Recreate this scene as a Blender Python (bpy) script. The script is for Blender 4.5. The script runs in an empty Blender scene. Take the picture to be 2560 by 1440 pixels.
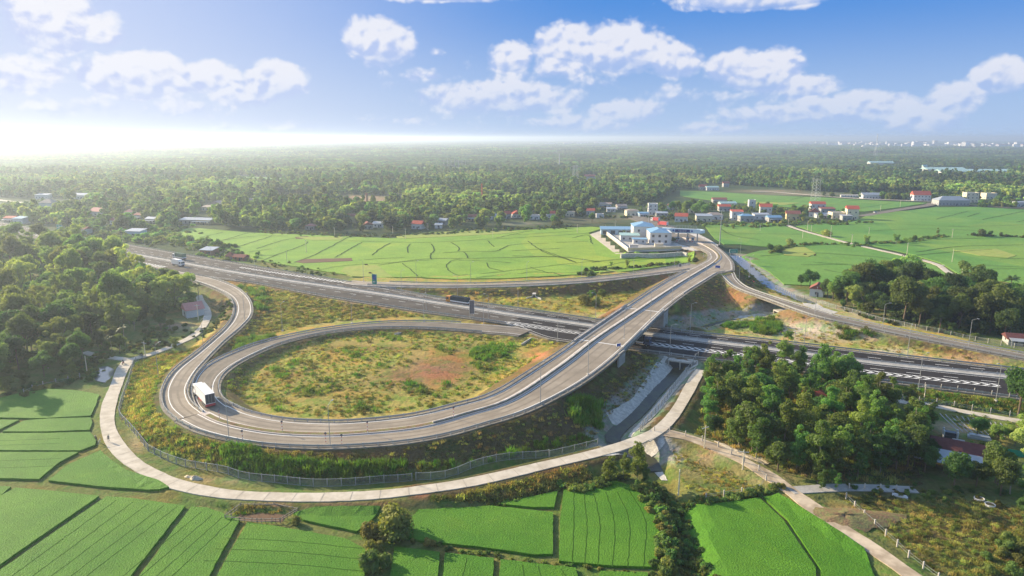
import bpy, bmesh, math, random
import numpy as np
from mathutils import Vector, Matrix, kdtree, noise as mnoise
from mathutils.geometry import delaunay_2d_cdt

S = bpy.context.scene
COL = S.collection
R = math.radians
rng = np.random.default_rng(7)
random.seed(7)

EXPO = 1.05
# ------------------------------------------------------------------ camera
CAM_H = 75.0
FPX = 1707.0                       # focal length in pixels of the 2560 px wide photograph
PITCH = math.atan((720 - 344) / FPX)
cam_d = bpy.data.cameras.new('camera'); cam = bpy.data.objects.new('camera', cam_d); COL.objects.link(cam)
cam.location = (0, 0, CAM_H)
cam.rotation_euler = (math.pi / 2 - PITCH, 0, 0)
cam_d.sensor_width = 36; cam_d.lens = 36 * FPX / 2560
cam_d.clip_start = 1; cam_d.clip_end = 90000
S.camera = cam

# ------------------------------------------------------------------ sky and sun
SUN_EL, SUN_AZ = R(21), R(-58)     # azimuth measured from +Y towards +X
sun_dir = Vector((math.sin(SUN_AZ) * math.cos(SUN_EL), math.cos(SUN_AZ) * math.cos(SUN_EL), math.sin(SUN_EL)))
sl = bpy.data.lights.new('sun', 'SUN'); so = bpy.data.objects.new('sun', sl); COL.objects.link(so)
sl.energy = 5.0; sl.angle = R(0.6); sl.color = (1.0, 0.83, 0.58)
so.rotation_euler = sun_dir.to_track_quat('Z', 'Y').to_euler()

def px_dir(px, py):
    a = (px - 1280) / FPX; b = -(py - 720) / FPX
    c, s = math.cos(PITCH), math.sin(PITCH)
    return Vector((a, b * s + c, b * c - s)).normalized()

class NT:
    """small helper for node trees"""
    def __init__(self, tree): self.t = tree; self.n = tree.nodes; self.l = tree.links
    def add(self, typ, **kw):
        n = self.n.new(typ)
        for k, v in kw.items():
            if k.startswith('i_'): n.inputs[int(k[2:])].default_value = v
            else: setattr(n, k, v)
        return n
    def link(self, a, b): self.l.new(a, b)
    def math(self, op, a, b=None, c=None, clamp=False):
        n = self.n.new('ShaderNodeMath'); n.operation = op; n.use_clamp = clamp
        for i, v in enumerate((a, b, c)):
            if v is None: continue
            if isinstance(v, (int, float)): n.inputs[i].default_value = v
            else: self.l.new(v, n.inputs[i])
        return n.outputs[0]
    def vmath(self, op, a, b=None):
        n = self.n.new('ShaderNodeVectorMath'); n.operation = op
        for i, v in enumerate((a, b)):
            if v is None: continue
            if isinstance(v, (tuple, list, Vector)): n.inputs[i].default_value = v
            else: self.l.new(v, n.inputs[i])
        return n.outputs['Value'] if op in ('LENGTH', 'DOT_PRODUCT') else n.outputs[0]
    def mix(self, f, a, b, mode='MIX'):
        n = self.n.new('ShaderNodeMix'); n.data_type = 'RGBA'; n.blend_type = mode
        for sock, v in ((n.inputs[0], f), (n.inputs[6], a), (n.inputs[7], b)):
            if isinstance(v, (int, float)): sock.default_value = v
            elif isinstance(v, (tuple, list)): sock.default_value = (*v[:3], 1)
            else: self.l.new(v, sock)
        return n.outputs[2]
    def noise(self, vec, scale, detail=3, rough=0.55, dist=0.0):
        n = self.n.new('ShaderNodeTexNoise'); n.inputs['Scale'].default_value = scale
        n.inputs['Detail'].default_value = detail; n.inputs['Roughness'].default_value = rough
        n.inputs['Distortion'].default_value = dist
        if vec is not None: self.l.new(vec, n.inputs['Vector'])
        return n.outputs[0]
    def ramp(self, f, lo, hi):
        n = self.n.new('ShaderNodeMapRange'); n.interpolation_type = 'SMOOTHSTEP'
        self.l.new(f, n.inputs[0]); n.inputs[1].default_value = lo; n.inputs[2].default_value = hi
        return n.outputs[0]

W = bpy.data.worlds.new('World'); S.world = W; W.use_nodes = True
W.node_tree.nodes.clear(); w = NT(W.node_tree)
SKY_STRENGTH = 0.15
sky = w.add('ShaderNodeTexSky', sky_type='NISHITA', sun_disc=False, sun_elevation=SUN_EL, sun_rotation=SUN_AZ % (2 * math.pi),
            altitude=50, air_density=1.0, dust_density=1.2, ozone_density=2.5)
tc = w.add('ShaderNodeTexCoord')
sep = w.add('ShaderNodeSeparateXYZ'); w.link(tc.outputs['Generated'], sep.inputs[0])
horiz = w.math('SQRT', w.math('ADD', w.math('MULTIPLY', sep.outputs[0], sep.outputs[0]), w.math('MULTIPLY', sep.outputs[1], sep.outputs[1])))
az = w.math('ARCTAN2', sep.outputs[0], sep.outputs[1])
el = w.math('ARCTAN2', sep.outputs[2], horiz)
cmb = w.add('ShaderNodeCombineXYZ'); w.link(az, cmb.inputs[0]); w.link(w.math('MULTIPLY', el, 1.25), cmb.inputs[1])
P0 = cmb.outputs[0]
# cumulus clouds: centre px, centre py, half width, half height, weight  (directions in the sky)
CLOUDS = [(955, 105, 108, 62, 1.0), (905, 95, 60, 60, .9), (1275, 145, 70, 48, .85), (1420, 118, 100, 70, 1.0), (1550, 120, 140, 74, 1.0),
          (1690, 150, 90, 52, .75), (1400, 165, 90, 42, .7), (1900, 178, 150, 58, .9), (1830, 170, 90, 48, .8), (2020, 215, 110, 42, .7), (2505, 190, 86, 46, 1.0),
          (120, 40, 140, 90, 1.0), (250, 80, 90, 50, .5), (70, 190, 140, 52, .7), (350, 190, 185, 62, 1.0), (520, 195, 110, 50, .8),
          (690, 200, 95, 56, .9), (620, 240, 120, 36, .6), (1260, 245, 250, 56, .8), (1560, 280, 120, 44, .8), (2150, 268, 230, 44, .8), (1950, 290, 200, 30, .7), (2380, 255, 110, 46, .85), (2300, 300, 140, 40, .6), (1780, 325, 130, 26, .6), (1420, 310, 260, 30, .5),
          (1900, -10, 260, 36, .9), (1100, -12, 260, 20, .7), (1780, 330, 130, 20, .35), (700, 320, 200, 24, .3), (1000, 300, 160, 26, .25), (150, 270, 260, 46, .35), (450, 270, 160, 36, .4),
          (1090, 130, 30, 26, .4), (1060, 185, 70, 26, .35), (1300, 195, 500, 60, .22), (1800, 235, 420, 50, .24)]
def cloud_mask(P):
    acc = None; acc2 = None
    for (cx, cy, hw, hh, wt) in CLOUDS:
        d = px_dir(cx, cy); a0 = math.atan2(d.x, d.y); e0 = math.atan2(d.z, math.hypot(d.x, d.y)) * 1.25
        k = math.hypot(1, (cx - 1280) / FPX) ** 2
        v = w.vmath('MULTIPLY', w.vmath('SUBTRACT', P, (a0, e0, 0)), (FPX / hw * k * .95, FPX / hh / 1.25 * .95, 0))
        m = w.math('MULTIPLY', w.math('SUBTRACT', 1.0, w.vmath('LENGTH', v)), wt)
        acc = m if acc is None else w.math('MAXIMUM', acc, m)
        m2 = w.math('ADD', m, w.vmath('DOT_PRODUCT', v, (0, .22, 0))); acc2 = m2 if acc2 is None else w.math('MAXIMUM', acc2, m2)
    return acc, acc2
sunward = w.ramp(w.math('MULTIPLY', az, -1.0), -.15, .8)
def cloud_field(P, octs=((20, .50), (46, .34), (110, .24))):
    f = w.math('MULTIPLY', w.math('SUBTRACT', w.noise(P, 16, 9, .68, .3), .5), 1.0)
    wp = w.add('ShaderNodeTexNoise'); wp.inputs['Scale'].default_value = 14; wp.inputs['Detail'].default_value = 3; w.link(P, wp.inputs['Vector'])
    Pw = w.vmath('ADD', P, w.vmath('MULTIPLY', wp.outputs[1], (.035, .035, 0)))
    for sc_, am in octs:
        v = w.add('ShaderNodeTexVoronoi', feature='SMOOTH_F1'); v.inputs['Scale'].default_value = sc_; v.inputs['Smoothness'].default_value = .35; w.link(Pw, v.inputs['Vector'])
        f = w.math('ADD', f, w.math('MULTIPLY', w.math('SUBTRACT', .42, v.outputs['Distance']), am))
    return f
F0 = cloud_field(P0); oc_ = ((20, .5), (60, .5)); Fa = cloud_field(P0, oc_); F1 = cloud_field(w.vmath('ADD', P0, (-.005, .009, 0)), oc_)
mask, mask2 = cloud_mask(P0); height = w.math('SUBTRACT', mask2, mask)
dens = w.math('ADD', w.math('MULTIPLY', mask, 1.7), w.math('SUBTRACT', w.math('MULTIPLY', F0, .85), .12))
alpha = w.ramp(dens, -.02, .38)
relief = w.math('ADD', w.math('MULTIPLY', w.math('SUBTRACT', Fa, F1), 1.5), w.math('MULTIPLY', height, 2.6))
thick = w.ramp(dens, -.05, .6)
lit = w.math('ADD', w.math('ADD', .62, w.math('MULTIPLY', thick, .3)), relief, clamp=True)
lit = w.ramp(lit, .42, 1.12)
cloud_col = w.mix(sunward, w.mix(lit, (.44, .56, .87), (.85, .86, .94)), w.mix(lit, (.60, .67, .93), (.93, .93, .97)))
# low haze bands pale towards the horizon and towards the sun
hz = w.math('POWER', w.math('SUBTRACT', 1.0, w.math('MULTIPLY', el, 1 / .27, clamp=True)), 2.6)
blue = w.mix(w.ramp(el, .01, .19), (.33, .51, .82), (.075, .28, .74))
blue = w.mix(w.math('MULTIPLY', w.ramp(w.math('MULTIPLY', az, -1.0), -.15, .75), .85), blue, (.50, .62, .95))
blue = w.mix(w.math('MULTIPLY', hz, .5), blue, (.54, .66, .86))
blue = w.mix(w.math('MULTIPLY', sunward, w.math('ADD', .36, w.math('MULTIPLY', hz, .36)), clamp=True), blue, (.86, .88, .96))
fade = w.math('SUBTRACT', 1.0, w.math('MULTIPLY', w.ramp(w.math('MULTIPLY', el, -1.0), -.11, 0.0), .5))
soft = w.math('SUBTRACT', 1.0, w.math('MULTIPLY', w.ramp(w.math('MULTIPLY', height, -1.0), .02, .2), .55))
cl = w.mix(w.math('MULTIPLY', w.math('MULTIPLY', w.math('MULTIPLY', alpha, soft), fade), .96), blue, cloud_col)
up = w.ramp(el, .22, .5)                       # overhead the plain physical sky takes over
skyc = w.mix(1.0, sky.outputs[0], (SKY_STRENGTH * 2 ** EXPO,) * 3, 'MULTIPLY')
cl = w.mix(up, cl, skyc)
bg = w.add('ShaderNodeBackground'); w.link(cl, bg.inputs[0]); bg.inputs[1].default_value = 1.0 / 2 ** EXPO
outw = w.add('ShaderNodeOutputWorld'); w.link(bg.outputs[0], outw.inputs[0])
W.cycles.sampling_method = 'MANUAL'; W.cycles.sample_map_resolution = 512

S.view_settings.view_transform = 'Standard'; S.view_settings.look = 'None'
S.view_settings.exposure = EXPO; S.view_settings.gamma = 1.0
S.cycles.max_bounces = 5; S.cycles.diffuse_bounces = 2; S.cycles.glossy_bounces = 2
S.cycles.transmission_bounces = 3; S.cycles.transparent_max_bounces = 8; S.cycles.volume_bounces = 0
S.cycles.use_denoising = True

# ------------------------------------------------------------------ projection helpers (pixel of the photo + height -> place)
_c, _s = math.cos(PITCH), math.sin(PITCH)
def U(px, py, z=0.0):
    a = (px - 1280) / FPX; b = -(py - 720) / FPX
    dy = b * _s + _c; dz = b * _c - _s
    t = (z - CAM_H) / dz
    return np.array([a * t, dy * t])
def U3(px, py, z=0.0):
    p = U(px, py, z); return Vector((p[0], p[1], z))
def UP(pts, z=0.0): return np.array([U(p[0], p[1], p[2] if len(p) > 2 else z) for p in pts])
def proj(X, Y, Z):
    dc = Y * _c + (CAM_H - Z) * _s; v = (Z - CAM_H) * _c + Y * _s
    return 1280 + FPX * X / dc, 720 - FPX * v / dc

def inside(poly, X, Y):
    res = np.zeros(X.shape, bool); n = len(poly)
    for i in range(n):
        x0, y0 = poly[i]; x1, y1 = poly[(i + 1) % n]
        if y0 == y1: continue
        c = ((y0 > Y) != (y1 > Y)) & (X < (x1 - x0) * (Y - y0) / (y1 - y0) + x0)
        res ^= c
    return res

def smooth(pts, step=3.0):
    """Catmull-Rom through 3-D points, resampled evenly"""
    P = np.array(pts, float); n = len(P)
    if n == 2: Q = P
    else:
        E = np.vstack([2 * P[0] - P[1], P, 2 * P[-1] - P[-2]]); Q = []
        for i in range(n - 1):
            p0, p1, p2, p3 = E[i:i + 4]; L = np.linalg.norm(p2 - p1); m = max(2, int(L / 1.5))
            for t in np.arange(m) / m:
                Q.append(.5 * ((2 * p1) + (p2 - p0) * t + (2 * p0 - 5 * p1 + 4 * p2 - p3) * t * t + (3 * p1 - p0 - 3 * p2 + p3) * t ** 3))
        Q.append(P[-1]); Q = np.array(Q)
    d = np.r_[0, np.cumsum(np.linalg.norm(np.diff(Q, axis=0), axis=1))]
    m = max(2, int(d[-1] / step) + 1); u = np.linspace(0, d[-1], m)
    return np.stack([np.interp(u, d, Q[:, k]) for k in range(Q.shape[1])], 1)
def line3(pts, z=0.0, step=3.0):
    return smooth([(*U(p[0], p[1], p[2] if len(p) > 2 else z), p[2] if len(p) > 2 else z) for p in pts], step)
def normals(L):
    T = np.gradient(L[:, :2], axis=0); T /= np.linalg.norm(T, axis=1)[:, None] + 1e-9
    return np.stack([-T[:, 1], T[:, 0]], 1)          # left of travel
def off(L, d, dz=0.0):
    N = normals(L); d = np.broadcast_to(d, (len(L),))
    Q = L.copy(); Q[:, :2] += N * d[:, None]; Q[:, 2] += dz
    return Q
def width_to(L, edge_px, sm=5):
    """signed normal distance from base line L to an edge polyline given in pixels (height taken from the nearest base point)"""
    bx, by = proj(L[:, 0], L[:, 1], L[:, 2])
    E = []
    for (x, y) in edge_px:
        k = np.argmin((bx - x) ** 2 + (by - y) ** 2); E.append((*U(x, y, L[k, 2]), L[k, 2]))
    E = smooth(E, 1.5)[:, :2]; N = normals(L); out = np.full(len(L), np.nan)
    for i in range(len(L)):
        r = E - L[i, :2]; t = np.abs(r[:, 0] * -N[i, 1] + r[:, 1] * N[i, 0]); d = r @ N[i]
        ok = (t < 2.0) & (np.abs(d) < 40)
        if ok.any():
            q = np.where(ok)[0]; out[i] = d[q[np.argmin(np.abs(d[q]))]]
    g = ~np.isnan(out); out = np.interp(np.arange(len(L)), np.where(g)[0], out[g])
    k = np.ones(sm) / sm; pad = np.r_[[out[0]] * (sm // 2), out, [out[-1]] * (sm // 2)]
    return np.convolve(pad, k, 'valid')

# ------------------------------------------------------------------ object helpers
def tag(o, label=None, cat=None, group=None, kind=None):
    if label: o['label'] = label
    if cat: o['category'] = cat
    if group: o['group'] = group
    if kind: o['kind'] = kind
    return o
def new_obj(name, me, parent=None, mats=()):
    o = bpy.data.objects.new(name, me); COL.objects.link(o)
    for m in mats: me.materials.append(m)
    if parent is not None: o.parent = parent
    return o
def mesh_np(name, V, F, mat=None, parent=None, smooth_=False, me_only=False, midx=None):
    """V (n,3), F (m,k) all same k, or list of lists"""
    me = bpy.data.meshes.new(name)
    if isinstance(F, np.ndarray):
        k = F.shape[1]; me.vertices.add(len(V)); me.vertices.foreach_set('co', np.asarray(V, np.float32).ravel())
        me.loops.add(F.size); me.loops.foreach_set('vertex_index', F.ravel().astype(np.int32))
        me.polygons.add(len(F)); me.polygons.foreach_set('loop_start', np.arange(0, F.size, k, dtype=np.int32))
        me.polygons.foreach_set('loop_total', np.full(len(F), k, np.int32))
        if smooth_: me.polygons.foreach_set('use_smooth', np.ones(len(F), bool))
        if midx is not None: me.polygons.foreach_set('material_index', np.asarray(midx, np.int32))
        me.update(calc_edges=True); me.validate()
    else:
        me.from_pydata([tuple(v) for v in V], [], [tuple(f) for f in F]); me.update()
        if smooth_:
            for p in me.polygons: p.use_smooth = True
    mats = mat if isinstance(mat, (list, tuple)) else ([mat] if mat else [])
    if me_only:
        for m in mats: me.materials.append(m)
        return me
    return new_obj(name, me, parent, mats)
class MB:
    """mesh builder collecting boxes, tubes, prisms"""
    def __init__(self): self.v = []; self.f = []; self.mi = []; self.cur = 0
    def add(self, V, F):
        n = len(self.v); self.v += [tuple(p) for p in V]; self.f += [tuple(n + i for i in q) for q in F]; self.mi += [self.cur] * len(F)
    def box(self, x0, x1, y0, y1, z0, z1):
        self.add([(x0, y0, z0), (x1, y0, z0), (x1, y1, z0), (x0, y1, z0), (x0, y0, z1), (x1, y0, z1), (x1, y1, z1), (x0, y1, z1)],
                 [(0, 3, 2, 1), (4, 5, 6, 7), (0, 1, 5, 4), (1, 2, 6, 5), (2, 3, 7, 6), (3, 0, 4, 7)]); return self
    def tube(self, a, b, r0, r1=None, n=6):
        r1 = r0 if r1 is None else r1; a = Vector(a); b = Vector(b); d = (b - a).normalized()
        u = d.orthogonal().normalized(); v = d.cross(u)
        V = [tuple(a + (u * math.cos(t) + v * math.sin(t)) * r0) for t in [2 * math.pi * i / n for i in range(n)]] + \
            [tuple(b + (u * math.cos(t) + v * math.sin(t)) * r1) for t in [2 * math.pi * i / n for i in range(n)]]
        self.add(V, [(i, (i + 1) % n, n + (i + 1) % n, n + i) for i in range(n)] + [tuple(range(n))[::-1], tuple(range(n, 2 * n))]); return self
    def prism(self, pts, z0, z1):
        n = len(pts)
        self.add([(x, y, z0) for x, y in pts] + [(x, y, z1) for x, y in pts],
                 [(i, (i + 1) % n, n + (i + 1) % n, n + i) for i in range(n)] + [tuple(range(n))[::-1], tuple(range(n, 2 * n))]); return self
    def xform(self, M): self.v = [tuple(M @ Vector(p)) for p in self.v]; return self
    def build(self, name, mat, parent=None, bevel=0):
        me = bpy.data.meshes.new(name); me.from_pydata(self.v, [], self.f); me.update()
        mats = mat if isinstance(mat, (list, tuple)) else [mat]
        if len(mats) > 1: me.polygons.foreach_set('material_index', self.mi)
        o = new_obj(name, me, parent, mats)
        return o
def empty(name, loc, rz=0.0, **kw):
    o = bpy.data.objects.new(name, None); COL.objects.link(o); o.location = loc; o.rotation_euler = (0, 0, rz)
    o.empty_display_size = .5
    return tag(o, **kw)
def copy_tree(o, parent=None):
    c = o.copy(); COL.objects.link(c); c.parent = parent
    for ch in list(CH.get(o.name, [])): copy_tree(ch, c)
    return c
CH = {}
def register(o):
    """remember the children of a prototype so that copying is cheap"""
    for ch in o.children_recursive + [o]: CH[ch.name] = list(ch.children)
    return o
def clone(o, loc, rz=0.0, sc=1.0, **kw):
    c = copy_tree(o); c.location = loc; c.rotation_euler = (0, 0, rz)
    c.scale = (sc, sc, sc) if isinstance(sc, (int, float)) else sc
    for k in ('label', 'category', 'group'):
        pass
    return tag(c, **kw)

# ------------------------------------------------------------------ materials
M = {}
def mat(name, col, rough=.8, var=.0, scale=1.0, spec=.3, bump=0.0, bscale=None, col2=None, metal=0.0, trans=0.0, rnd=0.0, coord='Object', lo=.35, hi=.65, detail=4):
    m = bpy.data.materials.new(name); m.use_nodes = True; m.node_tree.nodes.clear(); t = NT(m.node_tree)
    p = t.add('ShaderNodeBsdfPrincipled'); o = t.add('ShaderNodeOutputMaterial')
    p.inputs['Roughness'].default_value = rough; p.inputs['Metallic'].default_value = metal
    p.inputs['Specular IOR Level'].default_value = spec
    tcn = t.add('ShaderNodeTexCoord'); vec = tcn.outputs[coord]
    c = None
    if col2 is not None:
        f = t.ramp(t.noise(vec, scale, detail), lo, hi); c = t.mix(f, col, col2)
    if var > 0:
        f = t.noise(vec, scale * 3.1, detail); g = t.math('ADD', 1 - var, t.math('MULTIPLY', f, 2 * var))
        cc = t.add('ShaderNodeCombineColor'); [t.link(g, cc.inputs[i]) for i in range(3)]
        c = t.mix(1.0, c if c is not None else col, cc.outputs[0], 'MULTIPLY')
    if rnd > 0:
        oi = t.add('ShaderNodeObjectInfo'); h = t.add('ShaderNodeHueSaturation')
        t.link(t.math('ADD', .5 - rnd * .06, t.math('MULTIPLY', oi.outputs['Random'], rnd * .12)), h.inputs[0])
        t.link(t.math('ADD', 1 - rnd * .5, t.math('MULTIPLY', t.math('FRACT', t.math('MULTIPLY', oi.outputs['Random'], 17.3)), rnd)), h.inputs[2])
        lc = t.noise(oi.outputs['Location'], .006, 3, .6); lv = t.math('ADD', .62, t.math('MULTIPLY', t.ramp(lc, .32, .68), .76)); lcc = t.add('ShaderNodeCombineColor'); t.link(t.math('MULTIPLY', lv, t.math('ADD', .8, t.math('MULTIPLY', t.noise(oi.outputs['Location'], .011, 2), .4))), lcc.inputs[0]); t.link(lv, lcc.inputs[1]); t.link(lv, lcc.inputs[2])
        c = t.mix(1.0, c if c is not None else col, lcc.outputs[0], 'MULTIPLY')
        if c is not None: t.link(c, h.inputs[4])
        else: h.inputs[4].default_value = (*col, 1)
        c = h.outputs[0]
    if c is not None: t.link(c, p.inputs['Base Color'])
    else: p.inputs['Base Color'].default_value = (*col, 1)
    if bump > 0:
        b = t.add('ShaderNodeBump'); b.inputs['Distance'].default_value = bump; b.inputs['Strength'].default_value = 1
        t.link(t.noise(vec, bscale or scale * 5, 3, .6), b.inputs['Height']); t.link(b.outputs[0], p.inputs['Normal'])
    sh = p.outputs[0]
    if trans > 0:
        tr = t.add('ShaderNodeBsdfTranslucent'); mx = t.add('ShaderNodeMixShader'); mx.inputs[0].default_value = trans
        if c is not None: t.link(t.mix(1.0, c, (1.5, 1.6, .7), 'MULTIPLY'), tr.inputs[0])
        else: tr.inputs[0].default_value = (col[0] * 1.5, col[1] * 1.6, col[2] * .7, 1)
        t.link(sh, mx.inputs[1]); t.link(tr.outputs[0], mx.inputs[2]); sh = mx.outputs[0]
    t.link(sh, o.inputs[0]); M[name] = m
    return m
mat('asphalt', (.155, .134, .105), .9, .25, .2, .15, col2=(.22, .19, .15), lo=.3, hi=.7)
mat('tyre_wear', (.235, .198, .152), .9, .3, .3, .15)
mat('joint_line', (.36, .32, .25), .95, .4, 1, .1)
mat('old_sheen_asphalt', (.070, .060, .050), .88, .25, .15, .15, col2=(.105, .092, .076))  # older asphalt, with the sun sheen of the left stretch painted into its tone
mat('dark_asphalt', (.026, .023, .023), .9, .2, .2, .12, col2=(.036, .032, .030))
mat('bridge_asphalt', (.25, .21, .16), .9, .26, .10, .15, col2=(.33, .28, .215))
mat('concrete', (.42, .38, .32), .85, .18, .4, .2, col2=(.60, .56, .49))
mat('old_concrete', (.33, .32, .29), .9, .3, .5, .2, col2=(.42, .40, .36))
mat('shoulder', (.19, .17, .135), .9, .25, .4, .2, col2=(.27, .245, .20))
mat('path', (.44, .385, .295), .9, .22, .35, .15, col2=(.58, .52, .42), lo=.25, hi=.7, detail=7)
mat('dirt', (.34, .265, .18), .95, .3, .25, .1, col2=(.56, .46, .33))
mat('stone', (.42, .40, .35), .9, .4, .9, .2, bump=.1, bscale=2.5, col2=(.58, .55, .48))
mat('white_paint', (.80, .79, .74), .7, .12, 1.5, .3)
mat('kerb', (.55, .47, .40), .85, .2, .6, .2)
mat('median_soil', (.22, .14, .08), .95, .4, .8, .1, col2=(.20, .20, .08), bump=.2, bscale=3)
mat('steel', (.36, .365, .355), .55, .1, 1, .4, metal=.2)
mat('grey_metal', (.42, .44, .44), .5, .1, 1, .5, metal=.2)
mat('white_wall', (.62, .61, .58), .85, .12, .4, .2)
mat('cream_wall', (.70, .62, .45), .85, .15, .4, .2)
mat('yellow_wall', (.62, .50, .26), .85, .15, .4, .2)
mat('blue_wall', (.40, .52, .60), .85, .12, .4, .2)
mat('grey_wall', (.38, .38, .36), .9, .3, .4, .2)
mat('brick_wall', (.40, .20, .12), .9, .3, .8, .1)
mat('red_roof', (.46, .10, .06), .75, .25, .6, .25)
mat('dark_roof', (.13, .05, .045), .85, .35, .5, .2)  # dark red tiles; on the right-edge house also painted shade
mat('tile_roof', (.25, .095, .07), .85, .35, .5, .2)
mat('pink_roof', (.55, .24, .20), .8, .2, .5, .2)
mat('tin_roof', (.40, .42, .43), .45, .2, .4, .5, metal=.25)
mat('rust_roof', (.35, .28, .23), .8, .35, .4, .3)
mat('blue_roof', (.20, .36, .50), .55, .12, .3, .4)
mat('flat_roof', (.48, .46, .42), .9, .25, .4, .2)
mat('canopy', (.60, .74, .78), .6, .1, .4, .4)
mat('green_roof', (.34, .50, .46), .6, .15, .4, .4)
mat('glass', (.05, .07, .09), .15, .1, 1, .6)
mat('window_dark', (.06, .065, .07), .3, .1, 1, .5)
mat('rubber', (.02, .02, .02), .8, .1, 1, .3)
mat('truck_white', (.82, .80, .76), .5, .06, .5, .4)
mat('truck_red', (.55, .07, .07), .5, .12, .5, .4)
mat('truck_orange', (.62, .26, .04), .5, .1, .5, .4)
mat('truck_blue', (.06, .09, .16), .5, .1, .5, .4)
mat('tarp_dark', (.035, .05, .06), .8, .3, 1, .3)
mat('tarp_green', (.12, .20, .13), .8, .25, 1, .3)
mat('chassis', (.10, .04, .035), .8, .2, 1, .3)
mat('sign_green', (.01, .26, .17), .5, .05, 1, .4)
mat('sign_blue', (.02, .07, .32), .5, .05, 1, .4)
mat('sign_navy', (.02, .03, .16), .5, .05, 1, .4)
mat('sign_back', (.16, .15, .16), .7, .1, 1, .3)
mat('mast_red', (.45, .07, .04), .6, .05, 1, .3)
mat('water', (.045, .042, .032), .3, .3, .5, .15, col2=(.07, .075, .04))
mat('pond_water', (.16, .17, .16), .05, .1, .2, .5)
mat('trunk', (.16, .12, .08), .9, .3, 2, .1)
mat('pale_trunk', (.30, .26, .20), .9, .3, 2, .1)
mat('straw', (.38, .24, .11), .95, .35, 2, .1, bump=.1, bscale=8)
mat('skin', (.40, .24, .16), .6, 0, 1, .3)
mat('cloth_dark', (.05, .06, .08), .9, 0, 1, .1)
mat('cloth_light', (.45, .42, .38), .9, 0, 1, .1)
mat('hat', (.55, .47, .30), .9, 0, 1, .1)
mat('sand', (.66, .56, .40), .95, .2, .5, .1, col2=(.55, .45, .31), bump=.15, bscale=2)
mat('cow_hide', (.12, .07, .04), .8, .2, 2, .2)
# foliage
mat('leaf_broad', (.165, .230, .060), .65, .5, .35, .25, trans=.52, rnd=.9)
mat('leaf_dark', (.105, .165, .045), .65, .5, .35, .25, trans=.50, rnd=.8)
mat('leaf_bamboo', (.32, .39, .11), .7, .4, .3, .2, trans=.42, rnd=.6)
mat('leaf_gum', (.130, .195, .045), .6, .5, .4, .3, trans=.50, rnd=.8)
mat('leaf_palm', (.10, .15, .04), .55, .3, .4, .35, trans=.3, rnd=.4)
mat('leaf_scrub', (.18, .20, .048), .75, .5, .5, .2, trans=.35, rnd=1.0)
mat('leaf_reed', (.13, .24, .035), .7, .4, .5, .2, trans=.40, rnd=.5)
mat('grass_dry', (.40, .34, .11), .85, .4, .4, .1, trans=.35, rnd=.9)
mat('leaf_brown', (.165, .13, .07), .85, .4, .4, .1, trans=.25, rnd=.7)
mat('bund', (.040, .075, .016), .95, .5, .5, .1)  # dark soil and grass, with the gap shade mixed into the colour
mat('bund_light', (.13, .15, .05), .95, .4, .5, .1)
mat('furrow', (.030, .085, .008), .95, .3, .5, .1)

def rice_mat(name, c1, c2, s=.05, fine=2.2, bump=.35, plots=0):
    m = bpy.data.materials.new(name); m.use_nodes = True; m.node_tree.nodes.clear(); t = NT(m.node_tree)
    p = t.add('ShaderNodeBsdfPrincipled'); o = t.add('ShaderNodeOutputMaterial'); p.inputs['Roughness'].default_value = .75; p.inputs['Specular IOR Level'].default_value = .15
    tcn = t.add('ShaderNodeTexCoord'); vec = tcn.outputs['Object']
    big = t.ramp(t.noise(vec, s, 5, .6), .3, .7); c = t.mix(big, c1, c2)
    st = t.vmath('MULTIPLY', vec, (1, 1, 0))
    fn = t.noise(st, fine, 4, .7); g = t.math('ADD', .42, t.math('MULTIPLY', fn, 1.16))
    cc = t.add('ShaderNodeCombineColor'); [t.link(g, cc.inputs[i]) for i in range(3)]
    c = t.mix(1.0, c, cc.outputs[0], 'MULTIPLY')
    if plots:
        vo = t.add('ShaderNodeTexVoronoi'); vo.inputs['Scale'].default_value = plots; t.link(t.vmath('MULTIPLY', vec, (1, .55, 0)), vo.inputs['Vector'])
        sp_ = t.add('ShaderNodeSeparateColor'); t.link(vo.outputs['Color'], sp_.inputs[0]); c = t.mix(t.math('MULTIPLY', sp_.outputs[0], .5), c, t.mix(1.0, c, (.66, .86, .9), 'MULTIPLY')); c = t.mix(t.math('MULTIPLY', t.ramp(sp_.outputs[1], .8, .84), .45), c, t.mix(1.0, c, (1.5, 1.12, 1.0), 'MULTIPLY'))
    pt = t.math('ADD', .72, t.math('MULTIPLY', t.noise(st, s * 6, 5, .65, .6), .56)); c2_ = t.add('ShaderNodeCombineColor'); [t.link(pt, c2_.inputs[i]) for i in range(3)]
    c = t.mix(1.0, c, c2_.outputs[0], 'MULTIPLY')
    c = t.mix(t.math('MULTIPLY', t.ramp(t.noise(st, s * 2.2, 4, .6, .8), .56, .72), .28), c, t.mix(1.0, c, (1.6, 1.12, .9), 'MULTIPLY')); t.link(c, p.inputs['Base Color'])
    b = t.add('ShaderNodeBump'); b.inputs['Distance'].default_value = bump; t.link(t.noise(st, fine * 1.3, 3, .7), b.inputs['Height']); t.link(b.outputs[0], p.inputs['Normal'])
    t.link(p.outputs[0], o.inputs[0]); M[name] = m
rice_mat('rice_near', (.062, .188, .012), (.098, .235, .018))
rice_mat('rice_mid', (.19, .32, .030), (.26, .38, .040), .02, .8, .25, .022)
rice_mat('rice_far', (.105, .245, .035), (.165, .29, .045), .012, .5, .25, .013)

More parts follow.
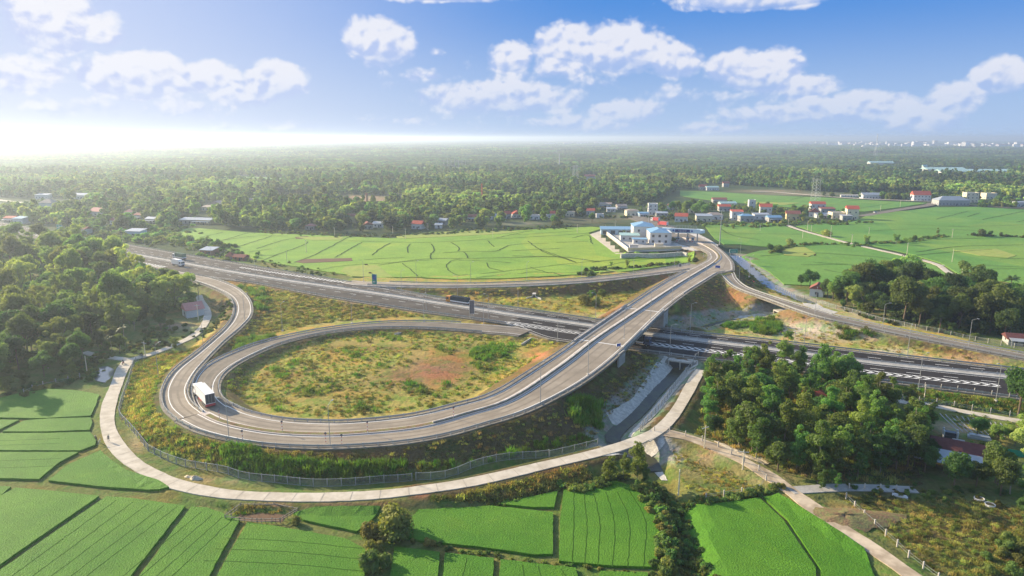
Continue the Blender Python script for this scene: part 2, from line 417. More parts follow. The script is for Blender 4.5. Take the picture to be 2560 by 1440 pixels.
# ================================================================== ROAD GEOMETRY
HZ = 2.5
M_LINE = line3([(-260, 522), (-120, 547), (20, 574), (112, 592), (300, 629), (425, 652), (640, 690), (940, 734), (1172, 770), (1280, 787), (1492, 817), (1605, 834),
                (1920, 873), (2170, 906), (2560, 947), (2900, 981)], HZ, 4)
FAR_W = width_to(M_LINE, [(-120, 532), (30, 562), (125, 581), (300, 609), (462, 637), (640, 667), (865, 705), (940, 717), (1115, 748), (1280, 770), (1505, 803), (1612, 816), (1730, 832), (1920, 852), (2145, 878), (2295, 896), (2560, 926), (2700, 941)])
NEAR_W = width_to(M_LINE, [(-120, 572), (112, 612), (300, 650), (460, 683), (560, 697), (640, 707), (815, 740), (1015, 772), (1065, 780), (1200, 798), (1300, 815), (1330, 838), (1442, 855), (1605, 876), (1830, 906), (2120, 941), (2495, 988), (2700, 1014)])
C_LINE = line3([(506, 1032, 4.0), (550, 1053, 4.1), (611, 1069, 4.2), (687, 1081, 4.2), (772, 1086, 4.3), (865, 1085, 4.5), (1040, 1068, 5.0), (1165, 1036, 5.8), (1280, 997, 6.8), (1405, 915, 8.4),
                (1492, 848, 9.4), (1575, 792, 9.6), (1680, 722, 9.0), (1740, 685, 7.8), (1775, 664, 6.8), (1792, 652, 6.2), (1798, 643, 5.6), (1792, 632, 5.0), (1775, 620, 4.2), (1755, 610, 3.6), (1730, 602, 3.3), (1708, 594, 3.2)], step=3)
A_BASE = line3([(380, 664, 2.5), (470, 684, 2.5), (520, 694, 2.55), (557, 705, 2.6), (597, 724, 2.7), (624, 752, 2.9), (627, 785, 3.0), (602, 817, 3.1), (560, 853, 3.2), (520, 893, 3.4), (488, 928, 3.6), (468, 962, 3.8), (466, 985, 3.9), (478, 1010, 3.9), (506, 1032, 4.0)], step=3)
A_W = width_to(A_BASE, [(330, 662), (462, 697), (525, 717), (570, 740), (585, 760), (585, 783), (563, 819), (500, 875), (450, 912), (420, 945), (407, 980), (409, 1010), (425, 1033), (462, 1062), (507, 1081)])
CA_W = width_to(C_LINE, [(440, 1048), (462, 1062), (507, 1081), (587, 1100), (700, 1115), (827, 1117), (965, 1110), (1115, 1085), (1280, 1037), (1380, 992), (1470, 940), (1570, 860), (1677, 760), (1755, 709), (1800, 684), (1826, 690), (1834, 675), (1830, 655), (1815, 636), (1790, 612), (1765, 598), (1740, 588)])
B_BASE = line3([(1330, 825, 2.5), (1280, 817, 2.5), (1190, 810, 2.5), (1090, 805, 2.6), (990, 805, 2.7), (900, 811, 2.8), (815, 822, 2.9), (720, 840, 3.0), (640, 860, 3.1), (575, 885, 3.3), (525, 910, 3.5), (497, 935, 3.7), (484, 962, 3.8), (484, 990, 3.9), (493, 1014, 3.95), (510, 1032, 4.0)], step=3)
B_W = width_to(B_BASE, [(1442, 852), (1280, 837), (1115, 823), (1015, 819), (915, 821), (815, 832), (715, 855), (640, 885), (587, 915), (553, 945), (544, 968), (549, 990), (575, 1010)])
CB_W = width_to(C_LINE, [(549, 990), (575, 1010), (637, 1036), (720, 1051), (827, 1055), (915, 1052), (1065, 1032), (1215, 994), (1280, 961), (1405, 880), (1485, 822), (1580, 757), (1680, 692), (1755, 655), (1772, 644), (1770, 635), (1757, 628), (1740, 621), (1715, 614), (1690, 606), (1672, 597)])
N_BASE = line3([(860, 706, 2.6), (915, 712, 3.0), (1090, 717, 4.0), (1280, 714, 5.2), (1455, 705, 6.0), (1580, 692, 6.5), (1660, 682, 6.8), (1720, 674, 6.9), (1760, 664, 6.8)], step=4)
N_W = width_to(N_BASE, [(865, 700), (940, 704), (1140, 710), (1280, 707), (1455, 697), (1580, 684), (1705, 663), (1755, 653)])
E_BASE = line3([(1800, 682, 6.5), (1815, 699, 6.4), (1845, 722, 6.2), (1920, 749, 5.8), (2035, 790, 5.2), (2145, 815, 4.6), (2295, 847, 3.9), (2560, 898, 3.0), (2750, 934, 2.6)], step=4)
E_W = width_to(E_BASE, [(1834, 680), (1841, 700), (1865, 719), (1920, 740), (2040, 776), (2170, 809), (2295, 834), (2560, 885), (2750, 920)])
T_LINE = line3([(1720, 598, 3.2), (1700, 588, 3.2), (1670, 573, 2.8), (1640, 560, 2.0), (1610, 548, 1.2), (1585, 540, .5)], step=4)

def strip(name, L, R_, mat_, dz=0.0, skirt=.5, kind='structure', parent=None):
    """road sheet between two 3-D edge lines with side faces"""
    n = len(L); L = L.copy(); R_ = R_.copy(); L[:, 2] += dz; R_[:, 2] += dz
    Ld, Rd = L.copy(), R_.copy(); Ld[:, 2] -= skirt; Rd[:, 2] -= skirt
    V = np.vstack([L, R_, Ld, Rd]); F = []
    for i in range(n - 1):
        F += [(n + i, n + i + 1, i + 1, i), (i, i + 1, 2 * n + i + 1, 2 * n + i), (3 * n + i, 3 * n + i + 1, n + i + 1, n + i)]
    F += [(0, 2 * n, 3 * n, n), (n - 1, 2 * n - 1, 4 * n - 1, 3 * n - 1)]
    o = mesh_np(name, V, F, M[mat_], parent)
    if kind: o['kind'] = kind
    return o
def ribbon_geo(L, d0, d1, dz):
    a = off(L, d0, dz); b = off(L, d1, dz); n = len(L)
    return np.vstack([a, b]), [(i, n + i, n + i + 1, i + 1) for i in range(n - 1)]
class Acc:
    def __init__(self): self.V = []; self.F = []; self.n = 0
    def add(self, V, F):
        self.V.append(np.asarray(V, float)); self.F += [tuple(self.n + i for i in f) for f in F]; self.n += len(V)
    def build(self, name, m, parent=None, **kw):
        o = mesh_np(name, np.vstack(self.V), self.F, M[m], parent); return tag(o, **kw)

# main carriageways (each sheet a little above the one it crosses)
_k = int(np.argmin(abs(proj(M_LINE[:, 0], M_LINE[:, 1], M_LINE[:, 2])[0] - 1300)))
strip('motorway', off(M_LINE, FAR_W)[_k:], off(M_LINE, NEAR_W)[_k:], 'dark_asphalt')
strip('motorway', off(M_LINE, FAR_W)[:_k + 1], off(M_LINE, NEAR_W)[:_k + 1], 'old_sheen_asphalt')  # left stretch: older surface plus sun sheen painted as lighter colour
strip('motorway_shoulder', off(M_LINE, FAR_W + 1.1, -.10), off(M_LINE, NEAR_W - 1.1, -.10), 'shoulder', skirt=.8)
sgA = -1 if np.mean(CA_W) < 0 else 1
onb = (C_LINE[:, 0] > 28.0) & (C_LINE[:, 0] < 50.5)        # bridge deck part of the flyover
strip('overpass_road', off(C_LINE, CA_W), off(C_LINE, CB_W), 'bridge_asphalt', .03)
strip('ramp_shoulder', off(C_LINE, CA_W + sgA * .9, -.12), off(C_LINE, CB_W - sgA * .9, -.12), 'shoulder', skirt=.6)
strip('outer_ramp_road', A_BASE, off(A_BASE, A_W), 'bridge_asphalt', .045)
strip('outer_ramp_shoulder', off(A_BASE, -np.sign(A_W) * .8, -.12), off(A_BASE, A_W + np.sign(A_W) * .9, -.12), 'shoulder', skirt=.6)
strip('loop_ramp_road', B_BASE, off(B_BASE, B_W), 'asphalt', .06)
strip('loop_ramp_shoulder', off(B_BASE, -np.sign(B_W) * .8, -.11), off(B_BASE, B_W + np.sign(B_W) * .9, -.11), 'shoulder', skirt=.6)
strip('north_ramp_road', N_BASE, off(N_BASE, N_W), 'bridge_asphalt', .075)
strip('north_ramp_shoulder', off(N_BASE, -np.sign(N_W) * 1.2, -.10), off(N_BASE, N_W + np.sign(N_W) * .9, -.10), 'concrete', skirt=.6)
strip('east_ramp_road', E_BASE, off(E_BASE, E_W), 'asphalt', .09)
strip('east_ramp_shoulder', off(E_BASE, -np.sign(E_W) * .9, -.09), off(E_BASE, E_W + np.sign(E_W) * .9, -.09), 'shoulder', skirt=.6)
strip('toll_road', off(T_LINE, 11), off(T_LINE, -9), 'asphalt', .05)
# toll plaza pavement
def flat(name, pts_px, z, m, thick=.3, kind='structure', dz=0.0, **kw):
    P = UP(pts_px, z); b = MB(); b.prism([tuple(p) for p in P][::1], z + dz - thick, z + dz); o = b.build(name, M[m])
    bm = bmesh.new(); bm.from_mesh(o.data); bmesh.ops.recalc_face_normals(bm, faces=bm.faces); bmesh.ops.triangulate(bm, faces=[f for f in bm.faces if len(f.verts) > 4]); bm.to_mesh(o.data); bm.free()
    return tag(o, kind=kind, **kw)
flat('toll_plaza', [(1660, 600), (1690, 583), (1745, 584), (1772, 598), (1796, 612), (1790, 622), (1768, 627), (1735, 626), (1705, 621)], 3.2, 'concrete', dz=.0, thick=.5)
flat('toll_yard', [(1503, 577), (1530, 573), (1600, 571), (1660, 600), (1706, 621), (1700, 624), (1640, 627), (1571, 629)], 3.2, 'old_concrete', thick=.5, dz=.015)

PATH = line3([(497, 738, .6), (502, 752, .6), (515, 770, .6), (519, 790, .6), (508, 815, .6), (482, 840, .5), (440, 860, .5), (400, 877, .4), (360, 890, .4), (322, 899, .4)], step=2)
PATH2 = line3([(322, 899, .4), (305, 925, .4), (291, 962, .4), (276, 1000, .4), (268, 1040, .4), (272, 1075, .4), (290, 1112, .5), (325, 1150, .5), (372, 1180, .6), (425, 1205, .7), (485, 1221, .8), (560, 1234, .9),
               (640, 1240, 1.0), (760, 1243, 1.2), (860, 1241, 1.4), (960, 1235, 1.6), (1060, 1223, 1.9), (1160, 1208, 2.1), (1260, 1187, 2.3), (1360, 1163, 2.4), (1460, 1140, 2.4), (1540, 1119, 2.4), (1600, 1098, 2.3), (1640, 1080, 2.1)], step=2)
PATH3 = line3([(1610, 1098, 2.2), (1650, 1072, 2.1), (1680, 1042, 2.1), (1702, 1010, 2.1), (1720, 978, 2.1), (1738, 945, 2.1), (1752, 925, 2.1)], step=2)
PATH4 = line3([(322, 899, .4), (280, 894, .4), (240, 888, .4), (210, 880, .4)], step=2)
DIRT = line3([(1640, 1078, 2.0), (1700, 1088, 1.8), (1750, 1103, 1.6), (1805, 1125, 1.4), (1870, 1158, 1.2), (1930, 1194, 1.0), (1975, 1226, .9), (2035, 1270, .8), (2105, 1320, .8), (2185, 1373, .8), (2260, 1425, .8), (2320, 1470, .8)], step=2)
WPATH = line3([(1950, 554, .3), (1990, 571, .3), (2050, 588, .3), (2120, 607, .3), (2190, 623, .3), (2270, 641, .3), (2340, 660, .3), (2370, 680, .3), (2410, 702, .3)], step=5)
WPATH2 = line3([(2345, 662, .32), (2420, 668, .32), (2500, 680, .32), (2620, 693, .32)], step=5)
CROAD = line3([(2155, 540, .9), (2200, 532, .9), (2260, 522, .9), (2320, 513, .9), (2340, 507, .9), (2420, 512, .5), (2560, 520, .5), (2700, 524, .5)], step=6)
BROAD = line3([(1880, 478, .6), (1950, 481, .6), (2060, 490, .6), (2150, 496, .6), (2240, 500, .6), (2330, 503, .7)], step=8)
LROAD = line3([(-80, 488, .4), (0, 500, .4), (60, 507, .4), (110, 514, .4), (180, 520, .4), (230, 528, .4)], step=6)
RPATH = line3([(2190, 990, .9), (2250, 1003, .9), (2330, 1012, .9), (2400, 1027, .9), (2480, 1041, .9), (2560, 1054, .9), (2680, 1070, .9)], step=2)
YPATH = line3([(1975, 1226, .95), (2030, 1222, .6), (2110, 1218, .5), (2200, 1220, .5), (2290, 1224, .4)], step=2)
for nm, L, w_, m_, dz in [('footpath', PATH, 1.5, 'path', .02), ('service_path', PATH2, 1.78, 'path', .035), ('service_path', PATH3, 1.65, 'path', .05), ('footpath', PATH4, 1.4, 'path', .05), ('dirt_track', DIRT, 1.8, 'dirt', .01),
                          ('field_path', WPATH, 1.7, 'path', .02), ('field_path', WPATH2, .9, 'path', .03), ('country_road', CROAD, 5.0, 'asphalt', .02), ('country_road', BROAD, 3.0, 'path', .03),
                          ('country_road', LROAD, 3, 'path', .02), ('footpath', RPATH, 1.6, 'path', .02), ('farm_path', YPATH, 1.5, 'old_concrete', .02)]:
    wv = w_ * (1 + .10 * np.sin(np.arange(len(L)) * .9) * (m_ == 'dirt') + .05 * np.sin(np.arange(len(L)) * .37) + rng.normal(0, .022, len(L)))
    strip(nm, off(L, wv), off(L, -wv), m_, dz, skirt=.3)

CANAL = line3([(1722, 890, -1.2), (1702, 915, -1.2), (1680, 942, -1.2), (1642, 980, -1.2), (1610, 1018, -1.2), (1580, 1048, -1.2), (1548, 1075, -1.2), (1532, 1100, -1.2), (1560, 1130, -1.2), (1610, 1140, -1.3), (1632, 1165, -1.3), (1650, 1200, -1.2), (1675, 1235, -1.0), (1705, 1290, -.8), (1722, 1350, -.8), (1730, 1450, -.8), (1735, 1560, -.8)], step=2)
UPCANAL = line3([(1700, 830, -.6), (1745, 822, -.6), (1790, 808, -.6), (1850, 797, -.6), (1910, 793, -.6), (1945, 788, -.6)], step=2)
RCANAL = line3([(1838, 640, -.8), (1860, 660, -.8), (1900, 695, -.8), (1940, 722, -.8), (1975, 740, -.8), (2030, 762, -.8)], step=3)

# ================================================================== GROUND
DIST = lambda X, Y: None
def kd_of(L, extra=None):
    kd = kdtree.KDTree(len(L)); [kd.insert((p[0], p[1], 0), i) for i, p in enumerate(L)]; kd.balance(); return kd
rows_d = np.r_[[-4000, -1500, -500, -150, 0, 40, 65], 80 * (1.0062 ** np.arange(0, 420))]
rows_d = np.r_[rows_d, rows_d[-1] * 1.03 ** np.arange(1, 130)]; rows_d = rows_d[rows_d < 42000]
cols_u = np.sinh(np.linspace(-1, 1, 401) * 1.25) / np.sinh(1.25) * 1.75
DD, UU = np.meshgrid(rows_d, cols_u, indexing='ij')
GX = UU * np.maximum(DD, 70 + np.abs(np.minimum(DD - 80, 0))); GY = DD.copy()
GZ = np.zeros_like(GX)
gnear = (GY > 60) & (GY < 720) & (np.abs(GX) < 520)
qx, qy = GX[gnear], GY[gnear]; qz = np.zeros_like(qx); qd = np.full_like(qx, 1e3)
zone_road = np.full_like(qx, 99.0)
def kd_dist(L, X, Y, mask, k=1):
    """nearest sample of the 3-D samples L"""
    d = np.full(len(X), 1e3); zz = np.zeros(len(X)); kd = kd_of(L); idx = np.where(mask)[0]
    for i in idx:
        co, j, dd = kd.find((X[i], Y[i], 0)); d[i] = dd; zz[i] = L[j, 2]
    return d, zz
def samples(L, w0, w1, st=1.6):
    out = []
    w0 = np.broadcast_to(w0, (len(L),)); w1 = np.broadcast_to(w1, (len(L),))
    L2 = smooth(L, 1.2); u = np.linspace(0, 1, len(L)); u2 = np.linspace(0, 1, len(L2)); a = np.interp(u2, u, w0); b = np.interp(u2, u, w1)
    m = max(2, int(np.max(np.abs(a - b)) / st) + 1)
    for f in np.linspace(0, 1, m): out.append(off(L2, a * (1 - f) + b * f))
    return np.vstack(out)
def near_mask(S_, pad=22):
    return (qx > S_[:, 0].min() - pad) & (qx < S_[:, 0].max() + pad) & (qy > S_[:, 1].min() - pad) & (qy < S_[:, 1].max() + pad)
infield = [UP([(470, 700), (640, 705), (1330, 812), (1500, 850), (1600, 880), (1600, 900), (1500, 960), (1300, 1060), (900, 1130), (700, 1130), (450, 1090), (400, 1000), (420, 930), (560, 800), (560, 720)], 0),
           UP([(870, 700), (1700, 680), (1810, 700), (2560, 890), (2560, 930), (1900, 860), (1700, 835), (1500, 800), (1280, 765), (1100, 745)], 0)]
base = np.zeros_like(qx)
for P in infield: base[inside([tuple(p) for p in P], qx, qy)] = 1.15
def bn(x, y, s, sd=0.0):
    return (np.sin(x * s + sd) * np.sin(y * s * 1.13 + sd * 2) + .6 * np.sin(x * s * 2.3 + y * s * 1.7 + sd) + .4 * np.sin(x * s * 4.9 - y * s * 4.1 + 1.3 + sd)) / 2
qz = base + (base > 0) * .35 * bn(qx, qy, .22)
roadz = np.full_like(qx, -9.0); dmin = np.full_like(qx, 1e3)
TH_SRC = [(samples(M_LINE[M_LINE[:, 1] < 620], FAR_W[M_LINE[:, 1] < 620] + 1.2, NEAR_W[M_LINE[:, 1] < 620] - 1.2), .5),
          (samples(C_LINE[~onb & (C_LINE[:, 0] <= 30)], (CA_W + sgA * .6)[~onb & (C_LINE[:, 0] <= 30)], (CB_W - sgA * .6)[~onb & (C_LINE[:, 0] <= 30)]), .56),
          (samples(C_LINE[~onb & (C_LINE[:, 0] > 30)], (CA_W + sgA * .6)[~onb & (C_LINE[:, 0] > 30)], (CB_W - sgA * .6)[~onb & (C_LINE[:, 0] > 30)]), .56),
          (samples(A_BASE, -np.sign(A_W) * .6, A_W + np.sign(A_W) * .8), .5), (samples(B_BASE, -np.sign(B_W) * .6, B_W + np.sign(B_W) * .8), .55),
          (samples(N_BASE, -np.sign(N_W) * 1., N_W + np.sign(N_W) * .8), .62), (samples(E_BASE, -np.sign(E_W) * .8, E_W + np.sign(E_W) * .8), .6),
          (samples(T_LINE, 11, -9), .6)]
d_hw = None
for k, (S_, sl_) in enumerate(TH_SRC):
    d, zz = kd_dist(S_, qx, qy, near_mask(S_))
    if k == 0: d_hw = d.copy()
    h = zz - .38 - sl_ * np.maximum(0, d - 1.3)
    h += (d > 2.2) * .16 * bn(qx, qy, .55, k) * (d < 16)
    qz = np.where(d < 900, np.maximum(qz, h), qz); dmin = np.minimum(dmin, d)
# nothing may stand on the motorway
hwm = d_hw < 2.0
qz[hwm] = np.minimum(qz[hwm], HZ - .5)
for L, w_ in [(PATH, 1.5), (PATH2, 1.95), (PATH3, 2.1), (PATH4, 1.4), (DIRT, 2.2), (CROAD, 5), (RPATH, 1.6), (YPATH, 1.5), (BROAD, 3), (LROAD, 3), (WPATH, 1.7)]:
    S_ = samples(L, w_, -w_); d, zz = kd_dist(S_, qx, qy, near_mask(S_, 9))
    h = zz - .16 - .55 * np.maximum(0, d - 1.0); inside_p = d < 1.0
    qz = np.where(d < 900, np.maximum(qz, h), qz); qz = np.where(inside_p & (d_hw > 2), np.minimum(qz, zz - .12), qz); dmin = np.minimum(dmin, d + 2)
# toll compound platform
TP = [tuple(p) for p in UP([(1500, 577), (1530, 571), (1600, 568), (1690, 580), (1750, 583), (1800, 610), (1796, 640), (1760, 640), (1706, 624), (1571, 632)], 3.2)]
qz = np.where(inside(TP, qx, qy), 2.75, qz); 
d_can = np.full_like(qx, 1e3)
for L, hw_, sl_, dep in [(CANAL, .7, .60, -1.6), (UPCANAL, 1.3, .8, -.9), (RCANAL, 2.6, .8, -1.2)]:
    S_ = samples(L, .8, -.8); d, zz = kd_dist(S_, qx, qy, near_mask(S_, 12))
    h = dep + sl_ * np.maximum(0, d - hw_); qz = np.where((d < 900) & (d_hw > 1.2), np.minimum(qz, h), qz); d_can = np.minimum(d_can, d)
PONDP = [tuple(p) for p in UP([(232, 925), (262, 912), (285, 922), (282, 940), (262, 955), (238, 950)], 0)]
qz = np.where(inside(PONDP, qx, qy), -.6, qz)
FARPOND = [tuple(p) for p in UP([(2350, 648), (2385, 646), (2382, 652), (2362, 655)], 0)]
qz = np.where(inside(FARPOND, qx, qy), -.4, qz)
GZ[gnear] = qz
# height lookup
from bisect import bisect
_rows = rows_d
def ground_z(x, y):
    x = np.atleast_1d(np.asarray(x, float)); y = np.atleast_1d(np.asarray(y, float))
    i = np.clip(np.searchsorted(_rows, y) - 1, 0, len(_rows) - 2); fy = np.clip((y - _rows[i]) / (_rows[i + 1] - _rows[i]), 0, 1)
    out = np.zeros(len(x))
    w0 = np.maximum(_rows[i], 70 + np.abs(np.minimum(_rows[i] - 80, 0))); w1 = np.maximum(_rows[i + 1], 70 + np.abs(np.minimum(_rows[i + 1] - 80, 0)))
    r = []
    for ii, ww in ((i, w0), (i + 1, w1)):
        u = x / ww; j = np.clip(np.searchsorted(cols_u, u) - 1, 0, len(cols_u) - 2); fu = np.clip((u - cols_u[j]) / (cols_u[j + 1] - cols_u[j]), 0, 1)
        r.append(GZ[ii, j] * (1 - fu) + GZ[ii, j + 1] * fu)
    return r[0] * (1 - fy) + r[1] * fy
def gz(x, y): return float(ground_z(x, y)[0])

# natural colour of the soil and ground plants, per place
PXg, PYg = proj(GX, np.maximum(GY, 30), GZ)
colr = np.zeros((*GX.shape, 4), np.float32); colr[..., 3] = 1
def setc(mask, c, a=1.0):
    mk = mask * a
    for k in range(3): colr[..., k] = colr[..., k] * (1 - mk) + c[k] * mk
one = np.ones_like(GX)
setc(one, (.15, .17, .05))                                    # rough grass
far = GY > 430; setc(far * 1.0, (.050, .075, .028))                # woodland floor
def blob(pts, c, a=1.0, soft=2.0, z=0.0):
    P = [tuple(p) for p in UP(pts, z)]
    mk = inside(P, GX, GY).astype(float)
    setc(mk, c, a)
def spot(cx, cy, rx, ry, c, a=.8):
    q = ((PXg - cx) / rx) ** 2 + ((PYg - cy) / ry) ** 2; setc(np.exp(-q * 1.2) * (GY > 60), c, a)
for P in infield: setc(inside([tuple(p) for p in P], GX, GY) * 1.0, (.38, .305, .08))
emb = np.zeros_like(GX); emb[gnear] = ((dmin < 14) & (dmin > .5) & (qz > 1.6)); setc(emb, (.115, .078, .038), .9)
for a_ in [(1090, 928, 100, 44, (.25, .12, .08), .9), (960, 960, 120, 14, (.26, .17, .08), .6), (720, 930, 90, 14, (.27, .19, .07), .6), (1000, 940, 60, 16, (.24, .10, .06), .8), (1150, 905, 50, 40, (.20, .10, .04), .6), (1345, 890, 40, 14, (.42, .19, .10), .8), (1230, 880, 60, 22, (.12, .22, .03), .7), (900, 870, 200, 12, (.17, .09, .04), .6),
           (700, 960, 160, 30, (.22, .19, .05), .6), (860, 1000, 200, 26, (.20, .18, .05), .5), (1550, 770, 80, 14, (.34, .17, .08), .7), (1400, 760, 120, 14, (.20, .17, .05), .6), (1650, 700, 60, 20, (.34, .19, .09), .6),
           (2010, 825, 140, 24, (.58, .47, .35), .97), (2350, 900, 220, 12, (.48, .38, .26), .8), (1800, 780, 60, 20, (.34, .22, .12), .7), (1440, 790, 180, 8, (.42, .30, .18), .6), (1000, 758, 160, 6, (.40, .28, .17), .6), (2150, 835, 60, 14, (.56, .46, .34), .9), (2080, 845, 160, 14, (.42, .32, .20), .6), (2210, 880, 80, 10, (.55, .46, .34), .8), (2420, 905, 120, 12, (.36, .24, .11), .7), (1950, 790, 80, 14, (.30, .20, .09), .6),
           (1860, 745, 60, 20, (.36, .20, .09), .8), (2000, 775, 80, 12, (.34, .22, .10), .7), (2150, 790, 60, 14, (.45, .36, .24), .7), (2080, 765, 60, 14, (.40, .28, .16), .7), (1960, 745, 40, 12, (.42, .28, .18), .8),
           (2100, 575, 1, 1, (.3, .2, .1), .1), (300, 1130, 60, 30, (.14, .17, .05), .6), (560, 1200, 120, 10, (.42, .36, .24), .4), (340, 1110, 20, 30, (.40, .34, .22), .5), (960, 1200, 100, 6, (.10, .07, .04), .6),
           (1740, 1140, 90, 40, (.33, .22, .11), .9), (1800, 1180, 90, 40, (.25, .20, .07), .8), (1690, 1150, 20, 12, (.62, .52, .38), .9), (1700, 1110, 60, 16, (.14, .12, .05), .7), (1870, 1130, 110, 22, (.52, .40, .26), .85), (1930, 1190, 70, 20, (.42, .30, .16), .7),
           (2120, 1290, 100, 26, (.30, .22, .14), .8), (2350, 1330, 160, 50, (.16, .10, .04), .8), (2450, 1400, 120, 40, (.13, .13, .04), .6), (2050, 1340, 60, 26, (.24, .20, .07), .8), (2200, 1230, 120, 16, (.10, .05, .03), .7),
           (2300, 1180, 200, 60, (.09, .07, .035), .6), (2400, 1070, 110, 20, (.46, .34, .22), .85), (2250, 985, 160, 12, (.30, .22, .10), .7), (2400, 1010, 160, 12, (.24, .22, .07), .6),
           (860, 495, 140, 8, (.45, .28, .18), .9), (720, 495, 50, 5, (.45, .28, .18), .8), (960, 505, 90, 6, (.42, .26, .17), .9), (960, 520, 60, 5, (.40, .24, .15), .8), (840, 578, 60, 5, (.42, .36, .16), .9),
           (470, 765, 60, 24, (.22, .14, .07), .5), (440, 815, 60, 14, (.35, .28, .20), .8), (540, 770, 40, 30, (.18, .10, .05), .7), (650, 720, 80, 10, (.22, .14, .07), .7), (900, 770, 200, 14, (.22, .13, .07), .7), (800, 800, 80, 12, (.42, .36, .16), .6), (1130, 790, 80, 10, (.15, .17, .04), .7),
           (1480, 550, 90, 12, (.17, .14, .09), .7), (1600, 540, 60, 10, (.28, .25, .20), .8), (1850, 550, 150, 8, (.13, .13, .07), .6), (1300, 560, 60, 5, (.38, .32, .24), .6),
           (1830, 490, 90, 5, (.40, .34, .20), .5), (1920, 478, 90, 4, (.36, .26, .18), .8), (2000, 485, 120, 4, (.36, .28, .18), .7), (1640, 1120, 40, 20, (.3, .28, .25), .7),
           (1330, 1190, 200, 16, (.10, .075, .04), .7), (1060, 1240, 20, 12, (.34, .15, .08), .8), (860, 1262, 200, 8, (.20, .10, .06), .8), (680, 1262, 40, 6, (.26, .12, .08), .8),
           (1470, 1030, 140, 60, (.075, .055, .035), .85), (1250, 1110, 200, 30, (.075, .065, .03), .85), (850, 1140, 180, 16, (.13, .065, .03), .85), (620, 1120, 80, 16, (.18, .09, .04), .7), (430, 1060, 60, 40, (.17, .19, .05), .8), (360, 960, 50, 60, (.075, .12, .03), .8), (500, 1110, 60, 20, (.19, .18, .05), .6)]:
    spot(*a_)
can = np.zeros_like(GX); can[gnear] = (d_can < 7.0) & (d_can > 1.0) & (qy > 150) ; setc(can, (.30, .29, .26), .75)
me = bpy.data.meshes.new('ground'); nr, nc = GX.shape
V = np.stack([GX, GY, GZ], -1).reshape(-1, 3)
ii = (np.arange(nr - 1)[:, None] * nc + np.arange(nc - 1)[None, :]).ravel()
F = np.stack([ii, ii + 1, ii + nc + 1, ii + nc], 1)
m = bpy.data.materials.new('ground'); m.use_nodes = True; m.node_tree.nodes.clear(); t = NT(m.node_tree)
p = t.add('ShaderNodeBsdfPrincipled'); o_ = t.add('ShaderNodeOutputMaterial'); p.inputs['Roughness'].default_value = .95; p.inputs['Specular IOR Level'].default_value = .1
at = t.add('ShaderNodeVertexColor', layer_name='soil'); tcn = t.add('ShaderNodeTexCoord'); vec = tcn.outputs['Object']
n1 = t.noise(vec, .18, 7, .68); n2 = t.noise(vec, .9, 5, .7); n3 = t.noise(vec, .06, 4, .6)
g = t.math('ADD', .35, t.math('MULTIPLY', n2, 1.3)); cc = t.add('ShaderNodeCombineColor'); [t.link(g, cc.inputs[i]) for i in range(3)]
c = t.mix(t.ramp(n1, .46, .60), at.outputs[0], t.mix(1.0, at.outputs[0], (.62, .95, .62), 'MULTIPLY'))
c = t.mix(t.math('MULTIPLY', t.ramp(n3, .50, .62), .6), c, t.mix(1.0, c, (1.35, .92, .75), 'MULTIPLY'))
c = t.mix(1.0, c, cc.outputs[0], 'MULTIPLY'); t.link(c, p.inputs['Base Color'])
b_ = t.add('ShaderNodeBump'); b_.inputs['Distance'].default_value = .5; t.link(t.noise(vec, .8, 5, .65), b_.inputs['Height']); t.link(b_.outputs[0], p.inputs['Normal'])
t.link(p.outputs[0], o_.inputs[0]); M['ground'] = m
gobj = mesh_np('ground', V, F, M['ground'], smooth_=True); gobj['kind'] = 'structure'
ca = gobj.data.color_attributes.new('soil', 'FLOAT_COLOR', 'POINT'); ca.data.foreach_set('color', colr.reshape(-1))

# ---------------------------------------------------------------- draped sheets (paddies, lined banks, water)
def sheet(polys, name, m, zoff=.42, cell=6.0, skirt=True, follow=True, jitter=.25, **kw):
    """polys: list of world polygons -> one mesh, each a sheet lying zoff above the ground with side faces"""
    acc = Acc()
    for P in polys:
        P = np.asarray(P, float)
        B = []                                                    # slightly irregular edge
        for i in range(len(P)):
            a, b = P[i], P[(i + 1) % len(P)]; L = np.linalg.norm(b - a); k = max(1, int(L / (cell * .6)))
            for q in range(k):
                t_ = q / k; pt = a + (b - a) * t_
                if q: pt = pt + rng.normal(0, jitter, 2) * min(1, cell / 6)
                B.append(pt)
        B = np.array(B); n = len(B)
        x0, y0 = B.min(0); x1, y1 = B.max(0)
        gx, gy = np.meshgrid(np.arange(x0 + cell / 2, x1, cell), np.arange(y0 + cell / 2, y1, cell)); gx = gx.ravel() + rng.normal(0, cell * .1, gx.size); gy = gy.ravel() + rng.normal(0, cell * .1, gy.size)
        k = inside([tuple(p) for p in B], gx, gy); I = np.stack([gx[k], gy[k]], 1)[:6000]
        allp = [Vector(p) for p in np.vstack([B, I])]
        try: r = delaunay_2d_cdt(allp, [(i, (i + 1) % n) for i in range(n)], [], 1, 1e-4)
        except Exception: continue
        vs = np.array([tuple(v) for v in r[0]]); z = (ground_z(vs[:, 0], vs[:, 1]) if follow else np.zeros(len(vs))) + zoff
        Fc = [tuple(f) for f in r[2]]
        V = np.column_stack([vs, z])
        Fo = []
        for f in Fc:
            a, b, c_ = V[f[0]], V[f[1]], V[f[2]]
            Fo.append(f if np.cross(b - a, c_ - a)[2] > 0 else f[::-1])
        acc.add(V, Fo)
        if skirt:
            zz = ground_z(B[:, 0], B[:, 1]) if follow else np.zeros(n)
            T = np.column_stack([B, zz + zoff]); D = np.column_stack([B, zz - .1])
            acc.add(np.vstack([T, D]), [(i, (i + 1) % n, n + (i + 1) % n, n + i) for i in range(n)])
    return acc.build(name, m, **kw)
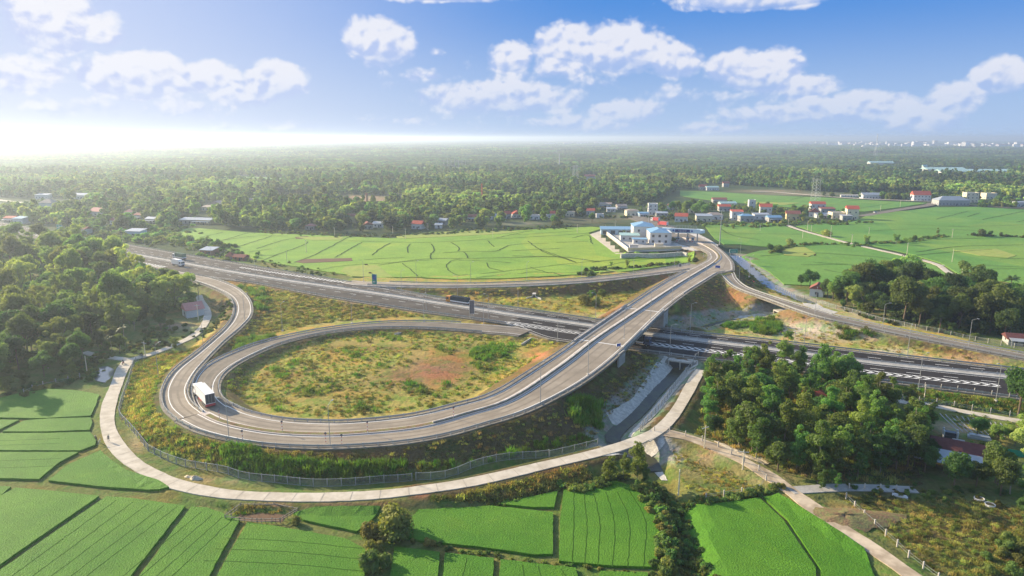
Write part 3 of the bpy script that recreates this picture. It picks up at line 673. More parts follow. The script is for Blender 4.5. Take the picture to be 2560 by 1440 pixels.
def inset(P, d):
    P = np.asarray(P, float); c = P.mean(0); out = []
    n = len(P); area = sum(P[i][0] * P[(i + 1) % n][1] - P[(i + 1) % n][0] * P[i][1] for i in range(n)); s = 1 if area > 0 else -1
    for i in range(n):
        a, b, c_ = P[i - 1], P[i], P[(i + 1) % n]; u = (b - a) / (np.linalg.norm(b - a) + 1e-9); v = (c_ - b) / (np.linalg.norm(c_ - b) + 1e-9)
        nn = np.array([-u[1] - v[1], u[0] + v[0]]) * s; nn /= np.linalg.norm(nn) + 1e-9; out.append(b + nn * d)
    return out

NEARF = [[(130, 974), (200, 980), (250, 990), (240, 1020), (228, 1043), (100, 1050), (0, 1048), (-60, 1046), (-60, 1010), (60, 985)],
 [(60, 1055), (120, 1050), (228, 1047), (233, 1060), (225, 1079), (120, 1083), (5, 1083)], [(-60, 1052), (50, 1053), (-10, 1083), (-60, 1083)],
 [(-60, 1087), (120, 1086), (226, 1083), (242, 1105), (240, 1116), (200, 1131), (-60, 1130)], [(-60, 1134), (198, 1134), (150, 1160), (98, 1203), (-60, 1199)],
 [(252, 1130), (280, 1155), (320, 1183), (400, 1210), (425, 1228), (400, 1232), (250, 1221), (120, 1206), (170, 1165)],
 [(-60, 1217), (30, 1221), (-40, 1280), (-120, 1300)], [(40, 1223), (120, 1230), (250, 1244), (-10, 1425), (-140, 1420), (-100, 1300)],
 [(266, 1245), (330, 1249), (465, 1269), (240, 1560), (-30, 1560), (0, 1430)], [(478, 1271), (520, 1273), (602, 1303), (462, 1560), (262, 1560)],
 [(618, 1309), (700, 1321), (862, 1350), (918, 1378), (905, 1560), (478, 1560)], [(732, 1287), (790, 1279), (953, 1278), (925, 1310), (893, 1334), (832, 1322), (757, 1305)],
 [(1046, 1280), (1226, 1268), (1384, 1285), (1383, 1391), (1339, 1393), (1198, 1373), (1057, 1359), (1012, 1349), (1005, 1320)], [(1244, 1264), (1395, 1231), (1386, 1273), (1330, 1273)],
 [(985, 1371), (1101, 1385), (1086, 1560), (960, 1560)], [(1112, 1386), (1236, 1400), (1226, 1560), (1096, 1560)], [(1250, 1403), (1440, 1424), (1480, 1560), (1240, 1560)],
 [(1408, 1228), (1470, 1213), (1540, 1206), (1600, 1225), (1625, 1260), (1645, 1300), (1650, 1345), (1642, 1424), (1520, 1420), (1396, 1408), (1399, 1300)],
 [(1700, 1260), (1780, 1263), (1898, 1248), (1960, 1305), (2040, 1425), (2050, 1560), (1790, 1560), (1725, 1330)], [(1906, 1246), (1945, 1243), (2020, 1290), (2100, 1340), (2160, 1382), (2235, 1560), (2060, 1560), (2050, 1428), (1968, 1303)],
 [(1505, 1410), (1560, 1560), (1400, 1560), (1300, 1408)][:0] or [(1500, 1432), (1620, 1436), (1622, 1460), (1490, 1460)]]
sheet([inset(UP(p), .12) for p in NEARF], 'rice_crop', 'rice_near', zoff=.5, cell=2.2, jitter=.12, label='bright green young rice standing in the nearest paddies at the bottom', cat='rice field', kind='stuff')
MIDF = [[(405, 581), (450, 571), (500, 572), (640, 583), (760, 588), (860, 592), (980, 597), (1070, 592), (1180, 583), (1330, 575), (1420, 570), (1480, 568), (1512, 571), (1470, 583), (1478, 590), (1520, 618), (1553, 636), (1600, 638), (1700, 640), (1735, 640), (1735, 655),
         (1690, 662), (1580, 678), (1455, 692), (1280, 702), (1140, 704), (960, 698), (850, 686), (760, 671), (700, 662), (640, 650), (590, 632), (520, 610), (460, 592)]]
sheet([UP(p) for p in MIDF], 'rice_crop', 'rice_mid', zoff=.45, cell=8, label='yellow green rice in the wide paddies between the motorway and the toll yard', cat='rice field', kind='stuff')
FARF = [[(1700, 477), (1800, 481), (1920, 489), (2050, 494), (2200, 503), (2320, 508), (2250, 519), (2160, 530), (2060, 527), (1990, 520), (1900, 512), (1790, 503), (1700, 490)],
        [(2155, 545), (2240, 531), (2335, 519), (2440, 518), (2560, 525), (2760, 530), (2760, 745), (2560, 712), (2480, 700), (2415, 697), (2350, 658), (2280, 637), (2190, 617), (2100, 600), (2050, 585), (1990, 566), (2050, 560), (2130, 555)],
        [(1760, 563), (1870, 560), (1945, 559), (1985, 575), (2050, 592), (2120, 611), (2190, 627), (2270, 645), (2335, 664), (2370, 690), (2400, 708), (2360, 730), (2120, 720), (2000, 714), (1960, 712), (1925, 682), (1880, 655), (1850, 640), (1900, 628), (1960, 622), (1850, 612), (1810, 612), (1785, 596)],
        [(585, 441), (640, 443), (720, 446), (770, 456), (700, 462), (640, 465), (600, 455)], [(-100, 510), (60, 514), (100, 520), (70, 532), (-100, 534)], [(1460, 457), (1500, 454), (1520, 462), (1470, 466)], [(1010, 418), (1060, 417), (1130, 424), (1040, 426)], [(530, 421), (600, 424), (610, 429), (540, 427)],
        [(1320, 388), (1400, 388), (1400, 390), (1320, 390)], [(1480, 400), (1550, 399), (1550, 402), (1485, 403)], [(2340, 532), (2340, 533), (2341, 533)][:0] or [(240, 512), (300, 512), (310, 518), (250, 520)], [(270, 525), (300, 524), (300, 530), (268, 531)]]
sheet([UP(p) for p in FARF], 'rice_crop', 'rice_far', zoff=.4, cell=16, label='green rice in the far paddies around the village on the right', cat='rice field', kind='stuff')
YEL = [[(990, 592), (1070, 583), (1200, 577), (1300, 580), (1260, 586), (1100, 594), (1000, 598)], [(740, 594), (860, 594), (850, 602), (780, 602)], [(1490, 672), (1530, 671), (1545, 682), (1500, 690)], [(1950, 620), (2010, 619), (2040, 635), (2020, 644), (1960, 640)], [(2385, 628), (2490, 624), (2540, 640), (2520, 647), (2450, 641)], [(1860, 505), (2000, 508), (1960, 514), (1870, 512)], [(865, 668), (940, 664), (985, 697), (880, 693), (850, 680)]]
mat('ripe', (.31, .34, .08), .9, .3, .1, .1, col2=(.26, .33, .07))
sheet([UP(p) for p in YEL], 'fallow_field', 'ripe', zoff=.60, cell=8, label='pale yellow fallow strips lying among the green paddies', cat='field', kind='stuff')
mat('plough', (.16, .10, .06), .95, .4, .5, .1)
sheet([UP(p) for p in [[(736, 657), (755, 650), (880, 647), (882, 654), (760, 660)], [(738, 594), (770, 592), (780, 597), (740, 599)]]], 'ploughed_field', 'plough', zoff=.58, cell=6, label='dark brown ploughed strip beside the motorway paddies', cat='field', kind='stuff')

# earth bunds between the distant paddies, given along their course
BUNDS = [[(640, 622), (712, 600), (770, 592)], [(640, 658), (690, 638), (760, 612), (770, 604)], [(735, 656), (780, 640), (830, 615), (870, 593)], [(838, 644), (870, 625), (905, 606)], [(930, 638), (950, 622), (975, 608)],
 [(1022, 632), (1018, 620), (1026, 610)], [(1078, 648), (1076, 638), (1086, 625), (1078, 610)], [(1147, 628), (1146, 618), (1128, 606)], [(1172, 646), (1160, 630)], [(1220, 602), (1235, 617)], [(870, 602), (980, 605), (1060, 606), (1160, 602), (1215, 598), (1280, 595), (1400, 588), (1478, 582)],
 [(640, 640), (690, 638)], [(790, 676), (860, 664), (935, 659), (1000, 655), (1075, 650)], [(945, 663), (1060, 648), (1170, 646), (1280, 644), (1400, 642), (1500, 655)], [(1006, 658), (1055, 698)], [(1120, 672), (1115, 664), (1130, 652), (1150, 648)], [(1118, 672), (1140, 687), (1180, 690)],
 [(1140, 696), (1210, 684), (1280, 676), (1380, 664), (1495, 652)], [(1190, 700), (1280, 688)], [(1215, 657), (1225, 670), (1260, 678)], [(1150, 651), (1220, 653), (1280, 657)], [(1110, 632), (1180, 628), (1240, 628), (1280, 612), (1370, 608)], [(1280, 627), (1400, 621)], [(1325, 668), (1405, 694)], [(1320, 603), (1360, 630), (1440, 656)],
 [(1350, 624), (1400, 641), (1440, 656)], [(1280, 640), (1400, 642)], [(1430, 595), (1470, 588), (1480, 610)], [(1390, 606), (1470, 604)], [(1480, 656), (1530, 650), (1620, 644), (1640, 640)], [(1500, 668), (1580, 652), (1690, 642)], [(500, 594), (560, 580)], [(540, 606), (620, 582)], [(585, 620), (680, 590)], [(560, 600), (640, 590), (720, 590)],
 [(470, 575), (560, 576), (640, 583)], [(1440, 680), (1560, 672), (1700, 655)], [(1280, 690), (1340, 680), (1500, 690)], [(910, 650), (960, 646), (1010, 644)], [(620, 630), (680, 622)], [(1240, 595), (1330, 576)], [(1280, 588), (1450, 577)],
 [(1760, 568), (1900, 566), (1940, 563)], [(1800, 570), (1830, 588), (1900, 600)], [(1760, 580), (1900, 584), (2000, 586)], [(1900, 640), (2020, 632), (2160, 640), (2260, 650)], [(1920, 628), (1980, 618), (2060, 612), (2120, 613)], [(2030, 655), (2200, 668), (2300, 672)], [(2060, 674), (2110, 683)], [(2000, 662), (2120, 660)],
 [(2340, 548), (2420, 528)], [(2418, 542), (2448, 532)], [(2455, 549), (2560, 528)], [(2540, 555), (2600, 544)], [(2100, 562), (2240, 560), (2400, 566), (2560, 562)], [(2160, 578), (2300, 572), (2440, 576)], [(2240, 607), (2360, 598), (2560, 594)], [(2290, 630), (2400, 616), (2560, 612)], [(2270, 640), (2380, 630), (2480, 624)], [(2500, 647), (2600, 645)],
 [(2460, 672), (2560, 672)], [(2400, 660), (2560, 668)], [(1975, 500), (2010, 492)], [(2000, 505), (2100, 500), (2200, 506)], [(2060, 512), (2200, 508)], [(1720, 486), (1860, 492), (1960, 500)], [(1780, 496), (1900, 502), (1990, 512)], [(2140, 522), (2230, 508)], [(2100, 505), (2180, 496)]]
acc = Acc()
for b in BUNDS:
    L = line3(b, .5, 4); L[:, :2] += rng.normal(0, .25, (len(L), 2)); L[:, 2] = ground_z(L[:, 0], L[:, 1]) + .62
    w_ = .30 if L[:, 1].mean() < 420 else .42; acc.add(*ribbon_geo(L, w_, -w_, 0))
acc.build('field_bund', 'bund', kind='structure')  # dark ribbons also paint the deep shade of gaps in the rice
acc = Acc()
def lerp(a, b, t_): return (a[0] + (b[0] - a[0]) * t_, a[1] + (b[1] - a[1]) * t_)
FUR = []
for t_ in (.14, .27, .40, .55, .70, .86): FUR.append([lerp((1408, 1232), (1600, 1228), t_), lerp((1400, 1310), (1648, 1300), t_), lerp((1396, 1408), (1643, 1424), t_)])
for t_ in (.12, .33, .52, .72, .88): FUR.append([lerp((268, 1247), (465, 1270), t_), lerp((0, 1440), (240, 1445), t_)])
for t_ in (.2, .42, .62, .82): FUR.append([lerp((480, 1273), (602, 1305), t_), lerp((262, 1445), (462, 1445), t_)])
for y in (1345, 1372, 1402): FUR.append([(600 - (y - 1310), y), (720, y + 8), (905, y + 26)])
for t_ in (.3, .5, .8): FUR.append([lerp((1250, 1406), (1440, 1426), t_), lerp((1244, 1450), (1470, 1455), t_)])
for t_ in (.45,): FUR.append([lerp((1112, 1388), (1236, 1402), t_), lerp((1098, 1450), (1226, 1452), t_)])
for y in (1100, 1112, 1150, 1168): FUR.append([(-30, y + 3), (110, y - 2), (150, y - 4)])
for f in FUR:
    L = line3(f, .5, 1.2); L[:, :2] += rng.normal(0, .06, (len(L), 2)); L[:, 2] = ground_z(L[:, 0], L[:, 1]) + .52
    acc.add(*ribbon_geo(L, .075, -.075, 0))
acc.build('furrow', 'furrow', kind='structure')

# water and lined banks
_cw = np.interp(np.arange(len(CANAL)), [0, 34, 44, 60, len(CANAL)], [2.0, 1.7, 2.2, .7, .5])
_nw = int(np.argmax(proj(CANAL[:, 0], CANAL[:, 1], CANAL[:, 2])[1] > 1185))
strip('canal_water', off(CANAL, _cw)[:_nw], off(CANAL, -_cw)[:_nw], 'water', 0.02, skirt=.3)
strip('canal_water', off(UPCANAL, 1.3), off(UPCANAL, -1.3), 'water', -.15, skirt=.2)
strip('canal_water', off(RCANAL, 3.4), off(RCANAL, -3.4), 'pond_water', .25, skirt=.2)
def pond(P, z, m_='pond_water'):
    b = MB(); b.prism([tuple(p) for p in P], z - .2, z); o = b.build('pond', M[m_]); bm = bmesh.new(); bm.from_mesh(o.data)
    bmesh.ops.triangulate(bm, faces=[f for f in bm.faces if len(f.verts) > 4]); bmesh.ops.recalc_face_normals(bm, faces=bm.faces); bm.to_mesh(o.data); bm.free(); o['kind'] = 'structure'
pond(PONDP, -.15); pond(FARPOND, -.1); pond(UP([(1505, 1075), (1530, 1062), (1548, 1070), (1552, 1098), (1540, 1112), (1518, 1104)], -1.1), -1.08, 'water')
LIN = [[(1672, 893), (1690, 900), (1668, 930), (1630, 975), (1590, 1025), (1560, 1050), (1530, 1050), (1515, 1038), (1545, 1020), (1580, 995), (1610, 955), (1640, 915)],
       [(1722, 905), (1740, 905), (1745, 918), (1720, 942), (1690, 980), (1660, 1020), (1630, 1050), (1600, 1070), (1580, 1092), (1570, 1088), (1600, 1050), (1640, 1003), (1680, 955)],
       [(1740, 822), (1765, 812), (1800, 800), (1850, 787), (1915, 782), (1925, 786), (1860, 794), (1800, 807), (1760, 824)],
       [(1487, 1150), (1545, 1127), (1570, 1122), (1570, 1150), (1530, 1158), (1498, 1160)], [(1608, 1108), (1655, 1100), (1662, 1115), (1640, 1125), (1625, 1128)],
       [(1622, 1140), (1640, 1135), (1655, 1160), (1670, 1185), (1655, 1182), (1635, 1160)],
       [(2000, 750), (2020, 752), (2060, 775), (2095, 785), (2080, 790), (2040, 782), (2010, 768)]]
def drape_poly(P, z): return [tuple(U(x, y, z)) for x, y in P]
sheet([drape_poly(p, .3) for p in LIN], 'canal_lining', 'stone', zoff=.09, cell=1.6, jitter=.2, kind='structure')
sheet([drape_poly([(1785, 1104), (1810, 1098), (1850, 1110), (1890, 1125), (1925, 1146), (1910, 1158), (1870, 1144), (1820, 1124)], 1.2)], 'sand_heap', 'sand', zoff=.18, cell=1.2, label='long pale bank of spilled sand along the dirt track by the grove', cat='sand', kind='stuff')

# ================================================================== ROAD MARKINGS
mk = Acc()
def mline(L, d, w_=.11, dz=.02): mk.add(*ribbon_geo(L, np.asarray(d) + w_, np.asarray(d) - w_, dz))
def mdash(L, d, dz=.02, on=2, offn=3, w_=.12):
    i = 0
    while i + on < len(L):
        dd = d[i:i + on + 1] if np.ndim(d) else d
        mk.add(*ribbon_geo(L[i:i + on + 1], dd + w_, dd - w_, dz)); i += on + offn
mline(M_LINE, 2.2); mline(M_LINE, -2.2); mline(M_LINE, FAR_W - 1.0); mline(M_LINE, NEAR_W + 1.0)
M2 = smooth(M_LINE, 2.0)
mdash(M2, 6.2); mdash(M2, -6.2); mdash(M2[M2[:, 0] < -60], 10.2, on=2, offn=4)
sA = np.sign(CA_W); sB = np.sign(CB_W)
mline(C_LINE, CA_W - sA * 1.0, dz=.05); mline(C_LINE, sA * 1.3 + 0 * CA_W, dz=.05, w_=.12); mline(C_LINE, CB_W - sB * 1.1, dz=.05); mline(C_LINE, sB * 1.3 + 0 * CB_W, dz=.05, w_=.12)
mline(A_BASE, A_W - np.sign(A_W) * 1.5, dz=.065); mline(A_BASE, np.sign(A_W) * .4, dz=.065)
mline(B_BASE, B_W - np.sign(B_W) * 1.3, dz=.08); mline(B_BASE, np.sign(B_W) * .5, dz=.08)
mline(N_BASE, N_W - np.sign(N_W) * .7, dz=.095); mline(N_BASE, np.sign(N_W) * .7, dz=.095)
mline(E_BASE, E_W - np.sign(E_W) * .9, dz=.11); mline(E_BASE, np.sign(E_W) * 1.0, dz=.11)
# chevron hatching along the near lanes and the two gores
def chevrons(px0, px1, d_in, d_out, n, lead=1.6, w_=.5, side=-1):
    x0, y0 = proj(M2[:, 0], M2[:, 1], M2[:, 2]); i0 = np.argmin(abs(x0 - px0)); i1 = np.argmin(abs(x0 - px1))
    for q in range(n):
        f = q / max(1, n - 1); k = i0 + (i1 - i0) * f; i = int(min(k, len(M2) - 2)); P = M2[i, :2] * (1 - (k - i)) + M2[i + 1, :2] * (k - i)
        T = M2[i + 1, :2] - M2[i, :2]; T /= np.linalg.norm(T); N = np.array([-T[1], T[0]]) * side
        a = d_in[0] + (d_in[1] - d_in[0]) * f; b = d_out[0] + (d_out[1] - d_out[0]) * f; mid = (a + b) / 2; ld = lead * abs(b - a) / 3
        pts = [(P + N * a, 0), (P + N * mid, ld), (P + N * b, 0)]
        for (p_, l_), (q_, m_) in zip(pts[:-1], pts[1:]):
            A_, B_ = p_ + T * l_, q_ + T * m_
            mk.add([(*(A_ - T * w_), HZ + .02), (*(B_ - T * w_), HZ + .02), (*(B_ + T * w_), HZ + .02), (*(A_ + T * w_), HZ + .02)], [(0, 1, 2, 3)])
chevrons(1322, 1485, (9.0, 10.2), (13.6, 13.0), 12, lead=-3.6, w_=.42)
chevrons(1600, 2460, (9.6, 8.6), (13.2, 11.0), 44, lead=2.2, w_=.46)
chevrons(325, 462, (12.2, 12.0), (15.0, 14.2), 20, lead=0.2, w_=.7)
chevrons(560, 835, (10.5, 10.4), (12.4, 13.4), 34, lead=0.1, w_=.55, side=1)
for (a, b, dz_) in [((9.2, 9.2), (1322, 1490), 0), ((13.8, 13.4), (1322, 1490), 0), ((9.2, 8.4), (1596, 2500), 0), ((13.5, 11.2), (1596, 2500), 0), ((11.9, 11.7), (300, 470), 0), ((15.2, 14.4), (300, 470), 0)]:
    x0, _y = proj(M2[:, 0], M2[:, 1], M2[:, 2]); i0 = np.argmin(abs(x0 - b[0])); i1 = np.argmin(abs(x0 - b[1])); L = M2[i0:i1]
    mline(L, -np.linspace(a[0], a[1], len(L)), .1)
mo = mk.build('road_marking', 'white_paint', kind='structure')
tw = Acc()
def track(L, d, w_, dz):
    Lq = L.copy(); tw.add(*ribbon_geo(Lq, np.asarray(d) + w_, np.asarray(d) - w_, dz))
for f_ in (.34, .62): 
    for q in (CA_W, CB_W): track(C_LINE, q * f_ + .15 * np.sin(np.arange(len(q)) * .2), .32, .036)
for f_ in (.36, .66): track(A_BASE, A_W * f_, .3, .051); track(B_BASE, B_W * f_, .3, .066); track(E_BASE, E_W * f_, .3, .096)
tw.build('tyre_wear', 'tyre_wear', kind='structure')
tj = Acc()
for L, w_ in ((PATH2, 1.7), (PATH3, 1.6), (PATH, 1.4)):
    N_ = normals(L)
    for i in range(2, len(L) - 2, 3):
        a = L[i, :2] + N_[i] * w_; b_ = L[i, :2] - N_[i] * w_; T_ = np.array([-N_[i][1], N_[i][0]]) * .05; z_ = L[i, 2] + .075
        tj.add([(*(a - T_), z_), (*(b_ - T_), z_), (*(b_ + T_), z_), (*(a + T_), z_)], [(0, 1, 2, 3)])
tj.build('slab_joint', 'joint_line', kind='structure')
# triangular gore paving between the split roads at the north end
flat('gore_paving', [(1722, 677), (1745, 670), (1764, 668), (1740, 676)], 7.0, 'white_paint', thick=.2, dz=.04)
flat('gore_paving', [(1770, 690), (1800, 666), (1804, 680), (1798, 684)], 6.7, 'concrete', thick=.2, dz=.06)

# ================================================================== MEDIANS AND BARRIERS
def wall_strip(name, L, half, h, m_, dz=0.0, kind=None, parent=None, **kw):
    a, b = off(L, half), off(L, -half); n = len(L); T = np.array([0, 0, h])
    V = np.vstack([a + [0, 0, dz - .1], b + [0, 0, dz - .1], b + [0, 0, dz] + T, a + [0, 0, dz] + T]); F = []
    for i in range(n - 1):
        for q in range(4):
            r = (q + 1) % 4; F.append((q * n + i, r * n + i, r * n + i + 1, q * n + i + 1))
    F += [(0, 3 * n, 2 * n, n), (n - 1, 2 * n - 1, 3 * n - 1, 4 * n - 1)]
    o = mesh_np(name, V, F, M[m_], parent); return tag(o, kind=kind, **kw)
wall_strip('motorway_median', M_LINE, 1.5, .22, 'old_concrete', kind='structure')
wall_strip('ramp_median', C_LINE, .95, .30, 'kerb', kind='structure')
wall_strip('median_planting_bed', C_LINE[1:-12], .62, .36, 'median_soil', kind='structure')
tag(wall_strip('median_barrier', C_LINE[14:-14][(C_LINE[14:-14, 0] > -20) & (C_LINE[14:-14, 1] < 375)], .20, .42, 'concrete', dz=.28), 'concrete dividing barrier down the middle of the flyover', 'barrier')

POSTME = MB().box(-.09, .09, -.09, .09, -.5, .82)
POSTM = None
def post_mesh():
    global POSTM
    if POSTM is None:
        POSTM = bpy.data.meshes.new('post'); POSTM.from_pydata(POSTME.v, [], POSTME.f); POSTM.materials.append(M['grey_metal'])
    return POSTM
def guardrail(L, label, spacing=4.0, mat_='steel', height=.72):
    """a rail run: beam part and one child for every post"""
    p0 = L[0]; root = empty('guardrail', (p0[0], p0[1], p0[2]), label=label, cat='guardrail', group='guardrails along the roads')
    Q = L - p0
    o = wall_strip('rail_beam', Q + [0, 0, height - .34], .05, .36, mat_, parent=root)
    P = smooth(L, spacing); k = 0
    Tn = normals(P)
    allp = [p for p in P if -60 < proj(p[0], p[1], p[2])[0] < 2620]
    st = MB()
    for i, p in enumerate(allp):
        if i < 99:
            q = bpy.data.objects.new('post', post_mesh()); COL.objects.link(q); q.parent = root; q.location = (p[0] - p0[0], p[1] - p0[1], p[2] - p0[2]); q.rotation_euler = (0, 0, math.atan2(Tn[min(i, len(Tn) - 1)][1], Tn[min(i, len(Tn) - 1)][0]))
        else:
            x, y, z = p - p0; st.box(x - .09, x + .09, y - .09, y + .09, z - .5, z + .82)
    if st.v: s_ = st.build('post', M['grey_metal'], root); s_['kind'] = 'stuff'
    return root
def cut(L, w_, cond): k = cond(L); return off(L, w_)[k]
_mx = proj(M_LINE[:, 0], M_LINE[:, 1], M_LINE[:, 2])[0]
guardrail(off(M_LINE, NEAR_W - .5)[(_mx > 630) & (_mx < 1325)], 'steel guardrail on the near edge of the motorway left of the flyover', 4)
guardrail(off(M_LINE, NEAR_W - .5)[(_mx > 1600)], 'steel guardrail on the near edge of the motorway right of the flyover', 4)
guardrail(off(M_LINE, FAR_W + .5)[(_mx > -100) & (_mx < 840)], 'steel guardrail on the far edge of the motorway at the left', 6)
guardrail(off(M_LINE, FAR_W + .5)[(_mx > 900) & (_mx < 1540)], 'steel guardrail on the far edge of the motorway left of the flyover', 5)
guardrail(off(M_LINE, FAR_W + .5)[(_mx > 1600)], 'steel guardrail on the far edge of the motorway right of the flyover', 4)
guardrail(off(M_LINE, 1.2, .2)[(_mx > 1590) & (_mx < 2600)], 'low guardrail along the motorway median right of the flyover', 4, height=.6)
guardrail(off(M_LINE, 1.2, .2)[(_mx > 0) & (_mx < 1500)], 'low guardrail along the motorway median left of the flyover', 7, height=.6)
cx_ = C_LINE[:, 0]
guardrail(off(C_LINE, CA_W + sA * .3)[(cx_ < 36) & (np.arange(len(cx_)) < 400)], 'steel guardrail on the outer edge of the loop road and up to the bridge', 3.4)
guardrail(off(C_LINE, CA_W + sA * .3)[(cx_ > 66) & (C_LINE[:, 1] < 352)], 'steel guardrail on the right edge beyond the bridge', 3.4)
guardrail(off(C_LINE, CB_W + sB * .3)[(cx_ < 26)], 'steel guardrail on the inner edge of the loop road and up to the bridge', 3.4)
guardrail(off(C_LINE, CB_W + sB * .3)[(cx_ > 48) & (C_LINE[:, 1] < 345)], 'steel guardrail on the left edge beyond the bridge', 3.4)
guardrail(off(A_BASE, A_W + np.sign(A_W) * .3)[12:], 'steel guardrail on the outer edge of the curving slip road at the left', 3.4)
guardrail(off(A_BASE, -np.sign(A_W) * .3)[14:], 'steel guardrail on the inner edge of the curving slip road at the left', 3.4)
guardrail(off(B_BASE, B_W + np.sign(B_W) * .3)[6:], 'steel guardrail on the grass side of the inner loop road', 3.6)
guardrail(off(B_BASE, -np.sign(B_W) * .3)[10:], 'steel guardrail on the motorway side of the inner loop road', 3.6)
guardrail(off(N_BASE, N_W + np.sign(N_W) * .3)[6:], 'steel guardrail on the rice side of the long north slip road', 5)
guardrail(off(N_BASE, -np.sign(N_W) * .3)[4:-4], 'steel guardrail on the motorway side of the long north slip road', 5)
guardrail(off(E_BASE, E_W + np.sign(E_W) * .3), 'steel guardrail on the far edge of the slip road running right', 3.6)
guardrail(off(E_BASE, -np.sign(E_W) * .3), 'steel guardrail on the near edge of the slip road running right', 3.6)

# ================================================================== FLYOVER BRIDGE
ob = np.where((C_LINE[:, 0] > 26.5) & (C_LINE[:, 0] < 50.5) & (C_LINE[:, 1] < 300))[0]; ob = np.arange(ob[0] - 1, ob[-1] + 2)
BL = C_LINE[ob]; wa = CA_W[ob]; wb = CB_W[ob]
br = empty('flyover_bridge', (BL[len(BL) // 2][0], BL[len(BL) // 2][1], HZ), label='concrete flyover bridge carrying the ramp across the motorway', cat='bridge')
o0 = BL[len(BL) // 2].copy(); o0[2] = HZ
Q = BL - o0
strip('deck', off(Q, wa + sA[0] * .25), off(Q, wb - sA[0] * .25), 'concrete', -.06, skirt=1.25, kind=None, parent=br)
for ww, s_ in ((wa, sA[0]), (wb, -sA[0])):
    L = off(Q, ww + s_ * .35); par = wall_strip('parapet', L, .22, .55, 'concrete', dz=0, parent=br)
    wall_strip('handrail', L + [0, 0, .95], .05, .1, 'steel', parent=br)
    Pp = smooth(L, 2.6); pb = MB()
    for p_ in Pp: pb.box(p_[0] - .05, p_[0] + .05, p_[1] - .05, p_[1] + .05, p_[2] + .5, p_[2] + .98)
    pb.build('baluster', M['steel'], br)['kind'] = 'stuff'
for end, s_e in ((0, 1), (len(BL) - 1, -1)):
    p_ = Q[end]; T = (Q[min(end + 1, len(Q) - 1)] - Q[max(end - 1, 0)])[:2]; T /= np.linalg.norm(T); N = np.array([-T[1], T[0]])
    b = MB(); hA = wa[end] + sA[0] * .2; hB = wb[end] - sA[0] * .2
    def quadwall(d0, d1, t0, t1, z0, z1):
        pts = [p_[:2] + N * d0 + T * t0, p_[:2] + N * d1 + T * t0, p_[:2] + N * d1 + T * t1, p_[:2] + N * d0 + T * t1]; b.prism([tuple(q) for q in pts], z0, z1)
    quadwall(hA, hB, -.8 * s_e, .6 * s_e, -3, p_[2] - .5)
    quadwall(hA, hA + sA[0] * .5, -5.5 * s_e, .6 * s_e, -2.5, p_[2] - .1)
    quadwall(hB, hB - sA[0] * .5, -5.5 * s_e, .6 * s_e, -2.5, p_[2] - .1)
    b.build('abutment', M['old_concrete'], br)
gd = MB()
for f in np.linspace(.12, .88, 5):
    L = off(Q, wa * f + wb * (1 - f))
    for i in range(0, len(L) - 1):
        a_, b_ = L[i], L[i + 1]; gd.tube((a_[0], a_[1], a_[2] - 1.7), (b_[0], b_[1], b_[2] - 1.7), .45, n=4)
gd.build('girder', M['old_concrete'], br)
jt = MB()
for end in (1, len(BL) - 2):
    p_ = Q[end]; T = (Q[end + 1] - Q[end - 1])[:2]; T /= np.linalg.norm(T); N = np.array([-T[1], T[0]])
    jt.prism([tuple(p_[:2] + N * a + T * b_) for a, b_ in ((wa[end], -.25), (wb[end], -.25), (wb[end], .25), (wa[end], .25))], p_[2] + .03, p_[2] + .06)
jt.build('expansion_joint', M['white_paint'], br)

# box culvert under the motorway, opening on the canal
def culvert(px, py, z, ang, wid, hgt, cells, label, m_='concrete', depth=6):
    x, y = U(px, py, z); r = empty('culvert', (x, y, z), ang, label=label, cat='culvert')
    b = MB(); t_ = .35; cw = (wid - t_ * (cells + 1)) / cells
    b.box(-wid / 2, wid / 2, 0, depth, hgt, hgt + .5)
    for i in range(cells + 1): xx = -wid / 2 + i * (cw + t_); b.box(xx, xx + t_, 0, depth, -.6, hgt)
    b.build('barrel', M[m_], r)
    c_ = MB(); c_.box(-wid / 2 + .1, wid / 2 - .1, .9, 1.1, -.6, hgt - .01); c_.build('painted_void', M['window_dark'], r)  # dark panel painted in for the shaded depth of the barrel
    for s_ in (-1, 1):
        w_ = MB(); w_.prism([(s_ * wid / 2, 0), (s_ * (wid / 2 + 2.6), -3.4), (s_ * (wid / 2 + 2.9), -3.2), (s_ * (wid / 2 + .35), .2)][::s_], -1.2, hgt * .55); w_.build('wing_wall', M['stone'], r)
    return r
culvert(1699, 923, -1.0, R(-29 + 4), 8.0, 2.3, 2, 'twin box culvert under the motorway opening on the dark canal')
culvert(1941, 792, -.6, R(-75), 5.0, 2.2, 1, 'concrete box culvert under the slip road at the end of the stone ditch')
culvert(1335, 745, 1.2, R(-5), 1.6, 1.4, 1, 'small round mouthed drain in the foot of the north bank', depth=3)

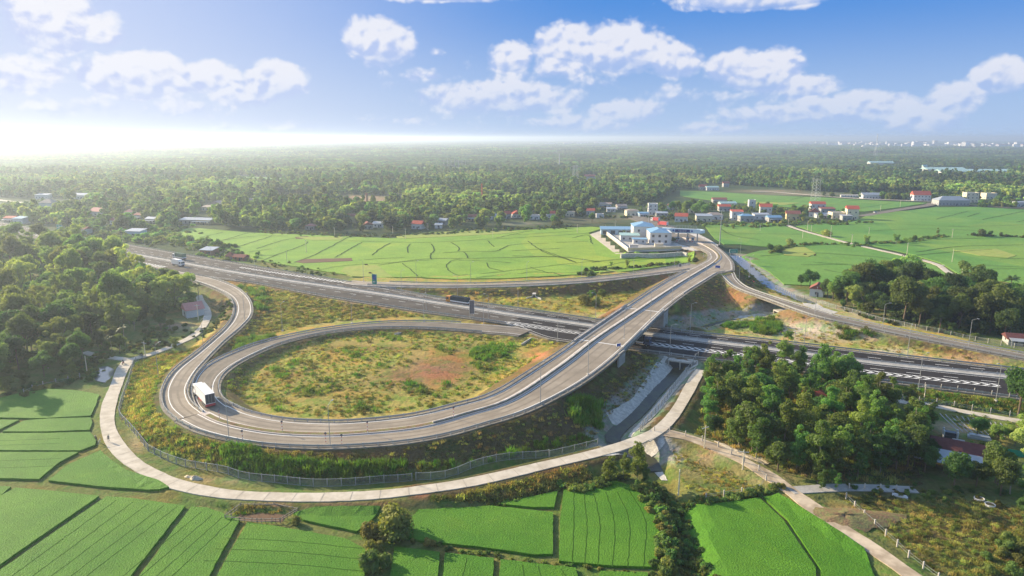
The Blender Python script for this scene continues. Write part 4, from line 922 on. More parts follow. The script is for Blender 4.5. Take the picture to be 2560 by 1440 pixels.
# ================================================================== BUILDINGS
def windows(root, wallspec, w, d, h0, h1, n, side='front', ww=1.2, wh=1.3, frame='white_paint'):
    for i in range(n):
        if side == 'front': cx = -w / 2 + w * (i + .5) / n; b = MB().box(cx - ww / 2, cx + ww / 2, -d / 2 - .06, -d / 2 + .03, h0, h0 + wh)
        elif side == 'left': cy = -d / 2 + d * (i + .5) / n; b = MB().box(-w / 2 - .06, -w / 2 + .03, cy - ww / 2, cy + ww / 2, h0, h0 + wh)
        else: cy = -d / 2 + d * (i + .5) / n; b = MB().box(w / 2 - .03, w / 2 + .06, cy - ww / 2, cy + ww / 2, h0, h0 + wh)
        o = b.build('window', M['window_dark'], root)
def house(px, py, w, d, h, roof, wall, label, rz=0, rh=1.8, kind='gable', z=0.0, storeys=1, group=None, porch=False, name='house'):
    x, y = U(px, py, z); zz = max(z, gz(x, y) - .1)
    # the given pixel is the middle of the front foot: step back half the depth
    x += math.sin(-R(rz)) * 0 - math.sin(R(rz)) * d / 2; y += math.cos(R(rz)) * d / 2
    r = empty(name, (x, y, zz), R(rz), label=label, cat='house', group=group)
    MB().box(-w / 2, w / 2, -d / 2, d / 2, -.6, h).build('wall', M[wall], r)
    rb = MB(); e = .5
    if kind == 'gable':        # ridge along x
        V = [(-w / 2 - e, -d / 2 - e, h - .15), (w / 2 + e, -d / 2 - e, h - .15), (w / 2 + e, d / 2 + e, h - .15), (-w / 2 - e, d / 2 + e, h - .15), (-w / 2 - e, 0, h + rh), (w / 2 + e, 0, h + rh)]
        rb.add(V, [(0, 1, 5, 4), (2, 3, 4, 5), (1, 2, 5), (3, 0, 4), (3, 2, 1, 0)])
    elif kind == 'gabley':     # ridge along y, gable to the front
        V = [(-w / 2 - e, -d / 2 - e, h - .15), (w / 2 + e, -d / 2 - e, h - .15), (w / 2 + e, d / 2 + e, h - .15), (-w / 2 - e, d / 2 + e, h - .15), (0, -d / 2 - e, h + rh), (0, d / 2 + e, h + rh)]
        rb.add(V, [(1, 2, 5, 4), (3, 0, 4, 5), (0, 1, 4), (2, 3, 5), (3, 2, 1, 0)])
        MB().add([(-w / 2, -d / 2, h), (w / 2, -d / 2, h), (0, -d / 2, h + rh - .3)], [(0, 1, 2)])
    elif kind == 'hip':
        k = min(w, d) / 2 - .01
        a = (w / 2 - k); c_ = (d / 2 - k)
        V = [(-w / 2 - e, -d / 2 - e, h - .1), (w / 2 + e, -d / 2 - e, h - .1), (w / 2 + e, d / 2 + e, h - .1), (-w / 2 - e, d / 2 + e, h - .1), (-a, -c_, h + rh), (a, -c_, h + rh), (a, c_, h + rh), (-a, c_, h + rh)]
        rb.add(V, [(0, 1, 5, 4), (1, 2, 6, 5), (2, 3, 7, 6), (3, 0, 4, 7), (4, 5, 6, 7), (3, 2, 1, 0)])
    elif kind == 'shed':
        V = [(-w / 2 - e, -d / 2 - e, h), (w / 2 + e, -d / 2 - e, h), (w / 2 + e, d / 2 + e, h + rh), (-w / 2 - e, d / 2 + e, h + rh)]
        rb.add(V + [(a, b, c_ - .2) for a, b, c_ in V], [(0, 1, 2, 3), (7, 6, 5, 4), (0, 4, 5, 1), (1, 5, 6, 2), (2, 6, 7, 3), (3, 7, 4, 0)])
    else:                       # flat with parapet
        rb.box(-w / 2 + .2, w / 2 - .2, -d / 2 + .2, d / 2 - .2, h, h + .12)
        pb = MB()
        for q in ((-w / 2, w / 2, -d / 2, -d / 2 + .2), (-w / 2, w / 2, d / 2 - .2, d / 2), (-w / 2, -w / 2 + .2, -d / 2 + .2, d / 2 - .2), (w / 2 - .2, w / 2, -d / 2 + .2, d / 2 - .2)): pb.box(*q, h, h + .6)
        pb.build('parapet', M[wall], r)
    rb.build('roof', M[roof], r)
    hs = h / storeys
    for s_ in range(storeys):
        windows(r, None, w, d, s_ * hs + 1.1, 0, max(1, int(w / 3.6)), 'front')
        if d > 6: windows(r, None, w, d, s_ * hs + 1.1, 0, max(1, int(d / 4.5)), 'left', .9, 1.2)
    MB().box(w * .08 - .5, w * .08 + .5, -d / 2 - .08, -d / 2 + .03, 0, 2.1).build('door', M['window_dark'], r)
    if porch:
        pr = MB(); pr.add([(-w / 2, -d / 2 - 3, 2.5), (w / 2, -d / 2 - 3, 2.5), (w / 2, -d / 2, 2.9), (-w / 2, -d / 2, 2.9), (-w / 2, -d / 2 - 3, 2.4), (w / 2, -d / 2 - 3, 2.4), (w / 2, -d / 2, 2.8), (-w / 2, -d / 2, 2.8)], [(0, 1, 2, 3), (7, 6, 5, 4), (0, 4, 5, 1), (1, 5, 6, 2), (3, 7, 4, 0)])
        pr.build('porch_roof', M['tin_roof'], r)
        for q in (-1, 1): MB().box(q * (w / 2 - .3) - .12, q * (w / 2 - .3) + .12, -d / 2 - 2.9, -d / 2 - 2.66, -.3, 2.45).build('porch_post', M[wall], r)
    return r
HS = [
 # village behind the toll gate, left to right
 (1293, 545, 9, 8, 4, 'red_roof', 'white_wall', 'white house with a bright red gable roof at the left end of the village', 12, 3, 'gabley'),
 (1336, 549, 10, 7, 3.6, 'flat_roof', 'white_wall', 'low white flat roofed house among trees left of the toll yard', 5, 1, 'flat'),
 (1512, 519, 14, 8, 4.2, 'rust_roof', 'cream_wall', 'long cream house with an arched side at the wood edge', -8, 1.2, 'gable'),
 (1528, 530, 9, 7, 3.4, 'tin_roof', 'white_wall', 'small white porch house with a pale tin roof in front of the cream one', -4, 1.0, 'shed'),
 (1556, 525, 10, 8, 4.2, 'rust_roof', 'grey_wall', 'grey walled house with a brown gable roof by the wood', 10, 1.8, 'gable'),
 (1582, 540, 12, 9, 5.4, 'rust_roof', 'cream_wall', 'cream house with a curved brown roof at the village corner', 6, 1.2, 'hip'),
 (1610, 543, 9, 7, 3.8, 'blue_roof', 'blue_wall', 'pale blue single storey house beside the village corner', 4, 1.0, 'gable'),
 (1632, 537, 9, 9, 10.5, 'flat_roof', 'white_wall', 'tall white three storey house behind the lamp mast', -6, 1, 'flat'),
 (1655, 541, 11, 7, 3.2, 'tin_roof', 'grey_wall', 'open grey shed right of the tall white house', -5, 1.0, 'shed'),
 (1676, 524, 7, 7, 4.5, 'tile_roof', 'white_wall', 'white gabled house half hidden behind the red trucks', -15, 2.6, 'gabley'),
 (1702, 555, 11, 9, 5.2, 'red_roof', 'white_wall', 'white house with a bright red roof above the toll canopy', -18, 2.6, 'gable'),
 (1729, 533, 6, 5, 4.6, 'flat_roof', 'cream_wall', 'small cream box house among trees', 0, 1, 'flat'),
 (1752, 528, 8, 7, 4, 'tile_roof', 'cream_wall', 'cream house with a brown roof at the back of the village', -10, 2, 'gable'),
 (1760, 554, 14, 9, 5.2, 'tin_roof', 'cream_wall', 'cream house with a teal shutter left of the second mast', -8, 1.2, 'shed'),
 (1788, 549, 14, 8, 4.6, 'rust_roof', 'white_wall', 'white house with a brown hipped roof just left of the tall lamp mast', -5, 1.8, 'hip'),
 (1812, 528, 12, 9, 5, 'red_roof', 'grey_wall', 'grey house with a dark red roof behind the white terrace', -5, 2, 'gable'),
 (1843, 551, 10, 15, 8.2, 'red_roof', 'white_wall', 'tall white terrace house with a red parapet', -10, 1.2, 'gable'),
 (1868, 554, 13, 9, 5.2, 'blue_roof', 'grey_wall', 'grey house with a blue grey hipped roof facing the paddies', 3, 1.6, 'hip'),
 (1905, 549, 14, 8, 4.8, 'tin_roof', 'white_wall', 'wide white house with a pale roof in front of the red roofed tower', 0, .8, 'shed'),
 (1914, 540, 11, 9, 9.0, 'red_roof', 'white_wall', 'two storey white house with a bright red roof in the village middle', -14, 2.8, 'gable'),
 (1938, 555, 12, 8, 4.2, 'blue_roof', 'grey_wall', 'grey house with blue tin roof where the field path begins', 4, 1.6, 'gable'),
 (1880, 521, 7, 7, 8.5, 'flat_roof', 'white_wall', 'narrow white three storey house at the back of the village', -8, 1, 'flat'),
 (1800, 507, 16, 10, 4, 'tile_roof', 'grey_wall', 'long low house with a brown red roof near the back paddies', -3, 2, 'gable'),
 (1822, 517, 18, 10, 4, 'green_roof', 'white_wall', 'low shed with a pale green roof', 5, 1.6, 'gable'),
 (1983, 549, 12, 9, 5.5, 'tile_roof', 'yellow_wall', 'yellow ochre house with a dark red roof right of the path start', -14, 2.6, 'gable'),
 (2045, 530, 14, 9, 8.4, 'red_roof', 'white_wall', 'white two storey house with a long red roof below the pylon', -8, 2.2, 'gable'),
 (2034, 543, 9, 8, 5, 'tile_roof', 'white_wall', 'white house with a steep dark red gable below the pylon', -28, 3.2, 'gabley'),
 (2060, 545, 14, 8, 3.4, 'tin_roof', 'white_wall', 'low white sheds with a pale roof beside the steep gable', 0, 1.2, 'gable'),
 (2070, 533, 14, 9, 4.6, 'tile_roof', 'grey_wall', 'grey house with brown roof behind the pale sheds', -5, 1.2, 'shed'),
 (2097, 547, 13, 9, 5.6, 'flat_roof', 'cream_wall', 'cream flat roofed house left of the tall end house', 2, 1, 'flat'),
 (2131, 549, 10, 10, 10, 'red_roof', 'cream_wall', 'tall cream house with a bright red roof at the right end of the row', -14, 2.8, 'gable'),
 (2118, 552, 9, 6, 4.6, 'tin_roof', 'grey_wall', 'dark lean-to below the tall end house', 0, .6, 'shed'),
 # along the far road
 (2305, 503, 19, 12, 7.5, 'red_roof', 'white_wall', 'large white house with bright red roofs by the far road', -10, 4.5, 'gable'),
 (2180, 497, 22, 11, 5, 'tin_roof', 'white_wall', 'white sheds with curved pale roofs at the far wood edge', -4, 2.4, 'gable'),
 (2125, 493, 22, 4, 2.4, 'flat_roof', 'white_wall', 'long low white wall building by the far road', -3, .6, 'shed'),
 (2385, 514, 34, 15, 6, 'tin_roof', 'grey_wall', 'large grey barn with a pale hipped roof by the far road', -3, 4.2, 'hip'),
 (2430, 506, 14, 10, 11, 'flat_roof', 'cream_wall', 'cream block at the palm grove on the far right', -6, 1, 'flat'),
 (2478, 498, 14, 10, 7, 'flat_roof', 'cream_wall', 'pale house deep in trees at the far right', 4, 1, 'flat'),
 (2553, 517, 10, 8, 5, 'tin_roof', 'white_wall', 'white house at the right edge of the picture', 3, 1, 'gable'),
 (1758, 475, 10, 8, 5, 'red_roof', 'grey_wall', 'red roofed house beyond the back paddies', -5, 3, 'gable'),
 (1782, 476, 18, 9, 4.5, 'green_roof', 'white_wall', 'green roofed shed beyond the back paddies', 4, 1.6, 'gable'),
 (1816, 468, 9, 8, 6, 'tile_roof', 'grey_wall', 'brown roofed house in the trees beyond the back paddies', 0, 2.6, 'gable'),
 (1473, 449, 24, 14, 6, 'tile_roof', 'grey_wall', 'brown roofed house in the wood beside the left pylon', 10, 3, 'gable'),
 # centre, along the upper edge of the big paddies
 (1041, 573, 9, 8, 4.5, 'red_roof', 'white_wall', 'white house with an orange red roof at the upper edge of the big paddies', -18, 2.4, 'gable'),
 (921, 573, 8, 7, 4, 'tile_roof', 'grey_wall', 'small dark house with a brown roof behind bamboo', 20, 2, 'gabley'),
 (945, 569, 9, 7, 3.6, 'tin_roof', 'white_wall', 'pale blue tin roofed shed next to the small dark house', 0, 1, 'shed'),
 (878, 557, 7, 7, 6, 'tile_roof', 'yellow_wall', 'yellow house with a brown roof deep in the trees', 4, 2, 'gable'),
 (775, 575, 8, 6, 3.4, 'pink_roof', 'grey_wall', 'small hut with a pink red roof at the tree foot', 0, 1.6, 'hip'),
 (1105, 562, 8, 7, 4, 'tin_roof', 'grey_wall', 'grey hut right of the orange red roofed house', -25, 1.6, 'gable'),
 (1096, 571, 6, 5, 3, 'tin_roof', 'white_wall', 'tiny pale roofed hut by the palm', 0, 1, 'shed'),
 (1268, 547, 8, 7, 4.6, 'red_roof', 'grey_wall', 'house with two red roof planes beside the clearing', 20, 2.6, 'gable'),
 (1180, 553, 9, 7, 4, 'tile_roof', 'cream_wall', 'cream house with a brown roof between the orange roofed house and the clearing', 8, 2, 'gable'),
 (1232, 549, 8, 7, 4, 'tin_roof', 'white_wall', 'white tin roofed house left of the double red roof', -6, 1.2, 'gable'),
 (1378, 545, 8, 7, 4.4, 'red_roof', 'white_wall', 'white house with a red roof between the two bright trees', 6, 2.2, 'gable'),
 (1425, 541, 9, 7, 4, 'flat_roof', 'cream_wall', 'low cream house by the village lane left of the toll yard', -4, 1, 'flat'),
 (1476, 537, 8, 7, 4.2, 'red_roof', 'white_wall', 'small red roofed house at the left end of the village street', -10, 2, 'gable'),
 (1500, 545, 7, 6, 3.4, 'flat_roof', 'white_wall', 'tiny white house at the lane bend behind the toll yard', 0, 1, 'flat'),
 # left, along and behind the motorway
 (537, 523, 16, 12, 5.6, 'rust_roof', 'cream_wall', 'roofless looking cream house left of the brick field', -8, 3, 'gabley'),
 (518, 527, 12, 9, 4, 'rust_roof', 'cream_wall', 'low cream wing beside the gabled cream house', -6, 1.2, 'shed'),
 (632, 510, 12, 9, 5, 'rust_roof', 'grey_wall', 'grey house at the edge of the brick field', -4, 1.2, 'gable'),
 (470, 560, 17, 9, 3.8, 'tin_roof', 'grey_wall', 'white tin roofed shed behind the first paddy', -10, 1.2, 'shed'),
 (505, 561, 18, 9, 4, 'tin_roof', 'yellow_wall', 'long tin roofed shed with ochre walls behind the first paddy', -14, 1.6, 'gable'),
 (376, 558, 11, 8, 4, 'tin_roof', 'grey_wall', 'tin roofed hut with grey walls left of the sheds', -16, 1.4, 'gable'),
 (345, 549, 10, 9, 4.4, 'tile_roof', 'grey_wall', 'dark hut with a brown roof among palms', -20, 1.6, 'gable'),
 (322, 541, 9, 8, 4.4, 'pink_roof', 'white_wall', 'house with a faded red roof among trees at the left', 0, 2.4, 'hip'),
 (238, 540, 14, 10, 4.6, 'pink_roof', 'white_wall', 'house with a large faded red roof by the left lane', -20, 3.2, 'gable'),
 (283, 561, 8, 7, 3.6, 'pink_roof', 'white_wall', 'small house with a pinkish gable roof near the motorway', -24, 2.4, 'gabley'),
 (114, 522, 15, 12, 6.4, 'rust_roof', 'white_wall', 'white villa with a brown hipped roof at the far left', -6, 4, 'hip'),
 (104, 497, 16, 9, 5, 'tin_roof', 'white_wall', 'long white shed beyond the villa', 0, 1, 'shed'),
 (200, 498, 16, 10, 5, 'tin_roof', 'white_wall', 'pale pair of sheds at the far left wood', -5, 2.4, 'gable'),
 (45, 560, 10, 8, 5, 'blue_roof', 'white_wall', 'white house with a blue roof by the motorway at the far left', -10, 1.2, 'shed'),
 (22, 556, 10, 8, 4, 'red_roof', 'grey_wall', 'hut with a washed out red roof at the left picture edge', -6, 1.6, 'gable'),
 (195, 585, 13, 8, 4, 'tile_roof', 'white_wall', 'white house with a sagging brown roof beside the motorway', -10, 1.6, 'gable'),
 (332, 592, 13, 8, 4.4, 'tin_roof', 'blue_wall', 'blue grey shed with awnings beside the motorway', -12, 1.2, 'shed'),
 (516, 638, 9, 7, 3.4, 'tin_roof', 'brick_wall', 'roadside stall with a white awning behind the lamp post', -14, 1.2, 'shed'),
 (572, 650, 5, 4, 2.4, 'tile_roof', 'grey_wall', 'thatched cone topped hut by the paddy corner', -14, 2.4, 'hip'),
 (597, 652, 8, 5, 2.4, 'tile_roof', 'brick_wall', 'low brick hut with a brown roof by the paddy corner', -14, 1.4, 'gable'),
 # near the roads
 (2040, 742, 6, 7, 4.0, 'tile_roof', 'white_wall', 'white house with dark red roof tucked beside the right grove', -30, 2.2, 'gabley'),
 (462, 792, 7, 7, 3.4, 'pink_roof', 'white_wall', 'white house with a salmon gable roof under the bamboo by the slip road', -50, 2.6, 'gabley'),
 (2040, 1025, 6, 6, 4, 'red_roof', 'brick_wall', 'hut with a bright red roof buried in the lower right grove', -6, 1.6, 'hip'),
 (2388, 1158, 10, 6.5, 2.8, 'dark_roof', 'grey_wall', 'farmhouse with dark red tiles and a white tin strip at the lower right', -31, 1.8, 'gable'),
 (2556, 866, 9, 7, 2.4, 'dark_roof', 'grey_wall', 'low brown roofed house at the right edge beyond the slip road', -20, 1.6, 'gable'),  # dark roof colour put in place of the shade falling here
]
for h_ in HS:
    st = 3 if h_[4] > 10 else 2 if h_[4] > 7 else 1
    r_ = house(h_[0], h_[1], h_[2], h_[3], h_[4], h_[5], h_[6], h_[7], h_[8], h_[9], h_[10], storeys=st, porch=h_[4] < 4.5 and h_[2] > 8.5 and h_[10] in ('gable',))
# the strip of white tin on the farmhouse
xx, yy = U(2358, 1172, .3); r_ = empty('lean_to', (xx, yy, .2), R(-31), label='white tin lean-to roof along the front of the red tiled farmhouse', cat='shed')
b = MB(); b.add([(-6, -1.8, 2.2), (6, -1.8, 2.2), (6, 1.8, 2.9), (-6, 1.8, 2.9), (-6, -1.8, 2.1), (6, -1.8, 2.1), (6, 1.8, 2.8), (-6, 1.8, 2.8)], [(0, 1, 2, 3), (7, 6, 5, 4), (0, 4, 5, 1), (1, 5, 6, 2), (3, 7, 4, 0), (2, 6, 7, 3)]); b.build('roof', M['tin_roof'], r_)
for q in (-5.8, 0, 5.8): MB().box(q - .08, q + .08, -1.7, -1.54, -.3, 2.2).build('post', M['trunk'], r_)

# toll office compound
Z = 3.2
def block(name, x, y, w, d, h, roof, wall, label, rz=R(-4), rh=2.2, kind='gabley', z=Z, wins=()):
    r = empty(name, (x, y, z), rz, label=label, cat='office building')
    MB().box(-w / 2, w / 2, -d / 2, d / 2, -.3, h).build('wall', M[wall], r); rb = MB(); e = .6
    if kind == 'gabley':
        V = [(-w / 2 - e, -d / 2 - e, h - .1), (w / 2 + e, -d / 2 - e, h - .1), (w / 2 + e, d / 2 + e, h - .1), (-w / 2 - e, d / 2 + e, h - .1), (0, -d / 2 + 5, h + rh), (0, d / 2 - 5, h + rh)]
        rb.add(V, [(1, 2, 5, 4), (3, 0, 4, 5), (0, 1, 4), (2, 3, 5), (3, 2, 1, 0)])
    elif kind == 'shed':
        V = [(-w / 2 - e, -d / 2 - e, h), (w / 2 + e, -d / 2 - e, h), (w / 2 + e, d / 2 + e, h + rh), (-w / 2 - e, d / 2 + e, h + rh)]
        rb.add(V + [(a, b_, c_ - .25) for a, b_, c_ in V], [(0, 1, 2, 3), (7, 6, 5, 4), (0, 4, 5, 1), (1, 5, 6, 2), (2, 6, 7, 3), (3, 7, 4, 0)])
    else: rb.box(-w / 2 - .3, w / 2 + .3, -d / 2 - .3, d / 2 + .3, h, h + .35)
    rb.build('roof', M[roof], r)
    for (side, n, h0, ww, wh) in wins: windows(r, None, w, d, h0, 0, n, side, ww, wh)
    return r
b1 = block('toll_office', 102, 475, 13, 20, 8.2, 'blue_roof', 'white_wall', 'white two storey toll office with a blue hipped roof, the block nearest the camera', wins=[('front', 3, 1.2, 1.6, 1.7), ('front', 3, 5.0, 1.6, 1.7), ('left', 5, 1.0, .8, 5.8)])
for k in range(2):
    for q in range(3): MB().box(6.6, 8.2, -9 + q * 6, -8.8 + q * 6, k * 4, k * 4 + 3.9).build('balcony_column', M['white_wall'], b1)
    MB().box(6.5, 8.4, -9.5, 9.5, 3.9 + k * 4, 4.15 + k * 4).build('balcony', M['white_wall'], b1)
block('toll_office', 96, 500, 15, 19, 9.2, 'blue_roof', 'white_wall', 'white two storey toll office with a blue roof, the block behind the nearest one', wins=[('left', 4, 1.0, .8, 6.4), ('front', 2, 5.4, 1.4, 1.6)])
block('toll_annex', 84, 485, 13, 9, 4.2, 'green_roof', 'white_wall', 'low white annex with a pale roof left of the toll office', kind='shed', rh=.6, wins=[('front', 3, 1.2, 1.4, 1.3)])
block('toll_annex', 88.5, 470, 9, 5, 3.4, 'blue_roof', 'white_wall', 'small white annex with a light blue canopy in front of the low annex', kind='shed', rh=.3, wins=[('front', 2, 1.1, 1.2, 1.2)])
block('toll_garage', 83, 520, 30, 8, 3.8, 'blue_roof', 'blue_wall', 'long blue roofed garage wing at the back of the toll yard', kind='shed', rh=1.2, wins=[('front', 5, .2, 3.4, 2.6)])
block('toll_hut', 80.5, 447, 5.5, 4, 2.6, 'flat_roof', 'white_wall', 'small flat topped hut in the near corner of the toll yard', kind='flat')
block('toll_hut', 99, 456, 5.5, 2.5, 2.0, 'flat_roof', 'cream_wall', 'cream water tank hut before the nearest toll office', kind='flat')
def wall_run(pts, z, h, t_, m_, label, name='yard_wall', z0=None, cap=None):
    L = [np.array(U(*p, z)) for p in pts]; r = empty(name, (*L[0], z), label=label, cat='wall'); o0 = L[0]
    b = MB()
    for a, c_ in zip(L[:-1], L[1:]):
        d = (c_ - a) / np.linalg.norm(c_ - a); n_ = np.array([-d[1], d[0]]) * t_ / 2
        b.prism([tuple(a - o0 - n_), tuple(c_ - o0 - n_), tuple(c_ - o0 + n_), tuple(a - o0 + n_)], (z0 if z0 is not None else -.5), h)
    b.build('wall', M[m_], r)
    if cap:
        b = MB()
        for a, c_ in zip(L[:-1], L[1:]):
            d = (c_ - a) / np.linalg.norm(c_ - a); n_ = np.array([-d[1], d[0]]) * (t_ / 2 + .08)
            b.prism([tuple(a - o0 - n_), tuple(c_ - o0 - n_), tuple(c_ - o0 + n_), tuple(a - o0 + n_)], h, h + .15)
        b.build('coping', M[cap], r)
    return r
wall_run([(1505, 577), (1570, 627)], Z, 2.0, .25, 'cream_wall', 'pale wall along the left side of the toll yard', cap='white_wall')
wall_run([(1570, 627), (1704, 622)], Z, 1.7, .25, 'yellow_wall', 'ochre wall along the front of the toll yard', cap='cream_wall')
wall_run([(1552, 635), (1571, 633), (1640, 634), (1706, 629), (1718, 632)], Z, -.1, 1.2, 'stone', 'grey stone retaining wall holding up the front of the toll yard', name='retaining_wall', z0=-3.6)
flat('concrete_apron', [(1475, 586), (1500, 578), (1567, 629), (1545, 639)], .5, 'path', thick=.8, dz=.1)
flat('concrete_apron', [(1466, 589), (1474, 585), (1528, 624), (1516, 626)], .3, 'path', thick=.6, dz=.05)
# toll canopy
c0 = U(1664, 600, Z); c1 = U(1750, 604, Z); mid = (c0 + c1) / 2; ang = math.atan2(c1[1] - c0[1], c1[0] - c0[0]); WC = np.linalg.norm(c1 - c0)
tcn_ = empty('toll_canopy', (mid[0], mid[1], Z), ang, label='pale blue toll gate canopy on columns across the road', cat='toll gate')
b = MB(); b.prism([(-WC / 2 - 3, -4), (WC / 2 + 1, -4), (WC / 2 + 3, -1), (WC / 2, 4.5), (-WC / 2 - 3, 4.5)], 6.3, 8.4); b.build('roof', M['canopy'], tcn_)
MB().box(-WC / 2 - 3.2, WC / 2, -4.12, -4.004, 6.2, 9.0).build('fascia', M['canopy'], tcn_)
MB().box(-5.2, 5.0, -4.25, -4.125, 6.7, 8.6).build('sign_board', M['sign_navy'], tcn_)
for q in (-6.4, 6.3):
    b = MB().tube((q, -4.13, 7.7), (q, -4.28, 7.7), .72, n=14); b.build('emblem', M['sign_blue'], tcn_)
for row, (txt, zt) in enumerate([('ĐƯỜNG CAO TỐC', 7.8), ('TRẠM THU PHÍ', 6.95)]):
    cu = bpy.data.curves.new('text_outline', 'FONT'); cu.body = txt; cu.size = .68; cu.align_x = 'CENTER'; cu.extrude = .02
    o = bpy.data.objects.new('text_outline', cu); COL.objects.link(o); bpy.context.view_layer.update(); tm_ = bpy.data.meshes.new_from_object(o.evaluated_get(bpy.context.evaluated_depsgraph_get())); bpy.data.objects.remove(o); tm_.materials.clear(); tm_.materials.append(M['white_paint']); o = bpy.data.objects.new('lettering', tm_); COL.objects.link(o); o.parent = tcn_; o.location = (0, -4.29, zt); o.rotation_euler = (R(90), 0, 0)
for q in np.linspace(-WC / 2 + 2, WC / 2 - 2, 4):
    for s_ in (-2.2, 2.2): MB().tube((q, s_, 0), (q, s_, 6.3), .28, n=8).build('column', M['grey_wall'], tcn_)
b = MB().box(-9, 9, 1, 4, 8.42, 8.5)
for q in np.linspace(-9, 9, 10): b.box(q - .06, q + .06, 3.9, 4.05, 8.5, 10.4)
b.box(-9, 9, 3.92, 4.0, 10.3, 10.45); b.box(-9, 9, 3.92, 4.0, 9.4, 9.52); b.build('roof_railing', M['grey_metal'], tcn_)
for i, q in enumerate((-3.4, 3.4, WC / 2 - 5)):
    p_ = mid + np.array([math.cos(ang), math.sin(ang)]) * q
    k = empty('toll_booth', (p_[0], p_[1], Z), ang, label=['toll booth on the left island under the canopy', 'toll booth on the middle island under the canopy', 'toll booth on the right island under the canopy'][i], cat='booth')
    MB().box(-.9, .9, -1.5, 1.5, .3, 1.2).build('body', M['white_wall'], k); MB().box(-.86, .86, -1.46, 1.46, 1.2, 2.3).build('window', M['glass'], k)
    MB().box(-1.1, 1.1, -1.7, 1.7, 2.3, 2.5).build('roof', M['blue_roof'], k); MB().box(-1.1, 1.1, -7, 5, .02, .3).build('island', M['kerb'], k)
    b = MB()
    for s_ in (-6.5, -5.2): b.box(-.25, .25, s_, s_ + .5, .3, 1.1)
    b.build('bollard', M['truck_red'], k)

# far town, factory sheds, tower on the horizon
mat('far_white', (.78, .76, .74), .9, .1, .02)
mat('far_grey', (.50, .50, .50), .9, .1, .02)
for i in range(190):
    px = 1900 + rng.random() ** .8 * 680 if i < 150 else 1330 + rng.random() * 560
    py = 361 + (px - 1900) / 680 * 11 + rng.normal(0, 1.6) if i < 150 else 359.5 + rng.random() * 5
    x, y = U(px, py, 0); w_ = rng.uniform(22, 75) * (y / 5000); h_ = rng.uniform(20, 34) if rng.random() < .9 else rng.uniform(34, 46)
    if i >= 150: h_ = rng.uniform(20, 28)
    o = empty('town_building', (x, y, 0), rng.uniform(-.5, .5), label='pale building in the far town below the horizon', cat='building', group='buildings of the far town')
    MB().box(-w_ / 2, w_ / 2, -15, 15, -1, h_).build('wall', M['far_white' if rng.random() < .7 else 'far_grey'], o)
    MB().box(-w_ / 2 - 1, w_ / 2 + 1, -16, 16, h_, h_ + 1.2).build('roof', M['far_grey' if rng.random() < .7 else 'pink_roof'], o)
for (px, py, w_, h_, m_, lb) in [(2288, 371, 46, 46, 'far_white', 'tallest pale slab block in the far town'), (2106, 366, 70, 40, 'far_white', 'broad pale block at the left of the far town'), (2140, 370, 36, 30, 'far_grey', 'square grey block in the left part of the far town'), (2245, 370, 45, 36, 'far_grey', 'grey block left of the tallest slab'),
                              (2262, 371, 60, 30, 'far_white', 'white block just left of the tallest slab'), (2336, 368, 28, 52, 'far_grey', 'slim grey tower right of the tallest slab'), (2330, 371, 60, 28, 'far_grey', 'low grey block under the slim tower'), (2545, 371, 50, 42, 'far_white', 'pale block near the right edge of the far town'), (2175, 372, 110, 22, 'far_white', 'long pale hall with pink walls in the far town'), (2465, 373, 160, 18, 'far_white', 'very long white hall right in the far town')]:
    x, y = U(px, py, 0); o = empty('town_building', (x, y, 0), 0, label=lb, cat='building', group='large buildings of the far town'); MB().box(-w_ / 2, w_ / 2, -14, 14, -1, h_).build('wall', M[m_], o)
    MB().box(-w_ / 2 - .5, w_ / 2 + .5, -14.5, 14.5, h_, h_ + 1).build('roof', M['far_grey'], o)
for (px, py, w_, d_, h_, lb) in [(2356, 433, 80, 30, 11, 'pale green factory shed at the left of the far factory'), (2455, 437, 120, 36, 10, 'long pale green factory shed at the right of the far factory'), (2380, 438, 60, 30, 10, 'low pale shed in front of the far factory'), (2200, 416, 60, 20, 12, 'thin white shed roof in the far wood'), (2310, 427, 8, 8, 12, 'small white hut left of the far factory')]:
    x, y = U(px, py, 0); o = empty('factory_shed', (x, y, 0), R(-3), label=lb, cat='factory'); MB().box(-w_ / 2, w_ / 2, -d_ / 2, d_ / 2, -1, h_ - 2).build('wall', M['white_wall'], o)
    b = MB(); b.add([(-w_ / 2 - 1, -d_ / 2 - 1, h_ - 2), (w_ / 2 + 1, -d_ / 2 - 1, h_ - 2), (w_ / 2 + 1, d_ / 2 + 1, h_ - 2), (-w_ / 2 - 1, d_ / 2 + 1, h_ - 2), (-w_ / 2 - 1, 0, h_ + 2), (w_ / 2 + 1, 0, h_ + 2)], [(0, 1, 5, 4), (2, 3, 4, 5), (1, 2, 5), (3, 0, 4), (3, 2, 1, 0)]); b.build('roof', M['green_roof'], o)

